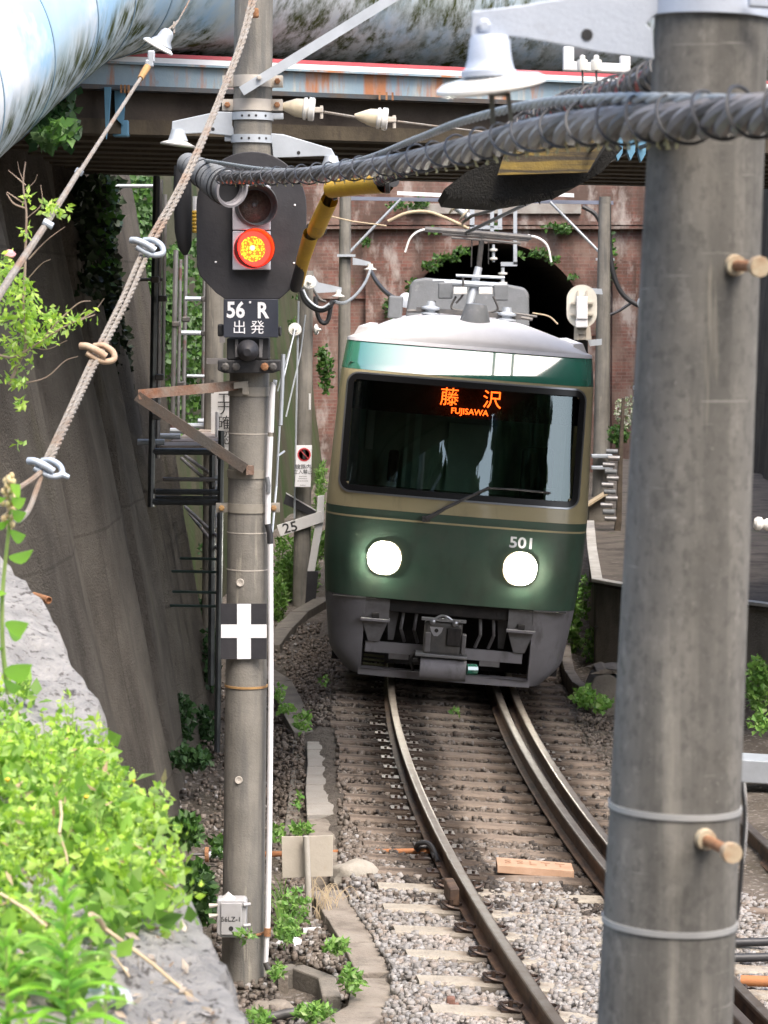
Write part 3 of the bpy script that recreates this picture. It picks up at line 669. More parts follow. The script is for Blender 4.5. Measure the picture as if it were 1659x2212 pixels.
# ================================================================ road bridge
BL = at(160, 180, 17.0)
def bx(t_): return Vector((BL.x + 3.4 * t_, 17.0 + 1.8 * t_, 0))      # front edge, skewed
zU = 4.47
def bridge():
    t = thing('road_bridge', 'blue and rusty skewed road bridge crossing above the train', 'bridge', (BL.x, 17.0, zU))
    T0, T1 = -.35, 2.4
    def bar(za, zb, ya, yb, name, mat, t0=T0, t1=T1, n=1):
        m = MB(); a, b = bx(t0), bx(t1)
        o = [(a.x, a.y + ya, za), (b.x, b.y + ya, za), (b.x, b.y + yb, za), (a.x, a.y + yb, za)]
        m.prism(o, (0, 0, zb - za)); return m.build(name, mat, t)
    Y = 17.0
    ztop = at(300, 122, Y).z; zr = at(300, 113, Y).z; zc0 = at(300, 135, Y).z; zc1 = at(300, 181, Y).z; zg1 = at(300, 300, Y).z
    zg1 = zU + .04
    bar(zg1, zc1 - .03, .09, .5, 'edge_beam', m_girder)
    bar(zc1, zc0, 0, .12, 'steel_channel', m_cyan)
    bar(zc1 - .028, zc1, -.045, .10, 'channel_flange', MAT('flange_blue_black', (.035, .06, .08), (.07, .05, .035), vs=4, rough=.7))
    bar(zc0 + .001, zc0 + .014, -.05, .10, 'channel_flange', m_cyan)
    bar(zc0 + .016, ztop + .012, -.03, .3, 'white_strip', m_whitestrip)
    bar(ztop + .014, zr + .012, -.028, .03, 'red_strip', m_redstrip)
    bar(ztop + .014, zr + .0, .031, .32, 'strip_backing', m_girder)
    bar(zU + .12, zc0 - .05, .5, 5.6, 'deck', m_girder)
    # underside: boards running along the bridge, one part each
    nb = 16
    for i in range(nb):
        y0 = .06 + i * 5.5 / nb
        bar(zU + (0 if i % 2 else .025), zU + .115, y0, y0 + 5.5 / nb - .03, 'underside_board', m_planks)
    for px in (225, 300):
        m = MB(); 
        for a in (0, 1):
            x = px + a * 22; m.plate([(x, 188), (x + 14 + 10 * a, 188), (x + 10 + 10 * a, 255), (x + 4 + 14 * a, 300 - 30 * a), (x + 2, 255)], 17.02 + .15 * a, .05)
        m.build('blue_bracket', m_bluebr, t)
        if px == 225: break
    m = MB(); m.box(at(262, 278, 17.25), (.10, .10, .10), bev=.01); m.build('bracket_shoe', m_bluebr, t)
    for x, y in ((1335, 300), (1362, 298), (1385, 302)):
        m = MB(); m.plate([(x - 8, y - 10), (x + 12, y - 12), (x + 10, y + 30), (x, y + 48), (x - 6, y + 30)], 18.5, .12); m.build('blue_bracket', m_bluebr, t)
    # small rusty stubs under the channel
    for x in (262, 270, 278, 820, 835, 848):
        m = MB(); p = at(x, 192 + (x - 262) * .028, 17.05 if x < 500 else 17.9); m.box(p, (.012, .03, .05)); m.build('anchor_stub', m_rust, t)
    # piers out of sight on both sides carry it
    for t_, in ((-.3,), (2.3,)):
        m = MB(); p = bx(t_); m.box((p.x + (-.6 if t_ < 0 else 1.0), p.y + 2.9, 2.05), (.9, 5.4, 4.8)); m.build('abutment', m_girder, t)
    return t
bridge()
# sooty protection board hanging under the bridge
t = thing('overhead_guard', 'sooty black and ochre guard box hung under the bridge over the wires', 'guard board', tuple(at(1130, 360, 18.6)))
m = MB(); m.plate([(1105, 298), (1290, 292), (1312, 300), (1270, 372), (1075, 378), (1090, 330)], 17.75, .1); m.build('stained_front', m_sootyellow, t)
m = MB(); m.plate([(960, 408), (1010, 370), (1080, 340), (1100, 376), (1272, 374), (1320, 300), (1345, 320), (1300, 372), (1240, 404), (1170, 418), (1090, 432), (1010, 428), (968, 424)], 17.9, 2.2)
m.build('guard_body', m_blackmesh, t)
# shaggy rubber fringe
m = MB()
for i in range(160):
    f = random.random(); x = 965 + 230 * f; y = 412 + 16 * math.sin(f * PI) + random.uniform(-6, 6)
    p = at(x, y, 17.88); m.tube([p, p + Vector((random.uniform(-.03, .03), 0, random.uniform(-.05, -.01)))], .004, 4)
m.build('fringe', m_blackmesh, t)

# ================================================================ big painted water pipe on the bridge
def big_pipe():
    t = thing('water_pipe', 'huge sky blue pipe painted with clouds, streaked with green algae', 'pipe', tuple(at(600, 0, 18.5)))
    R = .66
    def cen(px, py, Y, nx, ny): # pixel on silhouette edge, centre displaced by R along pixel normal
        k = S(Y) * R; return at(px + nx * k, py + ny * k, Y)
    ctr = [cen(2300, 235, 22.4, 0, -1), cen(1700, 182, 20.6, 0, -1), cen(1400, 186, 19.9, 0.02, -1), cen(1000, 166, 19.2, 0.02, -1), cen(700, 148, 18.6, 0.0, -1), cen(480, 128, 18.0, -.02, -1)]
    bend = [cen(330, 108, 17.3, -.10, -.99), cen(235, 124, 16.7, -.40, -.92), cen(165, 178, 16.1, -.60, -.80)]
    leg = [cen(60, 275, 15.3, -.68, -.73), cen(-60, 385, 14.5, -.70, -.71), cen(-300, 610, 13.2, -.70, -.71), cen(-560, 850, 12.0, -.7, -.71)]
    path = spline(ctr + bend + leg, 9)
    m = MB(); m.tube(path, R, 96, caps=True); m.build('pipe_barrel', m_pipe, t, smooth=True)
    # weld seams: thin raised rings
    seam = MAT('pipe_seam', (.25, .36, .46), rough=.6, bump=0)
    for k in (60, 68, 75, 82, 90):
        if k >= len(path) - 2: continue
        a, b = path[k], path[k + 1]; d = (b - a).normalized()
        m = MB(); m.lathe([(R - .01, -.006), (R + .005, -.006), (R + .005, .006), (R - .01, .006)], a, d, 96); m.build('weld_seam', seam, t, smooth=True)
    return t
big_pipe()
# ================================================================ the train
TY = 24.7
TO = Vector((.525, TY, -.042))
TR = Matrix.Translation(TO) @ Matrix.Rotation(-math.atan(SL(TY) + .035), 4, 'Z') @ Matrix.Rotation(math.radians(4.5), 4, 'Y')
train = thing('train', 'green and beige tram-like train rounding the curve with both headlights blazing', 'train', tuple(TO))
def tp(x, y, z): return TR @ Vector((x, y, z))
def hw(z):      # half width by height
    pts = [(.10, .98), (.30, 1.07), (.79, 1.14), (1.15, 1.175), (1.6, 1.19), (2.82, 1.155), (3.09, 1.13), (3.2, 1.08)]
    if z <= pts[0][0]: return pts[0][1]
    for (a, b), (c, d) in zip(pts, pts[1:]):
        if z <= c: return b + (d - b) * (z - a) / (c - a)
    return pts[-1][1]
def fy(z):      # front set-back by height
    pts = [(.10, .10), (.79, .03), (1.2, .0), (1.58, .02), (1.7, .04), (2.80, .25), (2.84, .268), (3.09, .475), (3.2, .55)]
    if z <= pts[0][0]: return pts[0][1]
    for (a, b), (c, d) in zip(pts, pts[1:]):
        if z <= c: return b + (d - b) * (z - a) / (c - a)
    return pts[-1][1]
def fs(x, z, off=0.0):
    """front surface point; off>0 = proud of it (toward the camera)"""
    w_ = hw(z); q = min(abs(x) / w_, .9999)
    y = fy(z) + .10 * q * q + .38 * (1 - (1 - q ** 9) ** (1 / 2.4))
    return tp(x, y - off, z)
NX = 56
def front_rows(z0, z1, nz, x0=-1, x1=1, off=0.0):
    rows = []
    for i in range(nz + 1):
        z = z0 + (z1 - z0) * i / nz; w_ = hw(z); r = []
        for k in range(NX + 1):
            s_ = x0 + (x1 - x0) * k / NX
            # cluster toward the corners
            q = math.copysign(1 - (1 - abs(s_)) ** 1.6 if abs(s_) > 0 else 0, s_) if x0 == -1 and x1 == 1 else s_
            r.append(fs(q * w_, z, off))
        rows.append(r)
    return rows
LEN = 12.6
def band(name, mat, z0, z1, nz, skip=None, front=True, sides=True):
    m = MB()
    if front:
        rows = front_rows(z0, z1, nz)
        if skip is None: m.grid(rows)
        else:
            nc = NX + 1; m.v = [p for r in rows for p in r]
            for i in range(nz):
                z = z0 + (z1 - z0) * (i + .5) / nz; w_ = hw(z)
                for k in range(NX):
                    s_ = -1 + 2 * (k + .5) / NX; q = math.copysign(1 - (1 - abs(s_)) ** 1.6, s_) * w_
                    if skip(q, z): continue
                    m.f.append((i * nc + k, i * nc + k + 1, (i + 1) * nc + k + 1, (i + 1) * nc + k))
    if sides:
        for sg in (-1, 1):
            rows = []
            for i in range(nz + 1):
                z = z0 + (z1 - z0) * i / nz; w_ = hw(z); y = fy(z) + .10 + .38
                rows.append([tp(sg * w_, y + (LEN - y) * k / 6, z) for k in range(7)])
            m.grid(rows)
    return m.build(name, mat, train, smooth=True)
WX, WZ0, WZ1, WR = 1.065, 1.745, 2.775, .09
def in_window(x, z, g=0.0):
    ax = abs(x) - (WX - WR + g); zc = (WZ0 + WZ1) / 2; az = abs(z - zc) - ((WZ1 - WZ0) / 2 - WR + g)
    return (max(ax, 0) ** 2 + max(az, 0) ** 2) < WR * WR if (ax > 0 and az > 0) else (ax < WR and az < WR)
band('lower_body_shell', m_dgreen, .80, 1.59, 10)
band('body_shell', m_cream, 1.592, 2.818, 44, skip=lambda x, z: in_window(x, z, -.03))
tg = band('upper_band', m_green, 2.82, 3.07, 8)
# thin beige pinstripe
m = MB(); m.grid(front_rows(1.505, 1.522, 1, off=.003)); m.build('pinstripe', m_cream, train)
# silver gutter strip between the band and the roof
m = MB(); m.grid(front_rows(3.07, 3.10, 2, off=.012)); m.grid([front_rows(3.10, 3.10, 1, off=.012)[0], front_rows(3.10, 3.10, 1, off=-.03)[0]]); m.build('gutter_strip', m_roof, train, smooth=True)
# roof: domed, curving down to the gutter all round
def roof():
    m = MB(); rows = []
    nY = 26
    for i in range(nY + 1):
        if i <= 12: a = i / 12 * PI / 2; f = 1 - math.cos(a); s_ = math.sin(a)
        y0 = .47 + (0 if i <= 12 else 0)
        r = []
        for k in range(41):
            q = -1 + 2 * k / 40
            if i <= 12:
                # front cap rises from the gutter line to the full arch
                hgt = .235 * (1 - abs(q) ** 2.6) * math.sin(a)
                yy = .50 + .10 * q * q + .30 * (1 - (1 - min(abs(q), .999) ** 9) ** (1 / 2.4)) + .55 * (1 - math.cos(a))
            else:
                hgt = .235 * (1 - abs(q) ** 2.6); yy = 1.0 + .10 * q * q + .3 * (1 - (1 - min(abs(q), .999) ** 9) ** (1 / 2.4)) + (LEN - 1.4) * (i - 12) / (nY - 12)
            r.append(tp(q * 1.115, yy, 3.10 + hgt))
        rows.append(r)
    m.grid(rows); return m.build('roof', m_roof, train, smooth=True)
rf = roof()
for sx in (-1, 1):
    m = MB(); m.prism([tp(sx * 1.08, .8, 3.10), tp(sx * .93, .8, 3.10), tp(sx * .95, .8, 3.20 if sx < 0 else 3.19), tp(sx * 1.03, .8, 3.20)], TR.to_3x3() @ Vector((0, 3.6, 0)))
    m.build('roof_edge_duct', m_roof, train)
# rear end
m = MB(); m.prism([tp(x, LEN, z) for x, z in ((-1.1, .5), (1.1, .5), (1.12, 3.1), (.6, 3.28), (-.6, 3.28), (-1.12, 3.1))], TR.to_3x3() @ Vector((0, -.05, 0))); m.build('rear_wall', m_cream, train)
# side doors and windows (seen from a step to the side)
m = MB()
for sg in (-1, 1):
    for y0 in (2.0, 4.6, 6.2, 7.8, 10.2):
        m.grid([[tp(sg * (hw(z) + .006), y, z) for y in (y0, y0 + 1.2)] for z in (1.65, 2.2, 2.7)])
m.build('side_window', m_gasket, train)
# window frame ring + trim + glass
def ring(g0, g1, off0, off1, name, mat, parent=train):
    def loop(g, off):
        pts = []; zc = (WZ0 + WZ1) / 2; hx, hz = WX - WR, (WZ1 - WZ0) / 2 - WR
        for cxs, czs, a0 in ((1, 1, 0), (-1, 1, PI / 2), (-1, -1, PI), (1, -1, 3 * PI / 2)):
            for k in range(9):
                a = a0 + k / 8 * PI / 2; pts.append((cxs * hx + (WR + g) * math.cos(a), zc + czs * hz + (WR + g) * math.sin(a)))
        # densify the long edges so the ring follows the curved front
        out = []
        for i, p in enumerate(pts):
            q = pts[(i + 1) % len(pts)]; L_ = math.hypot(q[0] - p[0], q[1] - p[1]); n = max(1, int(L_ / .08))
            for j in range(n): out.append((p[0] + (q[0] - p[0]) * j / n, p[1] + (q[1] - p[1]) * j / n))
        return [fs(x, z, off) for x, z in out]
    a, b = loop(g0, off0), loop(g0, off1); n = min(len(a), len(b))
    c, d = loop(g1, off1), loop(g1, off0)
    def res(l, n):  # same number of points for inner and outer loops
        return [l[int(i * len(l) / n)] for i in range(n)]
    n = max(len(a), len(c)); L4 = [res(l, n) for l in (a, b, c, d)]
    L4 = [l + [l[0]] for l in L4] ; L4.append(L4[0])
    m = MB(); m.grid(L4); return m.build(name, mat, parent, smooth=True)
wf = ring(-.045, .012, -.03, .018, 'window_frame', m_gasket)
ring(.008, .024, -.01, .022, 'frame_trim', m_trim, wf)
# glass
mg = bpy.data.materials.new('windscreen_glass'); mg.use_nodes = True; N = mg.node_tree.nodes; L = mg.node_tree.links; N.clear()
out = N.new('ShaderNodeOutputMaterial'); mx = N.new('ShaderNodeMixShader'); tr = N.new('ShaderNodeBsdfTransparent'); gl = N.new('ShaderNodeBsdfGlossy'); fr = N.new('ShaderNodeFresnel')
tr.inputs[0].default_value = (.60, .72, .66, 1); gl.inputs['Roughness'].default_value = .01; gl.inputs[0].default_value = (.8, .95, .95, 1); fr.inputs[0].default_value = 2.0
L.new(fr.outputs[0], mx.inputs[0]); L.new(tr.outputs[0], mx.inputs[1]); L.new(gl.outputs[0], mx.inputs[2]); L.new(mx.outputs[0], out.inputs[0])
m = MB(); rows = []
for i in range(15):
    z = WZ0 + .03 + (WZ1 - WZ0 - .06) * i / 14
    rows.append([fs(-1.04 + 2.08 * k / 32 , z, -.012) for k in range(33)])
m.grid(rows); m.build('windscreen', mg, train, smooth=True)
# cab interior behind the glass
m = MB(); rows = [[tp(x, 1.55, z) for x in (-1.05, 1.05)] for z in (1.2, 2.9)]; m.grid(rows)
m.grid([[tp(-1.08, y, z) for y in (.55, 1.55)] for z in (1.2, 2.9)]); m.grid([[tp(1.08, y, z) for y in (.55, 1.55)] for z in (1.2, 2.9)])
m.grid([[tp(x, y, 2.88) for y in (.45, 1.55)] for x in (-1.08, 1.08)])
m.build('cab_interior', m_cab, train)
def tbox(c, s_, name, mat, bev=0.0, parent=train):
    m = MB(); m.box((0, 0, 0), s_, bev=bev); m.v = [TR @ (v + Vector(c)) for v in m.v]; return m.build(name, mat, parent)
m = MB(); m.grid([[fs(-1.03 + 2.06 * k / 20, z, -.11) for k in range(21)] for z in (2.46, 2.6, 2.77)]); db = m.build('display_band', m_blackmesh, train)
tbox((0, .72, 1.62), (2.0, .5, .25), 'driving_desk', m_under, .03)
tbox((-.93, .85, 2.15), (.05, .06, .75), 'cab_pillar', m_cabpale); tbox((-.42, 1.5, 2.1), (.06, .05, .95), 'cab_pillar', m_cabpale); tbox((-.52, 1.5, 2.1), (.03, .05, .95), 'cab_pillar', m_cabpale)
tbox((.93, .85, 2.1), (.035, .06, .8), 'cab_pillar', m_cabpale); tbox((-.86, 1.2, 2.25), (.07, .05, .38), 'cab_curtain', m_cabwhite); tbox((-.62, 1.2, 1.92), (.10, .10, .30), 'cab_seat', m_under, .03)
tbox((.10, 1.5, 2.0), (.45, .03, .7), 'cab_door', m_cabpale); tbox((.72, 1.2, 1.95), (.30, .2, .5), 'cab_seat', m_under, .05)
tbox((.83, .7, 1.80), (.10, .02, .12), 'cab_gauge', m_cabpale)
# destination display
def ttext(body, x, z, size, mat, name, bold=0.0, xs=1.0, off=.004, surf=None, th=.001, parent=train):
    y = fy(z) + .10 * (x / hw(z)) ** 2 - off
    slope_ = (fy(z + .03) - fy(z - .03)) / .06
    M = TR @ Matrix.Translation((x, y, z)) @ Matrix.Rotation(PI / 2 - math.atan(slope_), 4, 'X')
    return text(body, size, mat, name, parent, M, th, bold, xs)
ttext('藤', -.150, 2.625, .175, m_led, 'led_character', .0, 1.0, off=-.06)
ttext('沢', .235, 2.630, .175, m_led, 'led_character', .0, 1.0, off=-.06)
ttext('FUJISAWA', .04, 2.515, .075, m_led, 'led_word', .001, 1.0, off=-.06)
# headlights: glowing tray as warm glare ring, lit lens enlarged to the bloom
for sx in (-.615, .60):
    z = 1.165; p = fs(sx, z, .0)
    hl_ = None
    m = MB(); sq = .152
    pts = []
    for cxs, czs, a0 in ((1, 1, 0), (-1, 1, PI / 2), (-1, -1, PI), (1, -1, 3 * PI / 2)):
        for k in range(7):
            a = a0 + k / 6 * PI / 2; pts.append((sx + cxs * (sq - .135) + .135 * math.cos(a), z + czs * (sq - .135) + .135 * math.sin(a)))
    m.prism([fs(a, b, .004) for a, b in pts], TR.to_3x3() @ Vector((0, -.02, 0))); hl_ = m.build('headlight', m_glare_ring, train)
    m = MB(); c = fs(sx, z, .026); ax = TR.to_3x3() @ Vector((0, -1, 0)); m.lathe([(.138, 0), (.138, .008), (.10, .022), (.0, .03)], c, ax, 32); m.build('lens', m_lamp, hl_, smooth=True)
# number 501
ttext('501', .60, 1.392, .135, m_letter, 'fleet_number', .003, 1.15, off=.008)
# wiper
m = MB(); m.tube([fs(-.27, 1.545, .05), fs(-.10, 1.66, .055), fs(.27, 1.87, .045)], [.022, .016, .011], 8); m.tube([fs(.25, 1.86, .04), fs(.50, 1.868, .035), fs(.82, 1.858, .03)], .010, 6); m.box(fs(-.27, 1.545, .03), (.07, .06, .05))
m.build('wiper', m_rubber, train)
# skirt: grey corner panels and lower rim with a central opening
OX = .755
for sg in (-1, 1):
    m = MB(); rows = []
    for i in range(13):
        z = .085 + (.797 - .085) * i / 12; w_ = hw(z) * (1 if z > .3 else 1 - .10 * ((.3 - z) / .215) ** 2); r = []
        for k in range(15):
            x = OX + (w_ * .9995 - OX) * (1 - (1 - k / 14) ** 1.7); q = x / w_
            y = fy(z) + .10 * q * q + .38 * (1 - (1 - min(q, .9999) ** 9) ** (1 / 2.4)); r.append(tp(sg * x, y + .004, z))
        for k in range(1, 5): r.append(tp(sg * w_, .5 + .4 * k, z))
        rows.append(r)
    m.grid(rows)
    m.grid([[r[0] for r in rows], [r[0] + TR.to_3x3() @ Vector((0, .3, 0)) for r in rows]])
    m.build('skirt_panel', m_skirt, train, smooth=True)
m = MB(); m.grid([[tp(x, fy(z) + .10 * (x / 1.1) ** 2 + .006, z) for x in np.linspace(-OX - .02, OX + .02, 13)] for z in (.085, .15)]); m.grid([[tp(x, fy(.15) + yy, .15) for x in np.linspace(-OX, OX, 13)] for yy in (0.01, .2)]); m.build('skirt_rim', m_skirt, train)
# dark underframe box behind the opening
m = MB(); m.grid([[tp(x, .95, z) for x in (-1.05, 1.05)] for z in (.1, .8)]); m.grid([[tp(x, y, .79) for x in (-1.05, 1.05)] for y in (.05, 3)])
m.build('underframe', m_under, train)
tbox((-.02, .16, .735), (1.5, .06, .12), 'headstock', m_under, .01)
for sg in (-1, 1):
    # anti-climber brackets: tapered plates with a shelf
    m = MB(); x = sg * .655
    m.prism([tp(x - .12, .10, .79), tp(x + .12, .10, .79), tp(x + .12, .10, .60), tp(x + .05, .10, .40), tp(x - .05, .10, .40), tp(x - .12, .10, .60)], TR.to_3x3() @ Vector((0, .10, 0)))
    b_ = m.build('end_bracket', m_undergrey, train)
    tbox((x, .08, .60), (.26, .14, .02), 'bracket_shelf', m_skirt, parent=b_); tbox((x, .09, .635), (.07, .05, .05), 'bracket_bolt', m_under, .01, parent=b_)
    for dx, hh in ((.40, .25), (.28, .30)):
        m = MB(); m.tube([tp(sg * dx, .25, .75), tp(sg * (dx + .02), .2, .52), tp(sg * (dx - .02), .25, .40)], .016, 7); m.build('brake_hose', m_undergrey, train)
    m = MB(); m.prism([tp(sg * .50 - .06, .3, .74), tp(sg * .50 + .06, .3, .74), tp(sg * .50 + .02, .3, .40), tp(sg * .50 - .03, .3, .40)], TR.to_3x3() @ Vector((0, .05, 0))); m.build('equipment_plate', m_undergrey, train)
tbox((-.02, .16, .345), (1.42, .05, .10), 'cross_beam', m_skirt, .006)
tbox((-.42, .16, .275), (.18, .06, .05), 'beam_foot', m_undergrey); tbox((.40, .16, .275), (.18, .06, .05), 'beam_foot', m_undergrey)
# coupler
cp = tbox((-.04, -.02, .50), (.34, .22, .30), 'coupler', m_dkgrey, .03)
tbox((-.04, -.10, .665), (.40, .10, .02), 'coupler_plate', m_trim, parent=cp)
m = MB(); m.tube(spline([tp(-.12, -.12, .67), tp(-.07, -.13, .70), tp(-.02, -.13, .70), tp(.03, -.12, .67)], 5), .012, 7); m.build('release_handle', m_trim, cp)
m = MB(); m.prism([tp(-.16, -.135, .60), tp(-.04, -.135, .60), tp(-.055, -.135, .555), tp(-.085, -.135, .52), tp(-.12, -.135, .52), tp(-.145, -.135, .555)], TR.to_3x3() @ Vector((0, .03, 0))); tri = m.build('coupler_face', m_steelw, cp)
m = MB(); m.lathe([(.018, 0), (.018, .006)], tp(-.10, -.136, .57), TR.to_3x3() @ Vector((0, -1, 0)), 12); m.build('coupler_hole', m_under, tri)
tbox((.06, -.10, .52), (.13, .10, .16), 'coupler_block', m_under, .01, cp); tbox((-.17, -.08, .46), (.05, .12, .18), 'coupler_cheek', m_undergrey, .01, cp); tbox((.15, -.08, .46), (.04, .12, .18), 'coupler_cheek', m_undergrey, .01, cp)
for x in (-.14, .06):
    m = MB(); m.lathe([(.026, 0), (.026, .02), (.012, .03)], tp(x, -.13, .645), TR.to_3x3() @ Vector((0, -1, 0)), 14); m.build('coupler_bolt', m_trim, cp, smooth=True)
tbox((-.04, -.06, .345), (.46, .22, .025), 'coupler_tray', m_trim, .004, cp)
m = MB(); m.tube([tp(-.22, -.10, .22), tp(.19, -.10, .22)], .095, 20); m.build('coupler_drum', m_skirt, cp, smooth=True)
m = MB(); m.tube([tp(.19, -.10, .24), tp(.28, -.06, .24)], .05, 10); m.build('drum_cap', m_green, cp)
m = MB(); m.tube([tp(-.29, -.05, .27), tp(-.22, -.05, .27)], .03, 8); m.tube(spline([tp(-.27, -.03, .36), tp(-.31, -.05, .28), tp(-.28, -.02, .18)], 4), .014, 6); m.build('hose_cock', m_under, cp)
for k in range(5):
    m = MB(); m.tube([tp(-.74, .35, .16 + .04 * k), tp(-.55, .35, .155 + .04 * k)], .012, 6); m.build('cooling_pipe', MAT('pipe_olive%d' % k, (.10, .10, .05), rough=.7), train)
# wheels + bogie bits
for y in (2.2, 3.9):
    for x in (-.535, .535):
        m = MB(); m.lathe([(.40, -.06), (.43, -.055), (.43, -.03), (.385, -.02), (.38, .06), (.2, .06)], tp(x + (.04 if x < 0 else -.04), y, .40), TR.to_3x3() @ Vector((-1 if x > 0 else 1, 0, 0)), 36); m.build('wheel', m_dkgrey, train, smooth=True)
tbox((0, 3.05, .45), (1.3, 2.6, .3), 'bogie_frame', m_under, .03); tbox((0, 6.5, .55), (1.9, 3.2, .5), 'equipment_case', m_undergrey, .05)
# roof equipment -------------------------------------------------
rz = 3.335
m = MB(); o_ = [(-.74, 3.18), (-.72, 3.56), (-.68, 3.63), (-.55, 3.665), (.40, 3.665), (.62, 3.64), (.68, 3.58), (.72, 3.18)]
m.prism([tp(x + .02, 8.0, z + .065) for x, z in o_], TR.to_3x3() @ Vector((0, 2.4, 0))); m.build('air_conditioner', m_acgrey, train, bevel=.03)
tbox((-.84, 7.6, 3.36), (.16, .5, .26), 'roof_box', m_acgrey, .02)
# pantograph (single arm) on its base
PYb = 6.2; DPn = TY + PYb
def pp(px, py, dy=0.0): return at(px, py, DPn + dy)
pan = tbox((0.0, PYb, rz + .03), (1.15, .9, .05), 'pantograph', m_dkgrey)
for x, y in ((-.42, -.45), (.42, -.45), (-.42, .45), (.42, .45)):
    c = tp(x, PYb + y, rz - .06); up = TR.to_3x3() @ Vector((0, 0, 1))
    m = MB(); m.lathe([(.05, 0), (.055, .03), (.10, .045), (.10, .06), (.055, .075), (.055, .09), (.10, .105), (.10, .12), (.05, .14), (.04, .19)], c, up, 20); m.build('roof_insulator', m_galv, pan, smooth=True)
m = MB(); c = tp(.03, .95, 3.28); m.lathe([(.15, 0), (.14, .05), (.11, .16), (.095, .20), (.02, .21)], c, TR.to_3x3() @ Vector((0, 0, 1)), 24); m.build('roof_ventilator', m_acgrey, train, smooth=True)
m = MB(); m.tube([pp(1013, 668), pp(1034, 578, .1)], [.055, .045], 10); m.build('lower_arm', m_galv, pan, smooth=True)
m = MB(); m.tube([pp(1034, 580, .1), pp(1042, 505, .0)], [.03, .03], 8); m.tube([pp(1018, 576, .1), pp(1020, 508)], .008, 6); m.tube([pp(1055, 570, .1), pp(1056, 508)], .006, 6); m.build('upper_arm', m_dkgrey, pan)
for a, b, r in (((918, 495), (1148, 513), .030), ((955, 505), (1142, 519), .016), ((975, 513), (1125, 526), .014)):
    m = MB(); m.tube([pp(*a), pp((a[0] + b[0]) / 2, (a[1] + b[1]) / 2 - 1), pp(*b)], r, 8); m.build('collector_strip', m_dkgrey, pan)
m = MB(); m.tube(spline([pp(930, 494), pp(905, 499), pp(886, 515), pp(875, 545)], 6), .012, 8); m.build('horn', m_porc, pan, smooth=True)
m = MB(); m.tube(spline([pp(1140, 508), pp(1165, 515), pp(1183, 532), pp(1191, 566)], 6), .012, 8); m.build('horn', m_porc, pan, smooth=True)
m = MB(); m.tube([pp(960, 610), pp(1095, 618)], .035, 8); m.tube([pp(935, 606), pp(985, 606)], .012, 6); m.tube([pp(985, 595), pp(1090, 600)], .018, 6); m.build('spring_tube', m_galv, pan)
for x, y in ((962, 628), (1082, 632)):
    m = MB(); m.box(pp(x, y, -.05), (.16, .08, .18), bev=.015); m.build('arm_bearing', m_acgrey, pan)
for x in (994, 1049):
    m = MB(); m.box(pp(x, 628, -.12), (.15, .05, .08), bev=.01); m.build('terminal_block', m_porc, pan)
for pts in ([(985, 640), (975, 665), (1000, 672)], [(1065, 640), (1075, 668), (1050, 676)], [(940, 650), (925, 668), (905, 672)], [(1000, 600), (1000, 635), (985, 655)]):
    m = MB(); m.tube(spline([pp(*q, -.1) for q in pts], 5), .014, 6); m.build('jumper_cable', m_rubber, pan)
m = MB(); m.tube(spline([pp(880, 672), pp(930, 672), pp(1000, 677), pp(1080, 680), pp(1150, 690)], 5), .022, 6); m.tube([pp(1075, 672), pp(1160, 684)], .014, 6); m.build('roof_conduit', m_dkgrey, train)
m = MB(); m.tube(spline([pp(1150, 676), pp(1185, 683), pp(1205, 700)], 5), .009, 6); m.build('roof_cable', m_straw, train)
# ================================================================ signal pole
SY = 15.2; sS = S(SY)
def pole_obj(name, label, px0, py0, px1, py1, w0, w1, Y, mat, group=None, ext_top=.6, cat='pole', zb=-.35):
    a = at(px0, py0, Y); b = at(px1, py1, Y); d = (a - b).normalized()
    t_top = a + d * ext_top; k = (b.z - zb) / d.z; bot = b - d * k
    ra, rb = w0 / 2 / S(Y), w1 / 2 / S(Y); L_ = (a - b).length
    t = thing(name, label, cat, tuple(bot), group)
    m = MB(); n = 18; pts = []; rs = []
    tot = (t_top - bot).length
    for i in range(n + 1):
        p = bot + (t_top - bot) * i / n; s_ = (p - b).dot(d) / L_; pts.append(p); rs.append(rb + (ra - rb) * s_)
    m.tube(pts, rs, 40); m.build('pole_shaft', mat, t, smooth=True)
    def ax(py):     # axis point and radius at a pixel height
        f = (py - py0) / (py1 - py0); return a + (b - a) * f, ra + (rb - ra) * f
    return t, ax, d
sp_, sax, sd_ = pole_obj('signal_pole', 'round concrete signal pole carrying the red signal and the white cross board', 546, 200, 525, 2050, 83, 93, SY, m_conc_pole, ext_top=1.2)
def band_on(ax, d, py, h, mat, name, par, ears=None, dr=.006, bolt=m_rust, earw=.028):
    p, r = ax(py); g = MB(); g.lathe([(r + dr - .004, -h / 2), (r + dr, -h / 2), (r + dr, h / 2), (r + dr - .004, h / 2)], p, d, 40)
    if ears:
        for sg in (-1, 1): g.box(p + Vector((sg * (r + earw), -.01, 0)), (earw * 2.2, .06, h), bev=.003)
    o = g.build(name, mat, par, smooth=True)
    if ears:
        for sg in (-1, 1):
            q = MB(); q.lathe([(.017, 0), (.017, .012), (.010, .016)], p + Vector((sg * (r + earw * 1.05), -.04, 0)), (0, -1, 0), 6); q.build('bolt', bolt, o)
    return o
m_bandw = MAT('pale_band_steel', (.50, .46, .40), (.42, .38, .33), vs=8, rough=.7, bump=.1)
band_on(sax, sd_, 177, .062, m_bandw, 'pole_band', sp_, True)
band_on(sax, sd_, 227, .062, m_bandw, 'pole_band', sp_, True)
m_bandd = MAT('dull_band_steel', (.23, .21, .17), (.28, .26, .22), vs=8, rough=.7, bump=.1)
m_bandrust = MAT('ochre_rust', (.38, .23, .09), (.28, .16, .07), vs=12, rough=.8, bump=.2)
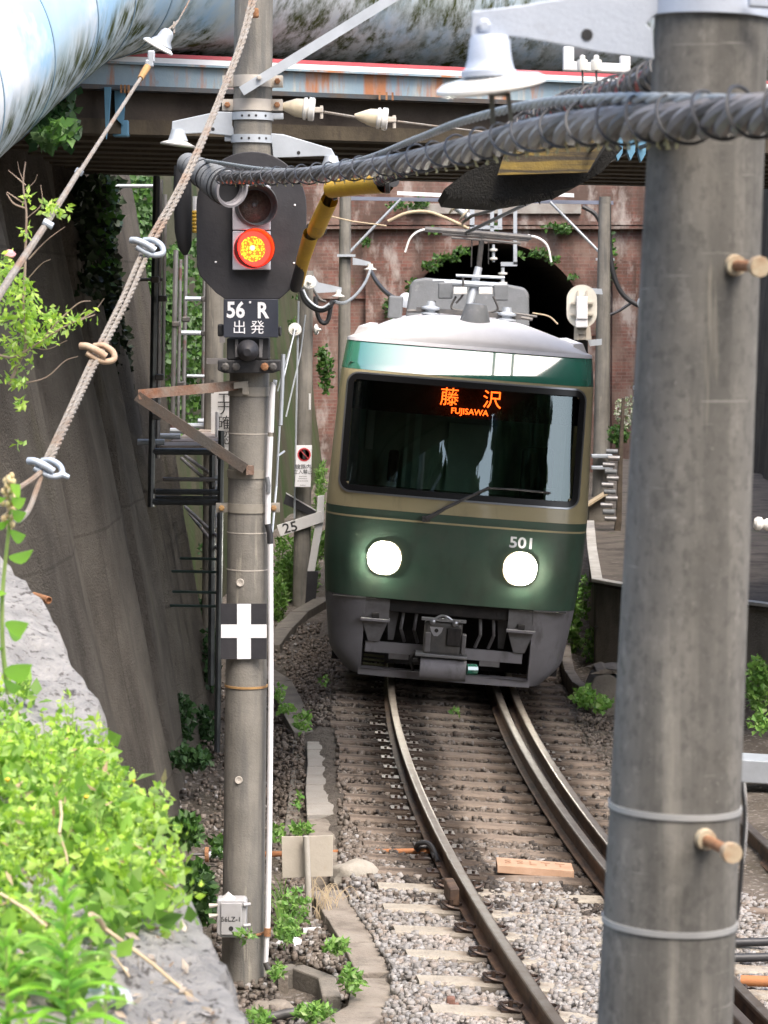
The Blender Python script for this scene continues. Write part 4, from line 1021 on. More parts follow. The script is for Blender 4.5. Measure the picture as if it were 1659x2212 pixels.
b_ = band_on(sax, sd_, 1085, .05, m_bandd, 'pole_band', sp_, True, bolt=m_bandrust, earw=.03)
band_on(sax, sd_, 1471, .012, m_bandrust, 'pole_strap', sp_)
band_on(sax, sd_, 2010, .012, m_rust, 'pole_strap', sp_)
for y in (925, 1138, 1218): band_on(sax, sd_, y, .006, m_bandw, 'casting_ring', sp_, dr=.002)
for x, y in ((521, 1243), (518, 1670)):
    m = MB(); p, r = sax(y); m.lathe([(.022, 0), (.020, .004), (.010, .002), (.004, -.004)], Vector((at(x, y, SY).x, SY - r - .001, p.z)), (0, -1, 0), 14); m.build('plug_hole', m_bandw, sp_)
# perforated bracket bands with plate arms and insulators
def perforated(par, pts_arm, Yp, y0, y1, x0, x1, holes, armhole):
    p, r = sax((y0 + y1) / 2); h = (y1 - y0) / sS
    g = MB(); g.lathe([(r + .004, -h / 2), (r + .010, -h / 2), (r + .010, h / 2), (r + .004, h / 2)], p, sd_, 40)
    g.box((at((x0 + x1) / 2, (y0 + y1) / 2, SY)), ((x1 - x0) / sS, .05, h * .8), bev=.004)
    o = g.build('perforated_band', m_galv, par, smooth=True)
    for hx in holes:
        dx = at(hx, y0, SY).x - p.x; yy = -math.sqrt(max((r + .010) ** 2 - dx * dx, 1e-5)); q = MB()
        q.lathe([(.007, 0), (.007, .0015)], Vector((p.x + dx, SY + yy, p.z)), (dx, yy, 0), 10); q.build('band_hole', m_tape, o)
    q = MB(); q.plate(pts_arm, SY - .04, .012); q.build('arm_plate', m_galv, o, bevel=.003)
    q = MB(); a = at(*armhole, SY - .041); q.lathe([(.010, 0), (.010, .001)], a, (0, -1, 0), 12); q.build('arm_hole', m_tape, o)
    return o
o = perforated(sp_, [(505, 242), (470, 241), (372, 262), (370, 290), (440, 287), (505, 294), (505, 278), (501, 270)], SY, 243, 259, 497, 612, (525, 540, 555, 575), (460, 279))
q = MB(); c = at(384, 288, SY - .03); q.lathe([(.035, .02), (.04, 0), (.055, -.04), (.05, -.045)], c, (0, 0, 1), 24); q.build('insulator_cap', m_galv, o, smooth=True)
q = MB(); c = at(384, 312, SY - .03); q.lathe([(.03, .025), (.06, .016), (.098, .0), (.095, -.008), (.03, -.01)], c, (.12, 0, 1), 28); q.build('insulator_disc', m_porc, o, smooth=True)
o = perforated(sp_, [(585, 288), (612, 290), (716, 321), (724, 336), (724, 348), (700, 337), (590, 341), (588, 318)], SY, 290, 307, 486, 598, (524, 540, 562, 576), (645, 330))
q = MB(); c = at(715, 345, SY - .03); q.lathe([(.035, .02), (.04, 0), (.055, -.04), (.05, -.045)], c, (0, 0, 1), 24); q.build('insulator_cap', m_galv, o, smooth=True)
# angle iron brace from the upper band to the upper right
br = thing('angle_brace', 'long galvanised angle iron rising from the top band of the signal pole', 'brace', tuple(at(520, 188, SY - .16)))
m = MB(); a, b = at(516, 188, SY - .16), at(850, -18, SY - .16); d = (b - a).normalized(); nrm = Vector((d.z, 0, -d.x))
m.prism([a, a + nrm * .052, a + nrm * .052 + Vector((0, .005, 0)), a + nrm * .005 + Vector((0, .005, 0)), a + nrm * .005 + Vector((0, .05, 0)), a + Vector((0, .05, 0))], b - a); m.build('angle_bar', m_galv, br)
m = MB(); m.lathe([(.014, 0), (.014, .012), (.008, .015)], at(560, 168, SY - .165), (0, -1, 0), 6); m.build('bolt', m_bandw, br)
# insulators strung to the right of the pole
st = thing('strain_insulator', 'pair of yellowed bell insulators strung right of the signal pole', 'insulator', tuple(at(640, 235, SY)))
def bell(cx, cy, ang, Y, nm, k=1.0):
    ax = Vector((math.cos(ang), 0, -math.sin(ang))); c = at(cx, cy, Y)
    m = MB(); m.lathe([(.012 * k, -.10 * k), (.030 * k, -.06 * k), (.050 * k, -.01 * k), (.052 * k, .03 * k)], c, ax, 26); o = m.build(nm, m_porc_y, st, smooth=True)
    m = MB(); m.lathe([(.052 * k, .028 * k), (.060 * k, .034 * k), (.062 * k, .048 * k), (.052 * k, .052 * k), (.052 * k, .058 * k), (.064 * k, .062 * k), (.064 * k, .088 * k), (.056 * k, .094 * k), (.01, .094 * k)], c, ax, 28); m.build('insulator_skirt', m_porc, o, smooth=True)
    m = MB(); m.box(c + ax * .115 * k, (.05, .03, .03), bev=.005); m.tube([c + ax * .13 * k + Vector((0, 0, .025)), c + ax * .13 * k + Vector((0, 0, -.045))], .009, 8); m.build('clevis', m_bandw, o)
bell(643, 233, .10, SY, 'insulator_bell'); bell(803, 254, .10, SY + .1, 'insulator_bell', .95)
m = MB(); m.tube([at(606, 228, SY), at(622, 232, SY)], .010, 8); m.build('link_wire', m_wire, st)
m = MB(); m.tube([at(700, 242, SY), at(775, 254, SY + .1)], .008, 6); m.build('link_wire', m_wire, st)
m = MB(); m.tube([at(858, 262, SY + .1), at(945, 273, SY + .3), at(1100, 292, SY + .9)], .006, 6); m.build('link_wire', m_wire, st)

# ================================================================ signal head
sg_ = thing('signal', 'dark round-topped departure signal showing red on the concrete pole', 'signal', tuple(at(542, 600, SY - .28)))
YB = SY - .22
o_ = []
for k in range(25):
    a = PI - PI * k / 24; o_.append((543 + 119 * math.cos(a), 446 - 119 * math.sin(a)))
o_ += [(662, 560), (660, 588), (650, 604), (620, 632), (604, 646), (486, 646), (466, 632), (432, 596), (425, 575), (424, 446)]
m = MB(); m.plate(o_, YB, .02); m.build('backboard', m_blackpaint, sg_, bevel=.004)
for x, y in ((466, 566), (637, 443), (635, 568)):
    m = MB(); m.lathe([(.006, 0), (.004, .004)], at(x, y, YB), (0, -1, 0), 8); m.build('rivet', m_letter, sg_)
for (ya, yb) in ((398, 497), (499, 583)):
    m = MB(); m.plate([(502, ya), (584, ya), (584, yb), (502, yb)], YB - .055, .052); m.build('lamp_housing', m_housing, sg_, bevel=.005)
def lens(cx, cy, r, lit):
    c = at(cx, cy, YB - .058); R = r / sS
    m = MB(); rows = []      # visor: tube longer at the top, cut away below
    rr = []
    for k in range(41):
        an = 2 * PI * k / 40; dx, dz = math.cos(an), math.sin(an); L_ = .10 + .07 * dz + .045 * dx
        rr.append((dx, dz, L_))
    for s_, rad in ((0, R), (1, R * 1.02), (1, R * .98), (0, R * .94)):
        rows.append([c + Vector((dx * rad + .022 * s_, -L_ * s_, dz * rad + .006 * s_)) for dx, dz, L_ in rr])
    m.grid(rows); h = m.build('visor', m_hood if not lit else m_visred, sg_, smooth=True)
    m = MB(); m.lathe([(R * .97, -.002), (R * .96, .004), (R * .80, .005), (R * .66, .002)], c, (0, -1, 0), 36); m.build('lens_rim', m_hood if not lit else m_redlit, h)
    lr = []
    for k in range(12): q = k / 11; lr.append((R * (.66 if lit else .86) * (1 - q), .003 + .028 * (1 - (1 - q) ** 2)))
    m = MB(); m.lathe(lr, c, (0, -1, 0), 36); ln = m.build('lens', lit or m_lensoff, h, smooth=True)
    m = MB(); m.lathe([(.014, 0), (.010, .008), (.002, .010)], c + Vector((0, -.031, .006)), (0, -1, 0), 14); m.build('lens_boss', m_hood if not lit else m_coreh, h, smooth=True)
m_visred = MAT('visor_inside_glow', (.50, .06, .05), rough=.5, bump=0)
m_coreh = MAT('lens_centre_lit', (.6, .3, .05), rough=.3, bump=0, emit=(1, .62, .08), es=4)
# lit lens: facet pattern of brighter and darker rings and spokes inside the glass
def facets(m, em_a, em_b, es):
    nt = m.node_tree; N = nt.nodes; L = nt.links; p = N['Principled BSDF']; tc = N.new('ShaderNodeTexCoord')
    v = N.new('ShaderNodeTexVoronoi'); v.inputs['Scale'].default_value = 95; L.new(tc.outputs['Object'], v.inputs['Vector'])
    x = N.new('ShaderNodeMix'); x.data_type = 'RGBA'; r = N.new('ShaderNodeMapRange'); r.inputs[1].default_value = .25; r.inputs[2].default_value = .6
    L.new(v.outputs['Distance'], r.inputs[0]); L.new(r.outputs[0], x.inputs[0]); x.inputs[6].default_value = C(em_a); x.inputs[7].default_value = C(em_b)
    L.new(x.outputs[2], p.inputs['Emission Color']); p.inputs['Emission Strength'].default_value = es
facets(m_ambercore, (1, .36, .015), (1, .05, .008), 2.0)
lens(550, 446, 42, None); lens(546, 538, 40, m_ambercore)
# number plate
m = MB(); m.plate([(483, 646), (601, 646), (601, 729), (483, 729)], YB - .03, .018); npl = m.build('number_plate', m_bluepanel, sg_, bevel=.003)
def ptext(body, px, py, hpx, Y, mat, name, par, bold=0.0, xs=1.0, roll=0.0):
    return text(body, hpx / S(Y), mat, name, par, face_cam(at(px, py, Y), roll), .0008, bold, xs)
ptext('56', 509, 671, 47, YB - .031, m_letter, 'plate_number', npl, .0035, .85); ptext('R', 567, 672, 47, YB - .031, m_letter, 'plate_number', npl, .0035, .85)
ptext('出', 517, 709, 31, YB - .031, m_letter, 'plate_character', npl, 0); ptext('発', 556, 709, 31, YB - .031, m_letter, 'plate_character', npl, 0)
m = MB(); m.box(at(540, 653, YB - .034), (.012, .008, .012), bev=.002); m.build('plate_screw', m_letter, npl)
# lower bracket box
m = MB(); m.plate([(490, 730), (582, 730), (582, 778), (490, 778)], SY - .20, .10); m.plate([(470, 700), (483, 700), (483, 727), (470, 727)], SY - .2, .03); m.plate([(601, 705), (608, 705), (608, 727), (601, 727)], SY - .2, .03); bxx = m.build('mounting_box', m_tape, sg_, bevel=.008)
m = MB(); m.lathe([(.055, 0), (.06, .02), (.05, .07), (.03, .10), (.02, .11)], at(536, 756, SY - .21), (0, -1, -.1), 20); m.build('cable_gland', m_blackpaint, bxx, smooth=True)
m = MB(); m.plate([(508, 733), (514, 733), (516, 770), (508, 772)], SY - .215, .02); m.plate([(560, 733), (568, 733), (566, 772), (560, 772)], SY - .215, .02); m.build('gland_bracket', m_undergrey, bxx)
m = MB(); m.plate([(470, 778), (606, 778), (606, 800), (590, 806), (484, 806), (470, 800)], SY - .2, .14); cl_ = m.build('mounting_clamp', m_tape, sg_, bevel=.006)
for x in (487, 510, 572, 590):
    m = MB(); m.lathe([(.022, 0), (.022, .014), (.012, .018)], at(x, 792, SY - .2), (0, -1, 0), 8); m.build('clamp_bolt', m_rust if x == 572 else m_dkgrey, cl_)

# cable conduit behind / over signal: ribbed hose at the left
rh = thing('ribbed_hose', 'grey ribbed hose mouth curling over the left of the signal', 'hose', tuple(at(450, 390, SY - .4)))
pts = spline([at(402, 352, SY - .25), at(425, 366, SY - .35), at(455, 385, SY - .45), at(480, 400, SY - .55), at(500, 408, SY - .62)], 10)
m = MB(); rs = [(.055 + .035 * min(1, i / 30)) * (1 + .07 * math.sin(i * 1.9)) for i in range(len(pts))]; m.tube(pts, rs, 28, caps=False); m.build('hose', m_acgrey, rh, smooth=True)
m = MB(); d = (pts[-1] - pts[-3]).normalized(); m.lathe([(.075, -.01), (.096, -.01), (.098, .01), (.085, .012), (.078, -.04)], pts[-1], d, 30, caps=False); m.build('hose_mouth', m_skirt, rh, smooth=True)
for kk in range(8):
    i_ = 6 + kk * 4; m = MB(); dd = (pts[i_] - pts[i_ - 1]).normalized(); r_ = rs[i_]; m.lathe([(r_ * .9, -.006), (r_ * 1.03, -.003), (r_ * 1.03, .003), (r_ * .9, .006)], pts[i_], dd, 28); m.build('hose_groove', m_tape, rh)
m = MB(); m.lathe([(.076, -.05), (.076, -.045), (.01, -.045)], pts[-1], d, 26); m.build('hose_inside', m_tape, rh)
bs = thing('black_sleeve', 'black hanging sleeve left of the signal, behind the guy wire', 'cable sleeve', tuple(at(395, 545, SY - .1)))
m = MB(); m.tube([at(394, 358, SY - .1), at(394, 420, SY - .1), at(396, 500, SY - .1), at(399, 535, SY - .1), at(400, 551, SY - .1)], [.045, .050, .047, .036, .012], 16); m.build('sleeve_body', m_tape, bs, smooth=True)
ys = thing('yellow_spool', 'small yellow ribbed grip peeping between black sleeve and signal', 'grip', tuple(at(423, 480, SY + .3)))
m = MB(); m.tube([at(423, 455 + 4 * k, SY + .3) for k in range(13)], [.019 + .004 * (k % 2) for k in range(13)], 12); m.build('grip_body', m_yellow, ys)
m = MB(); m.tube([at(422, 424, SY + .3), at(422, 455, SY + .3)], .016, 8); m.build('grip_top', m_whitepaint, ys)

# white cross marker board
cb = thing('cross_board', 'square black board with a white cross fixed to the signal pole', 'marker board', tuple(at(526, 1364, SY - .13)))
YX = SY - .135
m = MB(); m.plate([(477, 1304), (576, 1304), (576, 1424), (477, 1424)], YX, .006); m.build('board_plate', m_blackpaint, cb)
m = MB(); m.plate([(512, 1304.5), (542, 1304.5), (542, 1423.5), (512, 1423.5)], YX - .002, .0015); m.plate([(477.5, 1349), (576, 1349), (576, 1378), (477.5, 1378)], YX - .0035, .001); m.build('white_cross', m_letter, cb)

# white conduit on the pole's right
cd = thing('conduit', 'white plastic conduit running down the right side of the signal pole', 'conduit', tuple(at(575, 2075, SY - .08)))
def seg(pts, r, nm, mat, par=cd, n=10, Y=SY - .09):
    m = MB(); m.tube([at(x, y, Y) for x, y in pts], r, n); return m.build(nm, mat, par, smooth=True)
seg([(598, 827), (590, 826)], .016, 'conduit_elbow', m_galv)
seg([(590, 826), (588, 850), (585, 934)], .0165, 'conduit_pipe', m_pvc); seg([(584, 934), (584, 943)], .014, 'conduit_joint', m_bandd)
seg([(584, 943), (580, 1030), (578, 1132)], .0165, 'conduit_pipe', m_pvc)
seg([(577, 1030), (580, 1050), (579, 1064)], .013, 'conduit_patch', m_acgrey, Y=SY - .105)
seg([(578, 1132), (583, 1152), (584, 1174)], .0175, 'conduit_joint', m_tape)
seg([(584, 1174), (585, 1500), (582, 1800), (578, 2006)], .016, 'conduit_pipe', m_pvc); seg([(578, 2004), (577, 2022)], .020, 'conduit_clip', m_rust)
seg([(577, 2022), (574, 2080)], .014, 'conduit_pipe', m_pvc)
seg([(574, 2078), (578, 2092), (600, 2105), (640, 2112), (700, 2108)], .017, 'ground_cable', m_rubber, Y=SY - .09)
gr_ = thing('earth_pipe', 'thin grey pipe and wire standing between signal pole and far wall', 'pipe', tuple(at(612, 1140, SY + .2)))
m = MB(); m.tube([at(612, 765, SY + .2), at(610, 830, SY + .2), at(606, 918, SY + .2)], .011, 8); m.tube([at(604, 920, SY + .2), at(597, 1050, SY + .2), at(588, 1150, SY + .1)], .007, 6); m.build('pipe_run', m_galv, gr_)
m = MB(); m.tube([at(640, 700, SY + .6), at(612, 820, SY + .3)], .004, 5); m.tube([at(600, 985, SY), at(614, 975, SY + .2)], .006, 5); m.build('stay_wire', m_galv, gr_)

# rusty triangular stay bracket
tb = thing('stay_bracket', 'rusty triangular angle-iron bracket sticking out left of the pole', 'bracket', tuple(at(520, 840, SY - .1)))
def angle(a, b, wpx, nm, mat, Y0, Y1, par=tb, depth=.045):
    a, b = at(*a, Y0), at(*b, Y1); d = (b - a).normalized(); nrm = Vector((d.z, 0, -d.x)); nrm = nrm if nrm.z < 0 else -nrm; w_ = wpx / sS
    m = MB(); m.prism([a, a + nrm * w_, a + nrm * w_ + Vector((0, .006, 0)), a + nrm * .006 + Vector((0, .006, 0)), a + nrm * .006 + Vector((0, depth, 0)), a + Vector((0, depth, 0))], b - a); return m.build(nm, mat, par)
angle((298, 842), (515, 822), 22, 'top_bar', m_rusty, SY - .3, SY - .1); angle((302, 846), (536, 1004), 22, 'diagonal_bar', m_rustyd, SY - .3, SY - .16)
m = MB(); m.plate([(505, 826), (535, 823), (537, 852), (524, 852), (524, 838), (505, 840)], SY - .14, .02); m.build('end_cleat', m_bandd, tb)
band_on(sax, sd_, 835, .05, m_bandd, 'bracket_band', tb); band_on(sax, sd_, 1012, .045, m_bandd, 'bracket_band', tb)
m = MB(); m.plate([(532, 1006), (548, 1006), (548, 1026), (532, 1026)], SY - .16, .04); m.build('end_cleat', m_rusty, tb)

# junction box
jb = thing('junction_box', 'small pale metal junction box low on the signal pole beside the rock', 'junction box', tuple(at(495, 1975, SY - .3)))
YJ = SY - .30
m = MB(); m.plate([(468, 1944), (528, 1944), (533, 1950), (531, 2022), (524, 2026), (476, 2026), (468, 2018)], YJ, .12); m.build('box_body', m_boxlid, jb, bevel=.008)
m = MB(); m.plate([(477, 1951), (522, 1951), (522, 2020), (477, 2020)], YJ - .012, .011); m.build('box_lid', m_boxlid, jb, bevel=.004)
m = MB(); m.plate([(476, 1944), (492, 1930), (508, 1944)], YJ + .01, .05); m.build('box_peak', m_whitepaint, jb)
for y in (1955, 2000):
    m = MB(); m.tube([at(526, y, YJ - .01), at(541, y - 2, YJ)], .010, 8); m.build('hinge', m_boxlid, jb)
for y in (1955, 1977):
    m = MB(); m.tube([at(470, y, YJ), at(452, y + 2, YJ)], [.008, .014], 8); m.build('latch_screw', m_bandw, jb)
ptext('56LZ-1', 499, 1986, 15, YJ - .0135, m_blackletter, 'box_marking', jb, 0, 1.0)
m = MB(); m.lathe([(.011, 0), (.013, .0), (.013, .001), (.011, .001)], at(499, 2006, YJ - .013), (0, -1, 0), 20); m.tube([at(496, 2010, YJ - .014), at(502, 2002, YJ - .014)], .001, 4); m.build('box_emblem', m_blackletter, jb)

# ================================================================ the big near pole
NY = 4.8; sN = S(NY)
np_, nax, nd_ = pole_obj('near_pole', 'big blurred concrete pole close to the camera at the right', 1537, 60, 1441, 2100, 244, 294, NY, m_conc_near, ext_top=.35)
for y, k in ((1733, .010), (1985, .010)): band_on(nax, nd_, y, k, MAT('ring_steel', (.33, .33, .32), rough=.6, bump=.05), 'pole_strap', np_, dr=.003)
def stepbolt(px, py, px2, py2, py_):
    p, r = nax(py_); x0 = at(px, py, NY).x - p.x; yy = -math.sqrt(max(r * r - x0 * x0, .0001)); c = Vector((p.x + x0, NY + yy, at(px, py, NY + yy).z))
    e = at(px2, py2, NY + yy - .13)
    m = MB(); d = (e - c); m.tube([c, c + d * .12], [.019, .017], 14); b0 = m.build('step_bolt', m_bolt_paint, np_, smooth=True)
    m = MB(); m.tube([c + d * .1, e], .0095, 12); m.build('bolt_shank', m_rust, b0, smooth=True)
    m = MB(); m.lathe([(.017, -.012), (.018, 0), (.017, .008)], e, d, 12); m.build('bolt_head', m_bolt_paint, b0, smooth=True)
stepbolt(1572, 573, 1640, 576, 573); stepbolt(1506, 1812, 1580, 1842, 1812)
# arm bracket of the near pole
YA = NY - .02
m = MB(); m.plate([(1020, 24), (1120, 12), (1240, -8), (1310, -30), (1470, -30), (1470, -8), (1418, 30), (1396, 52), (1410, 66), (1414, 128), (1290, 112), (1140, 82), (1065, 75), (1018, 78)], YA - .02, .008)
ab = m.build('arm_plate', m_galv_near, np_, bevel=.002)
m = MB(); m.lathe([(.010, 0), (.010, .001)], at(1268, 75, YA - .0205), (0, -1, 0), 18); m.build('arm_hole', m_tape, ab)
m = MB(); m.lathe([(.012, 0), (.012, .008), (.007, .010)], at(1045, 55, YA - .02), (.1, -1, 0), 6); m.build('arm_bolt', m_galv_near, ab)
p, r = nax(5)
m = MB(); m.lathe([(r + .002, -.028), (r + .008, -.028), (r + .008, .06), (r + .002, .06)], p, nd_, 48); o = m.build('arm_band', m_galv_near, np_, smooth=True)
for hx in (1548, 1585): 
    dx = at(hx, 5, NY).x - p.x; yy = -math.sqrt((r + .008) ** 2 - dx * dx); m = MB(); m.lathe([(.006, 0), (.006, .002)], Vector((p.x + dx, NY + yy, p.z + .002)), (dx, yy, 0), 14); m.build('band_hole', m_tape, o)
m = MB(); m.plate([(1618, -10), (1680, -14), (1680, 18), (1618, 14)], NY - r - .03, .02); m.build('band_lug', m_galv_near, o, bevel=.003)
# big insulator below the arm
c = at(1058, 90, YA - .015)
m = MB(); m.lathe([(.030, .010), (.034, .004), (.038, -.03), (.042, -.046), (.0485, -.051), (.0485, -.060), (.036, -.064)], c, (0, 0, 1), 32); ic = m.build('insulator_cap', m_galv_near, np_, smooth=True)
c = at(1060, 178, YA - .015)
m = MB(); m.lathe([(.030, .012), (.055, .010), (.084, .005), (.094, -.002), (.095, -.008), (.085, -.013), (.02, -.008)], c, (-.14, -.16, 1), 40); m.build('insulator_disc', m_porc, ic, smooth=True)
m = MB(); m.plate([(1056, 200), (1068, 200), (1070, 268), (1060, 268)], YA - .03, .006); m.plate([(1092, 200), (1102, 200), (1110, 262), (1100, 262)], YA - .03, .006); m.plate([(1056, 200), (1102, 200), (1102, 207), (1056, 207)], YA - .03, .02); m.build('clevis', MAT('dull_clevis', (.13, .13, .11), (.2, .2, .17), vs=20, rough=.7), ic)
# wire stapled down the right side of the near pole
t = thing('side_cable', 'black and white cable hugging the right edge of the near pole', 'cable', tuple(at(1590, 1985, NY)))
m = MB(); m.tube(spline([at(1603, 1690, NY), at(1609, 1760, NY), at(1604, 1850, NY), at(1596, 1950, NY), at(1588, 2010, NY)], 5), .004, 8); m.build('black_strand', m_tape, t)
m = MB(); m.tube(spline([at(1608, 1690, NY), at(1612, 1780, NY), at(1606, 1860, NY), at(1600, 1900, NY)], 5), .002, 6); m.build('white_strand', m_whitepaint, t)

# ================================================================ twisted cable bundles
def phases(P, rate):
    out = [0]
    for i in range(1, len(P)):
        x0, y0 = proj(P[i - 1]); x1, y1 = proj(P[i]); x = x1
        sp_x = 18 + (x - 480) / 120 * 7 if x < 600 else (25 + (x - 600) / 400 * 24 if x < 1000 else 49 + (x - 1000) / 659 * 32)
        out.append(out[-1] + 2 * PI * rate * math.hypot(x1 - x0, y1 - y0) / max(14, sp_x))
    return out
def bundle(t, path, rad, strands, sr, pitch, mats, taper=None, bind=None, nm='cable_strand', ph0=0.0):
    P = spline(path, 60); n = len(P); cum = [0]; ph = phases(P, .42) if pitch is None else None
    for i in range(1, n): cum.append(cum[-1] + (P[i] - P[i - 1]).length)
    fr = []
    for i in range(n):
        d = (P[min(i + 1, n - 1)] - P[max(i - 1, 0)]).normalized(); u = d.cross(Vector((0, 0, 1))).normalized(); fr.append((u, d.cross(u) * -1))
    for s_ in range(strands):
        pts = []
        for i in range(n):
            a = (ph[i] if ph else 2 * PI * cum[i] / pitch) + 2 * PI * s_ / strands + ph0; u, v = fr[i]; pts.append(P[i] + (u * math.cos(a) + v * math.sin(a)) * (rad - sr))
        m = MB(); m.tube(pts, sr, 8); m.build(nm, mats[s_ % len(mats)], t, smooth=True)
    if bind:
        bp, brad, bw = bind; pts = []; 
        Q = spline(path, 260); cu = 0; qp = phases(Q, 1.0) if bp is None else None
        for i in range(len(Q)):
            if i: cu += (Q[i] - Q[i - 1]).length
            d = (Q[min(i + 1, len(Q) - 1)] - Q[max(i - 1, 0)]).normalized(); u = d.cross(Vector((0, 0, 1))).normalized(); v = d.cross(u) * -1
            a = -(qp[i] if qp else 2 * PI * cu / bp) + .5 * math.sin(i * .05); pts.append(Q[i] + (u * math.cos(a) + v * math.sin(a)) * brad * (1 + .06 * math.sin(i * .031)) + Vector((0, 0, .004)))
        m = MB(); m.tube(pts, bw, 5); m.build('binding_wire', m_bind, t, smooth=True)
path1 = [at(1740, 242, 4.2), at(1600, 250, 4.38), at(1450, 262, 4.65), at(1300, 270, 5.1), at(1150, 290, 5.9), at(1000, 325, 7.2), at(850, 355, 9.0), at(700, 375, 11.2), at(580, 382, 13.0), at(480, 384, 14.4)]
cb1 = thing('cable_bundle', 'thick twisted grey cable bundle sweeping from the right edge to the signal', 'cable bundle', tuple(path1[1]))
bundle(cb1, path1, .034, 5, .0142, None, [m_rubber_g, m_rubber_g, m_rubber], bind=(None, .0405, .0032))
# messenger wire on top
t = thing('messenger_wire', 'pale steel wire riding on top of the big twisted cable bundle', 'wire', tuple(at(1600, 212, 4.4)))
bundle(t, [at(1740, 208, 4.2), at(1600, 217, 4.38), at(1450, 214, 4.65), at(1300, 214, 5.1), at(1150, 226, 5.9), at(1000, 262, 7.0), at(900, 300, 8.2), at(760, 350, 10.4), at(600, 368, 12.8), at(430, 345, 15.0)], .011, 3, .0062, .22, [m_mess], nm='wire_strand')
path2 = [at(1460, 130, 5.2), at(1400, 175, 5.6), at(1300, 208, 6.3), at(1180, 245, 7.4), at(1080, 300, 8.6), at(980, 340, 10.0), at(900, 362, 11.6), at(830, 386, 13.2), at(806, 396, 13.8)]
cb2 = thing('signal_cable_bundle', 'thinner red and black twisted bundle below the thick cable', 'cable bundle', tuple(path2[0]))
m_redc = MAT('red_core_cable', (.30, .045, .04), rough=.5, bump=0)
bundle(cb2, path2, .026, 6, .011, .30, [m_rubber, m_redc, m_rubber, m_rubber, m_rubber_g], bind=(.10, .030, .0028))
# light glinting ties under the big bundle
t = thing('tie_rings', 'loose pale tie rings hanging under the twisted cable bundle', 'cable ties', tuple(path1[5]))
Pq = spline(path1, 12)
m_tie = MAT('pale_tie', (.42, .40, .22), rough=.5, bump=0)
for i in range(28, len(Q := spline(path1, 14)) - 4, 2):
    p = Q[i]; r = .036 + .006; a0 = random.uniform(-.3, .3); pts = [p + Vector((random.uniform(-.004, .004) + .01 * math.sin(a), -.03 * math.cos(a) - .02, -r * math.sin(a) - .004)) for a in np.linspace(.4, 2.6, 7)]
    m = MB(); m.tube(pts, .0018, 4); m.build('tie', m_tie, t)
# black cable with yellow sleeves
yc = thing('sleeved_cable', 'black cable in bright yellow sleeves right of the signal', 'sleeved cable', tuple(at(760, 400, 13.6)))
m = MB(); m.tube(spline([at(850, 390, 13.5), at(790, 400, 13.8), at(722, 410, 14.2), at(700, 455, 14.4), at(680, 500, 14.6), at(655, 560, 14.8), at(638, 622, 15.0)], 8), .032, 12); m.build('cable_core', m_tape, yc, smooth=True)
def sleeve(pts, Y0, Y1, r0, r1):
    n = len(pts); m = MB(); m.tube([at(x, y, Y0 + (Y1 - Y0) * i / (n - 1)) for i, (x, y) in enumerate(pts)], [r0 + (r1 - r0) * i / (n - 1) for i in range(n)], 20, caps=False); return m.build('yellow_sleeve', m_yellow, yc, smooth=True)
sleeve([(716, 408), (775, 400), (832, 395)], 14.0, 13.5, .046, .050); sleeve([(712, 432), (694, 470), (682, 498)], 14.2, 14.5, .044, .047); sleeve([(672, 505), (655, 560), (644, 612)], 14.6, 15.0, .042, .030)
for x, y, Y, d in ((836, 394, 13.45, (1, 0, .05)), (715, 411, 14.1, (.8, 0, .4)), (684, 494, 14.5, (.35, 0, 1))):
    m = MB(); m.lathe([(.045, -.014), (.054, -.010), (.054, .010), (.045, .014)], at(x, y, Y), d, 24); m.build('tape_collar', m_tape, yc, smooth=True)
ee = thing('cable_end', 'orange taped cable end sticking out behind the signal plate', 'cable end', tuple(at(630, 612, SY + .3)))
m = MB(); m.tube([at(618, 622, SY + .3), at(636, 610, SY + .3), at(646, 600, SY + .4)], [.012, .026, .022], 10); m.build('taped_end', MAT('orange_tape', (.60, .30, .08), (.4, .2, .06), vs=15, rough=.6), ee)

# ================================================================ guy wires
def guy(name, label, pts, w0, w1, Ys, strands, par_extra=None, sep=1.0):
    P = spline([at(x, y, Y) for (x, y), Y in zip(pts, Ys)], 10); t = thing(name, label, 'guy wire', tuple(P[-1])); n = len(P)
    for s_ in range(strands):
        off = []
        for i, p in enumerate(P):
            f = i / (n - 1); w_ = (w0 + (w1 - w0) * f); q = (s_ - (strands - 1) / 2) * w_ * sep; tw = math.sin(f * 9 + s_ * 2) * .15 * w_
            off.append(p + Vector((q + tw, tw, 0)))
        m = MB(); D = spline(off[::3] + [off[-1]], 26); cum = 0; N3 = len(D)
        for h_ in range(3):
            hp = []; cum = 0
            for i, p in enumerate(D):
                if i: cum += (D[i] - D[i - 1]).length
                dd = (D[min(i + 1, N3 - 1)] - D[max(i - 1, 0)]).normalized(); u_ = dd.cross(Vector((0, 1, 0))).normalized(); v_ = dd.cross(u_); a_ = 2 * PI * (cum / .16 + h_ / 3); wr = (w0 + (w1 - w0) * i / (N3 - 1)) * .25
                hp.append(p + (u_ * math.cos(a_) + v_ * math.sin(a_)) * wr)
            m.tube(hp, (w0 + w1) * .5 * .27, 6)
        m.build('wire_strand', m_wire, t, smooth=True)
    return t
gpts = [(548, -10), (520, 95), (478, 205), (432, 318), (384, 420), (320, 535), (268, 650), (205, 775), (150, 895), (97, 1012)]
gYs = [15.0, 14.6, 14.1, 13.5, 13.0, 12.4, 11.8, 11.1, 10.4, 9.8]
g1 = guy('guy_wire', 'thick doubled guy wire with three steel clamps crossing in front of the bridge', gpts, .022, .0255, gYs, 2, sep=.9)
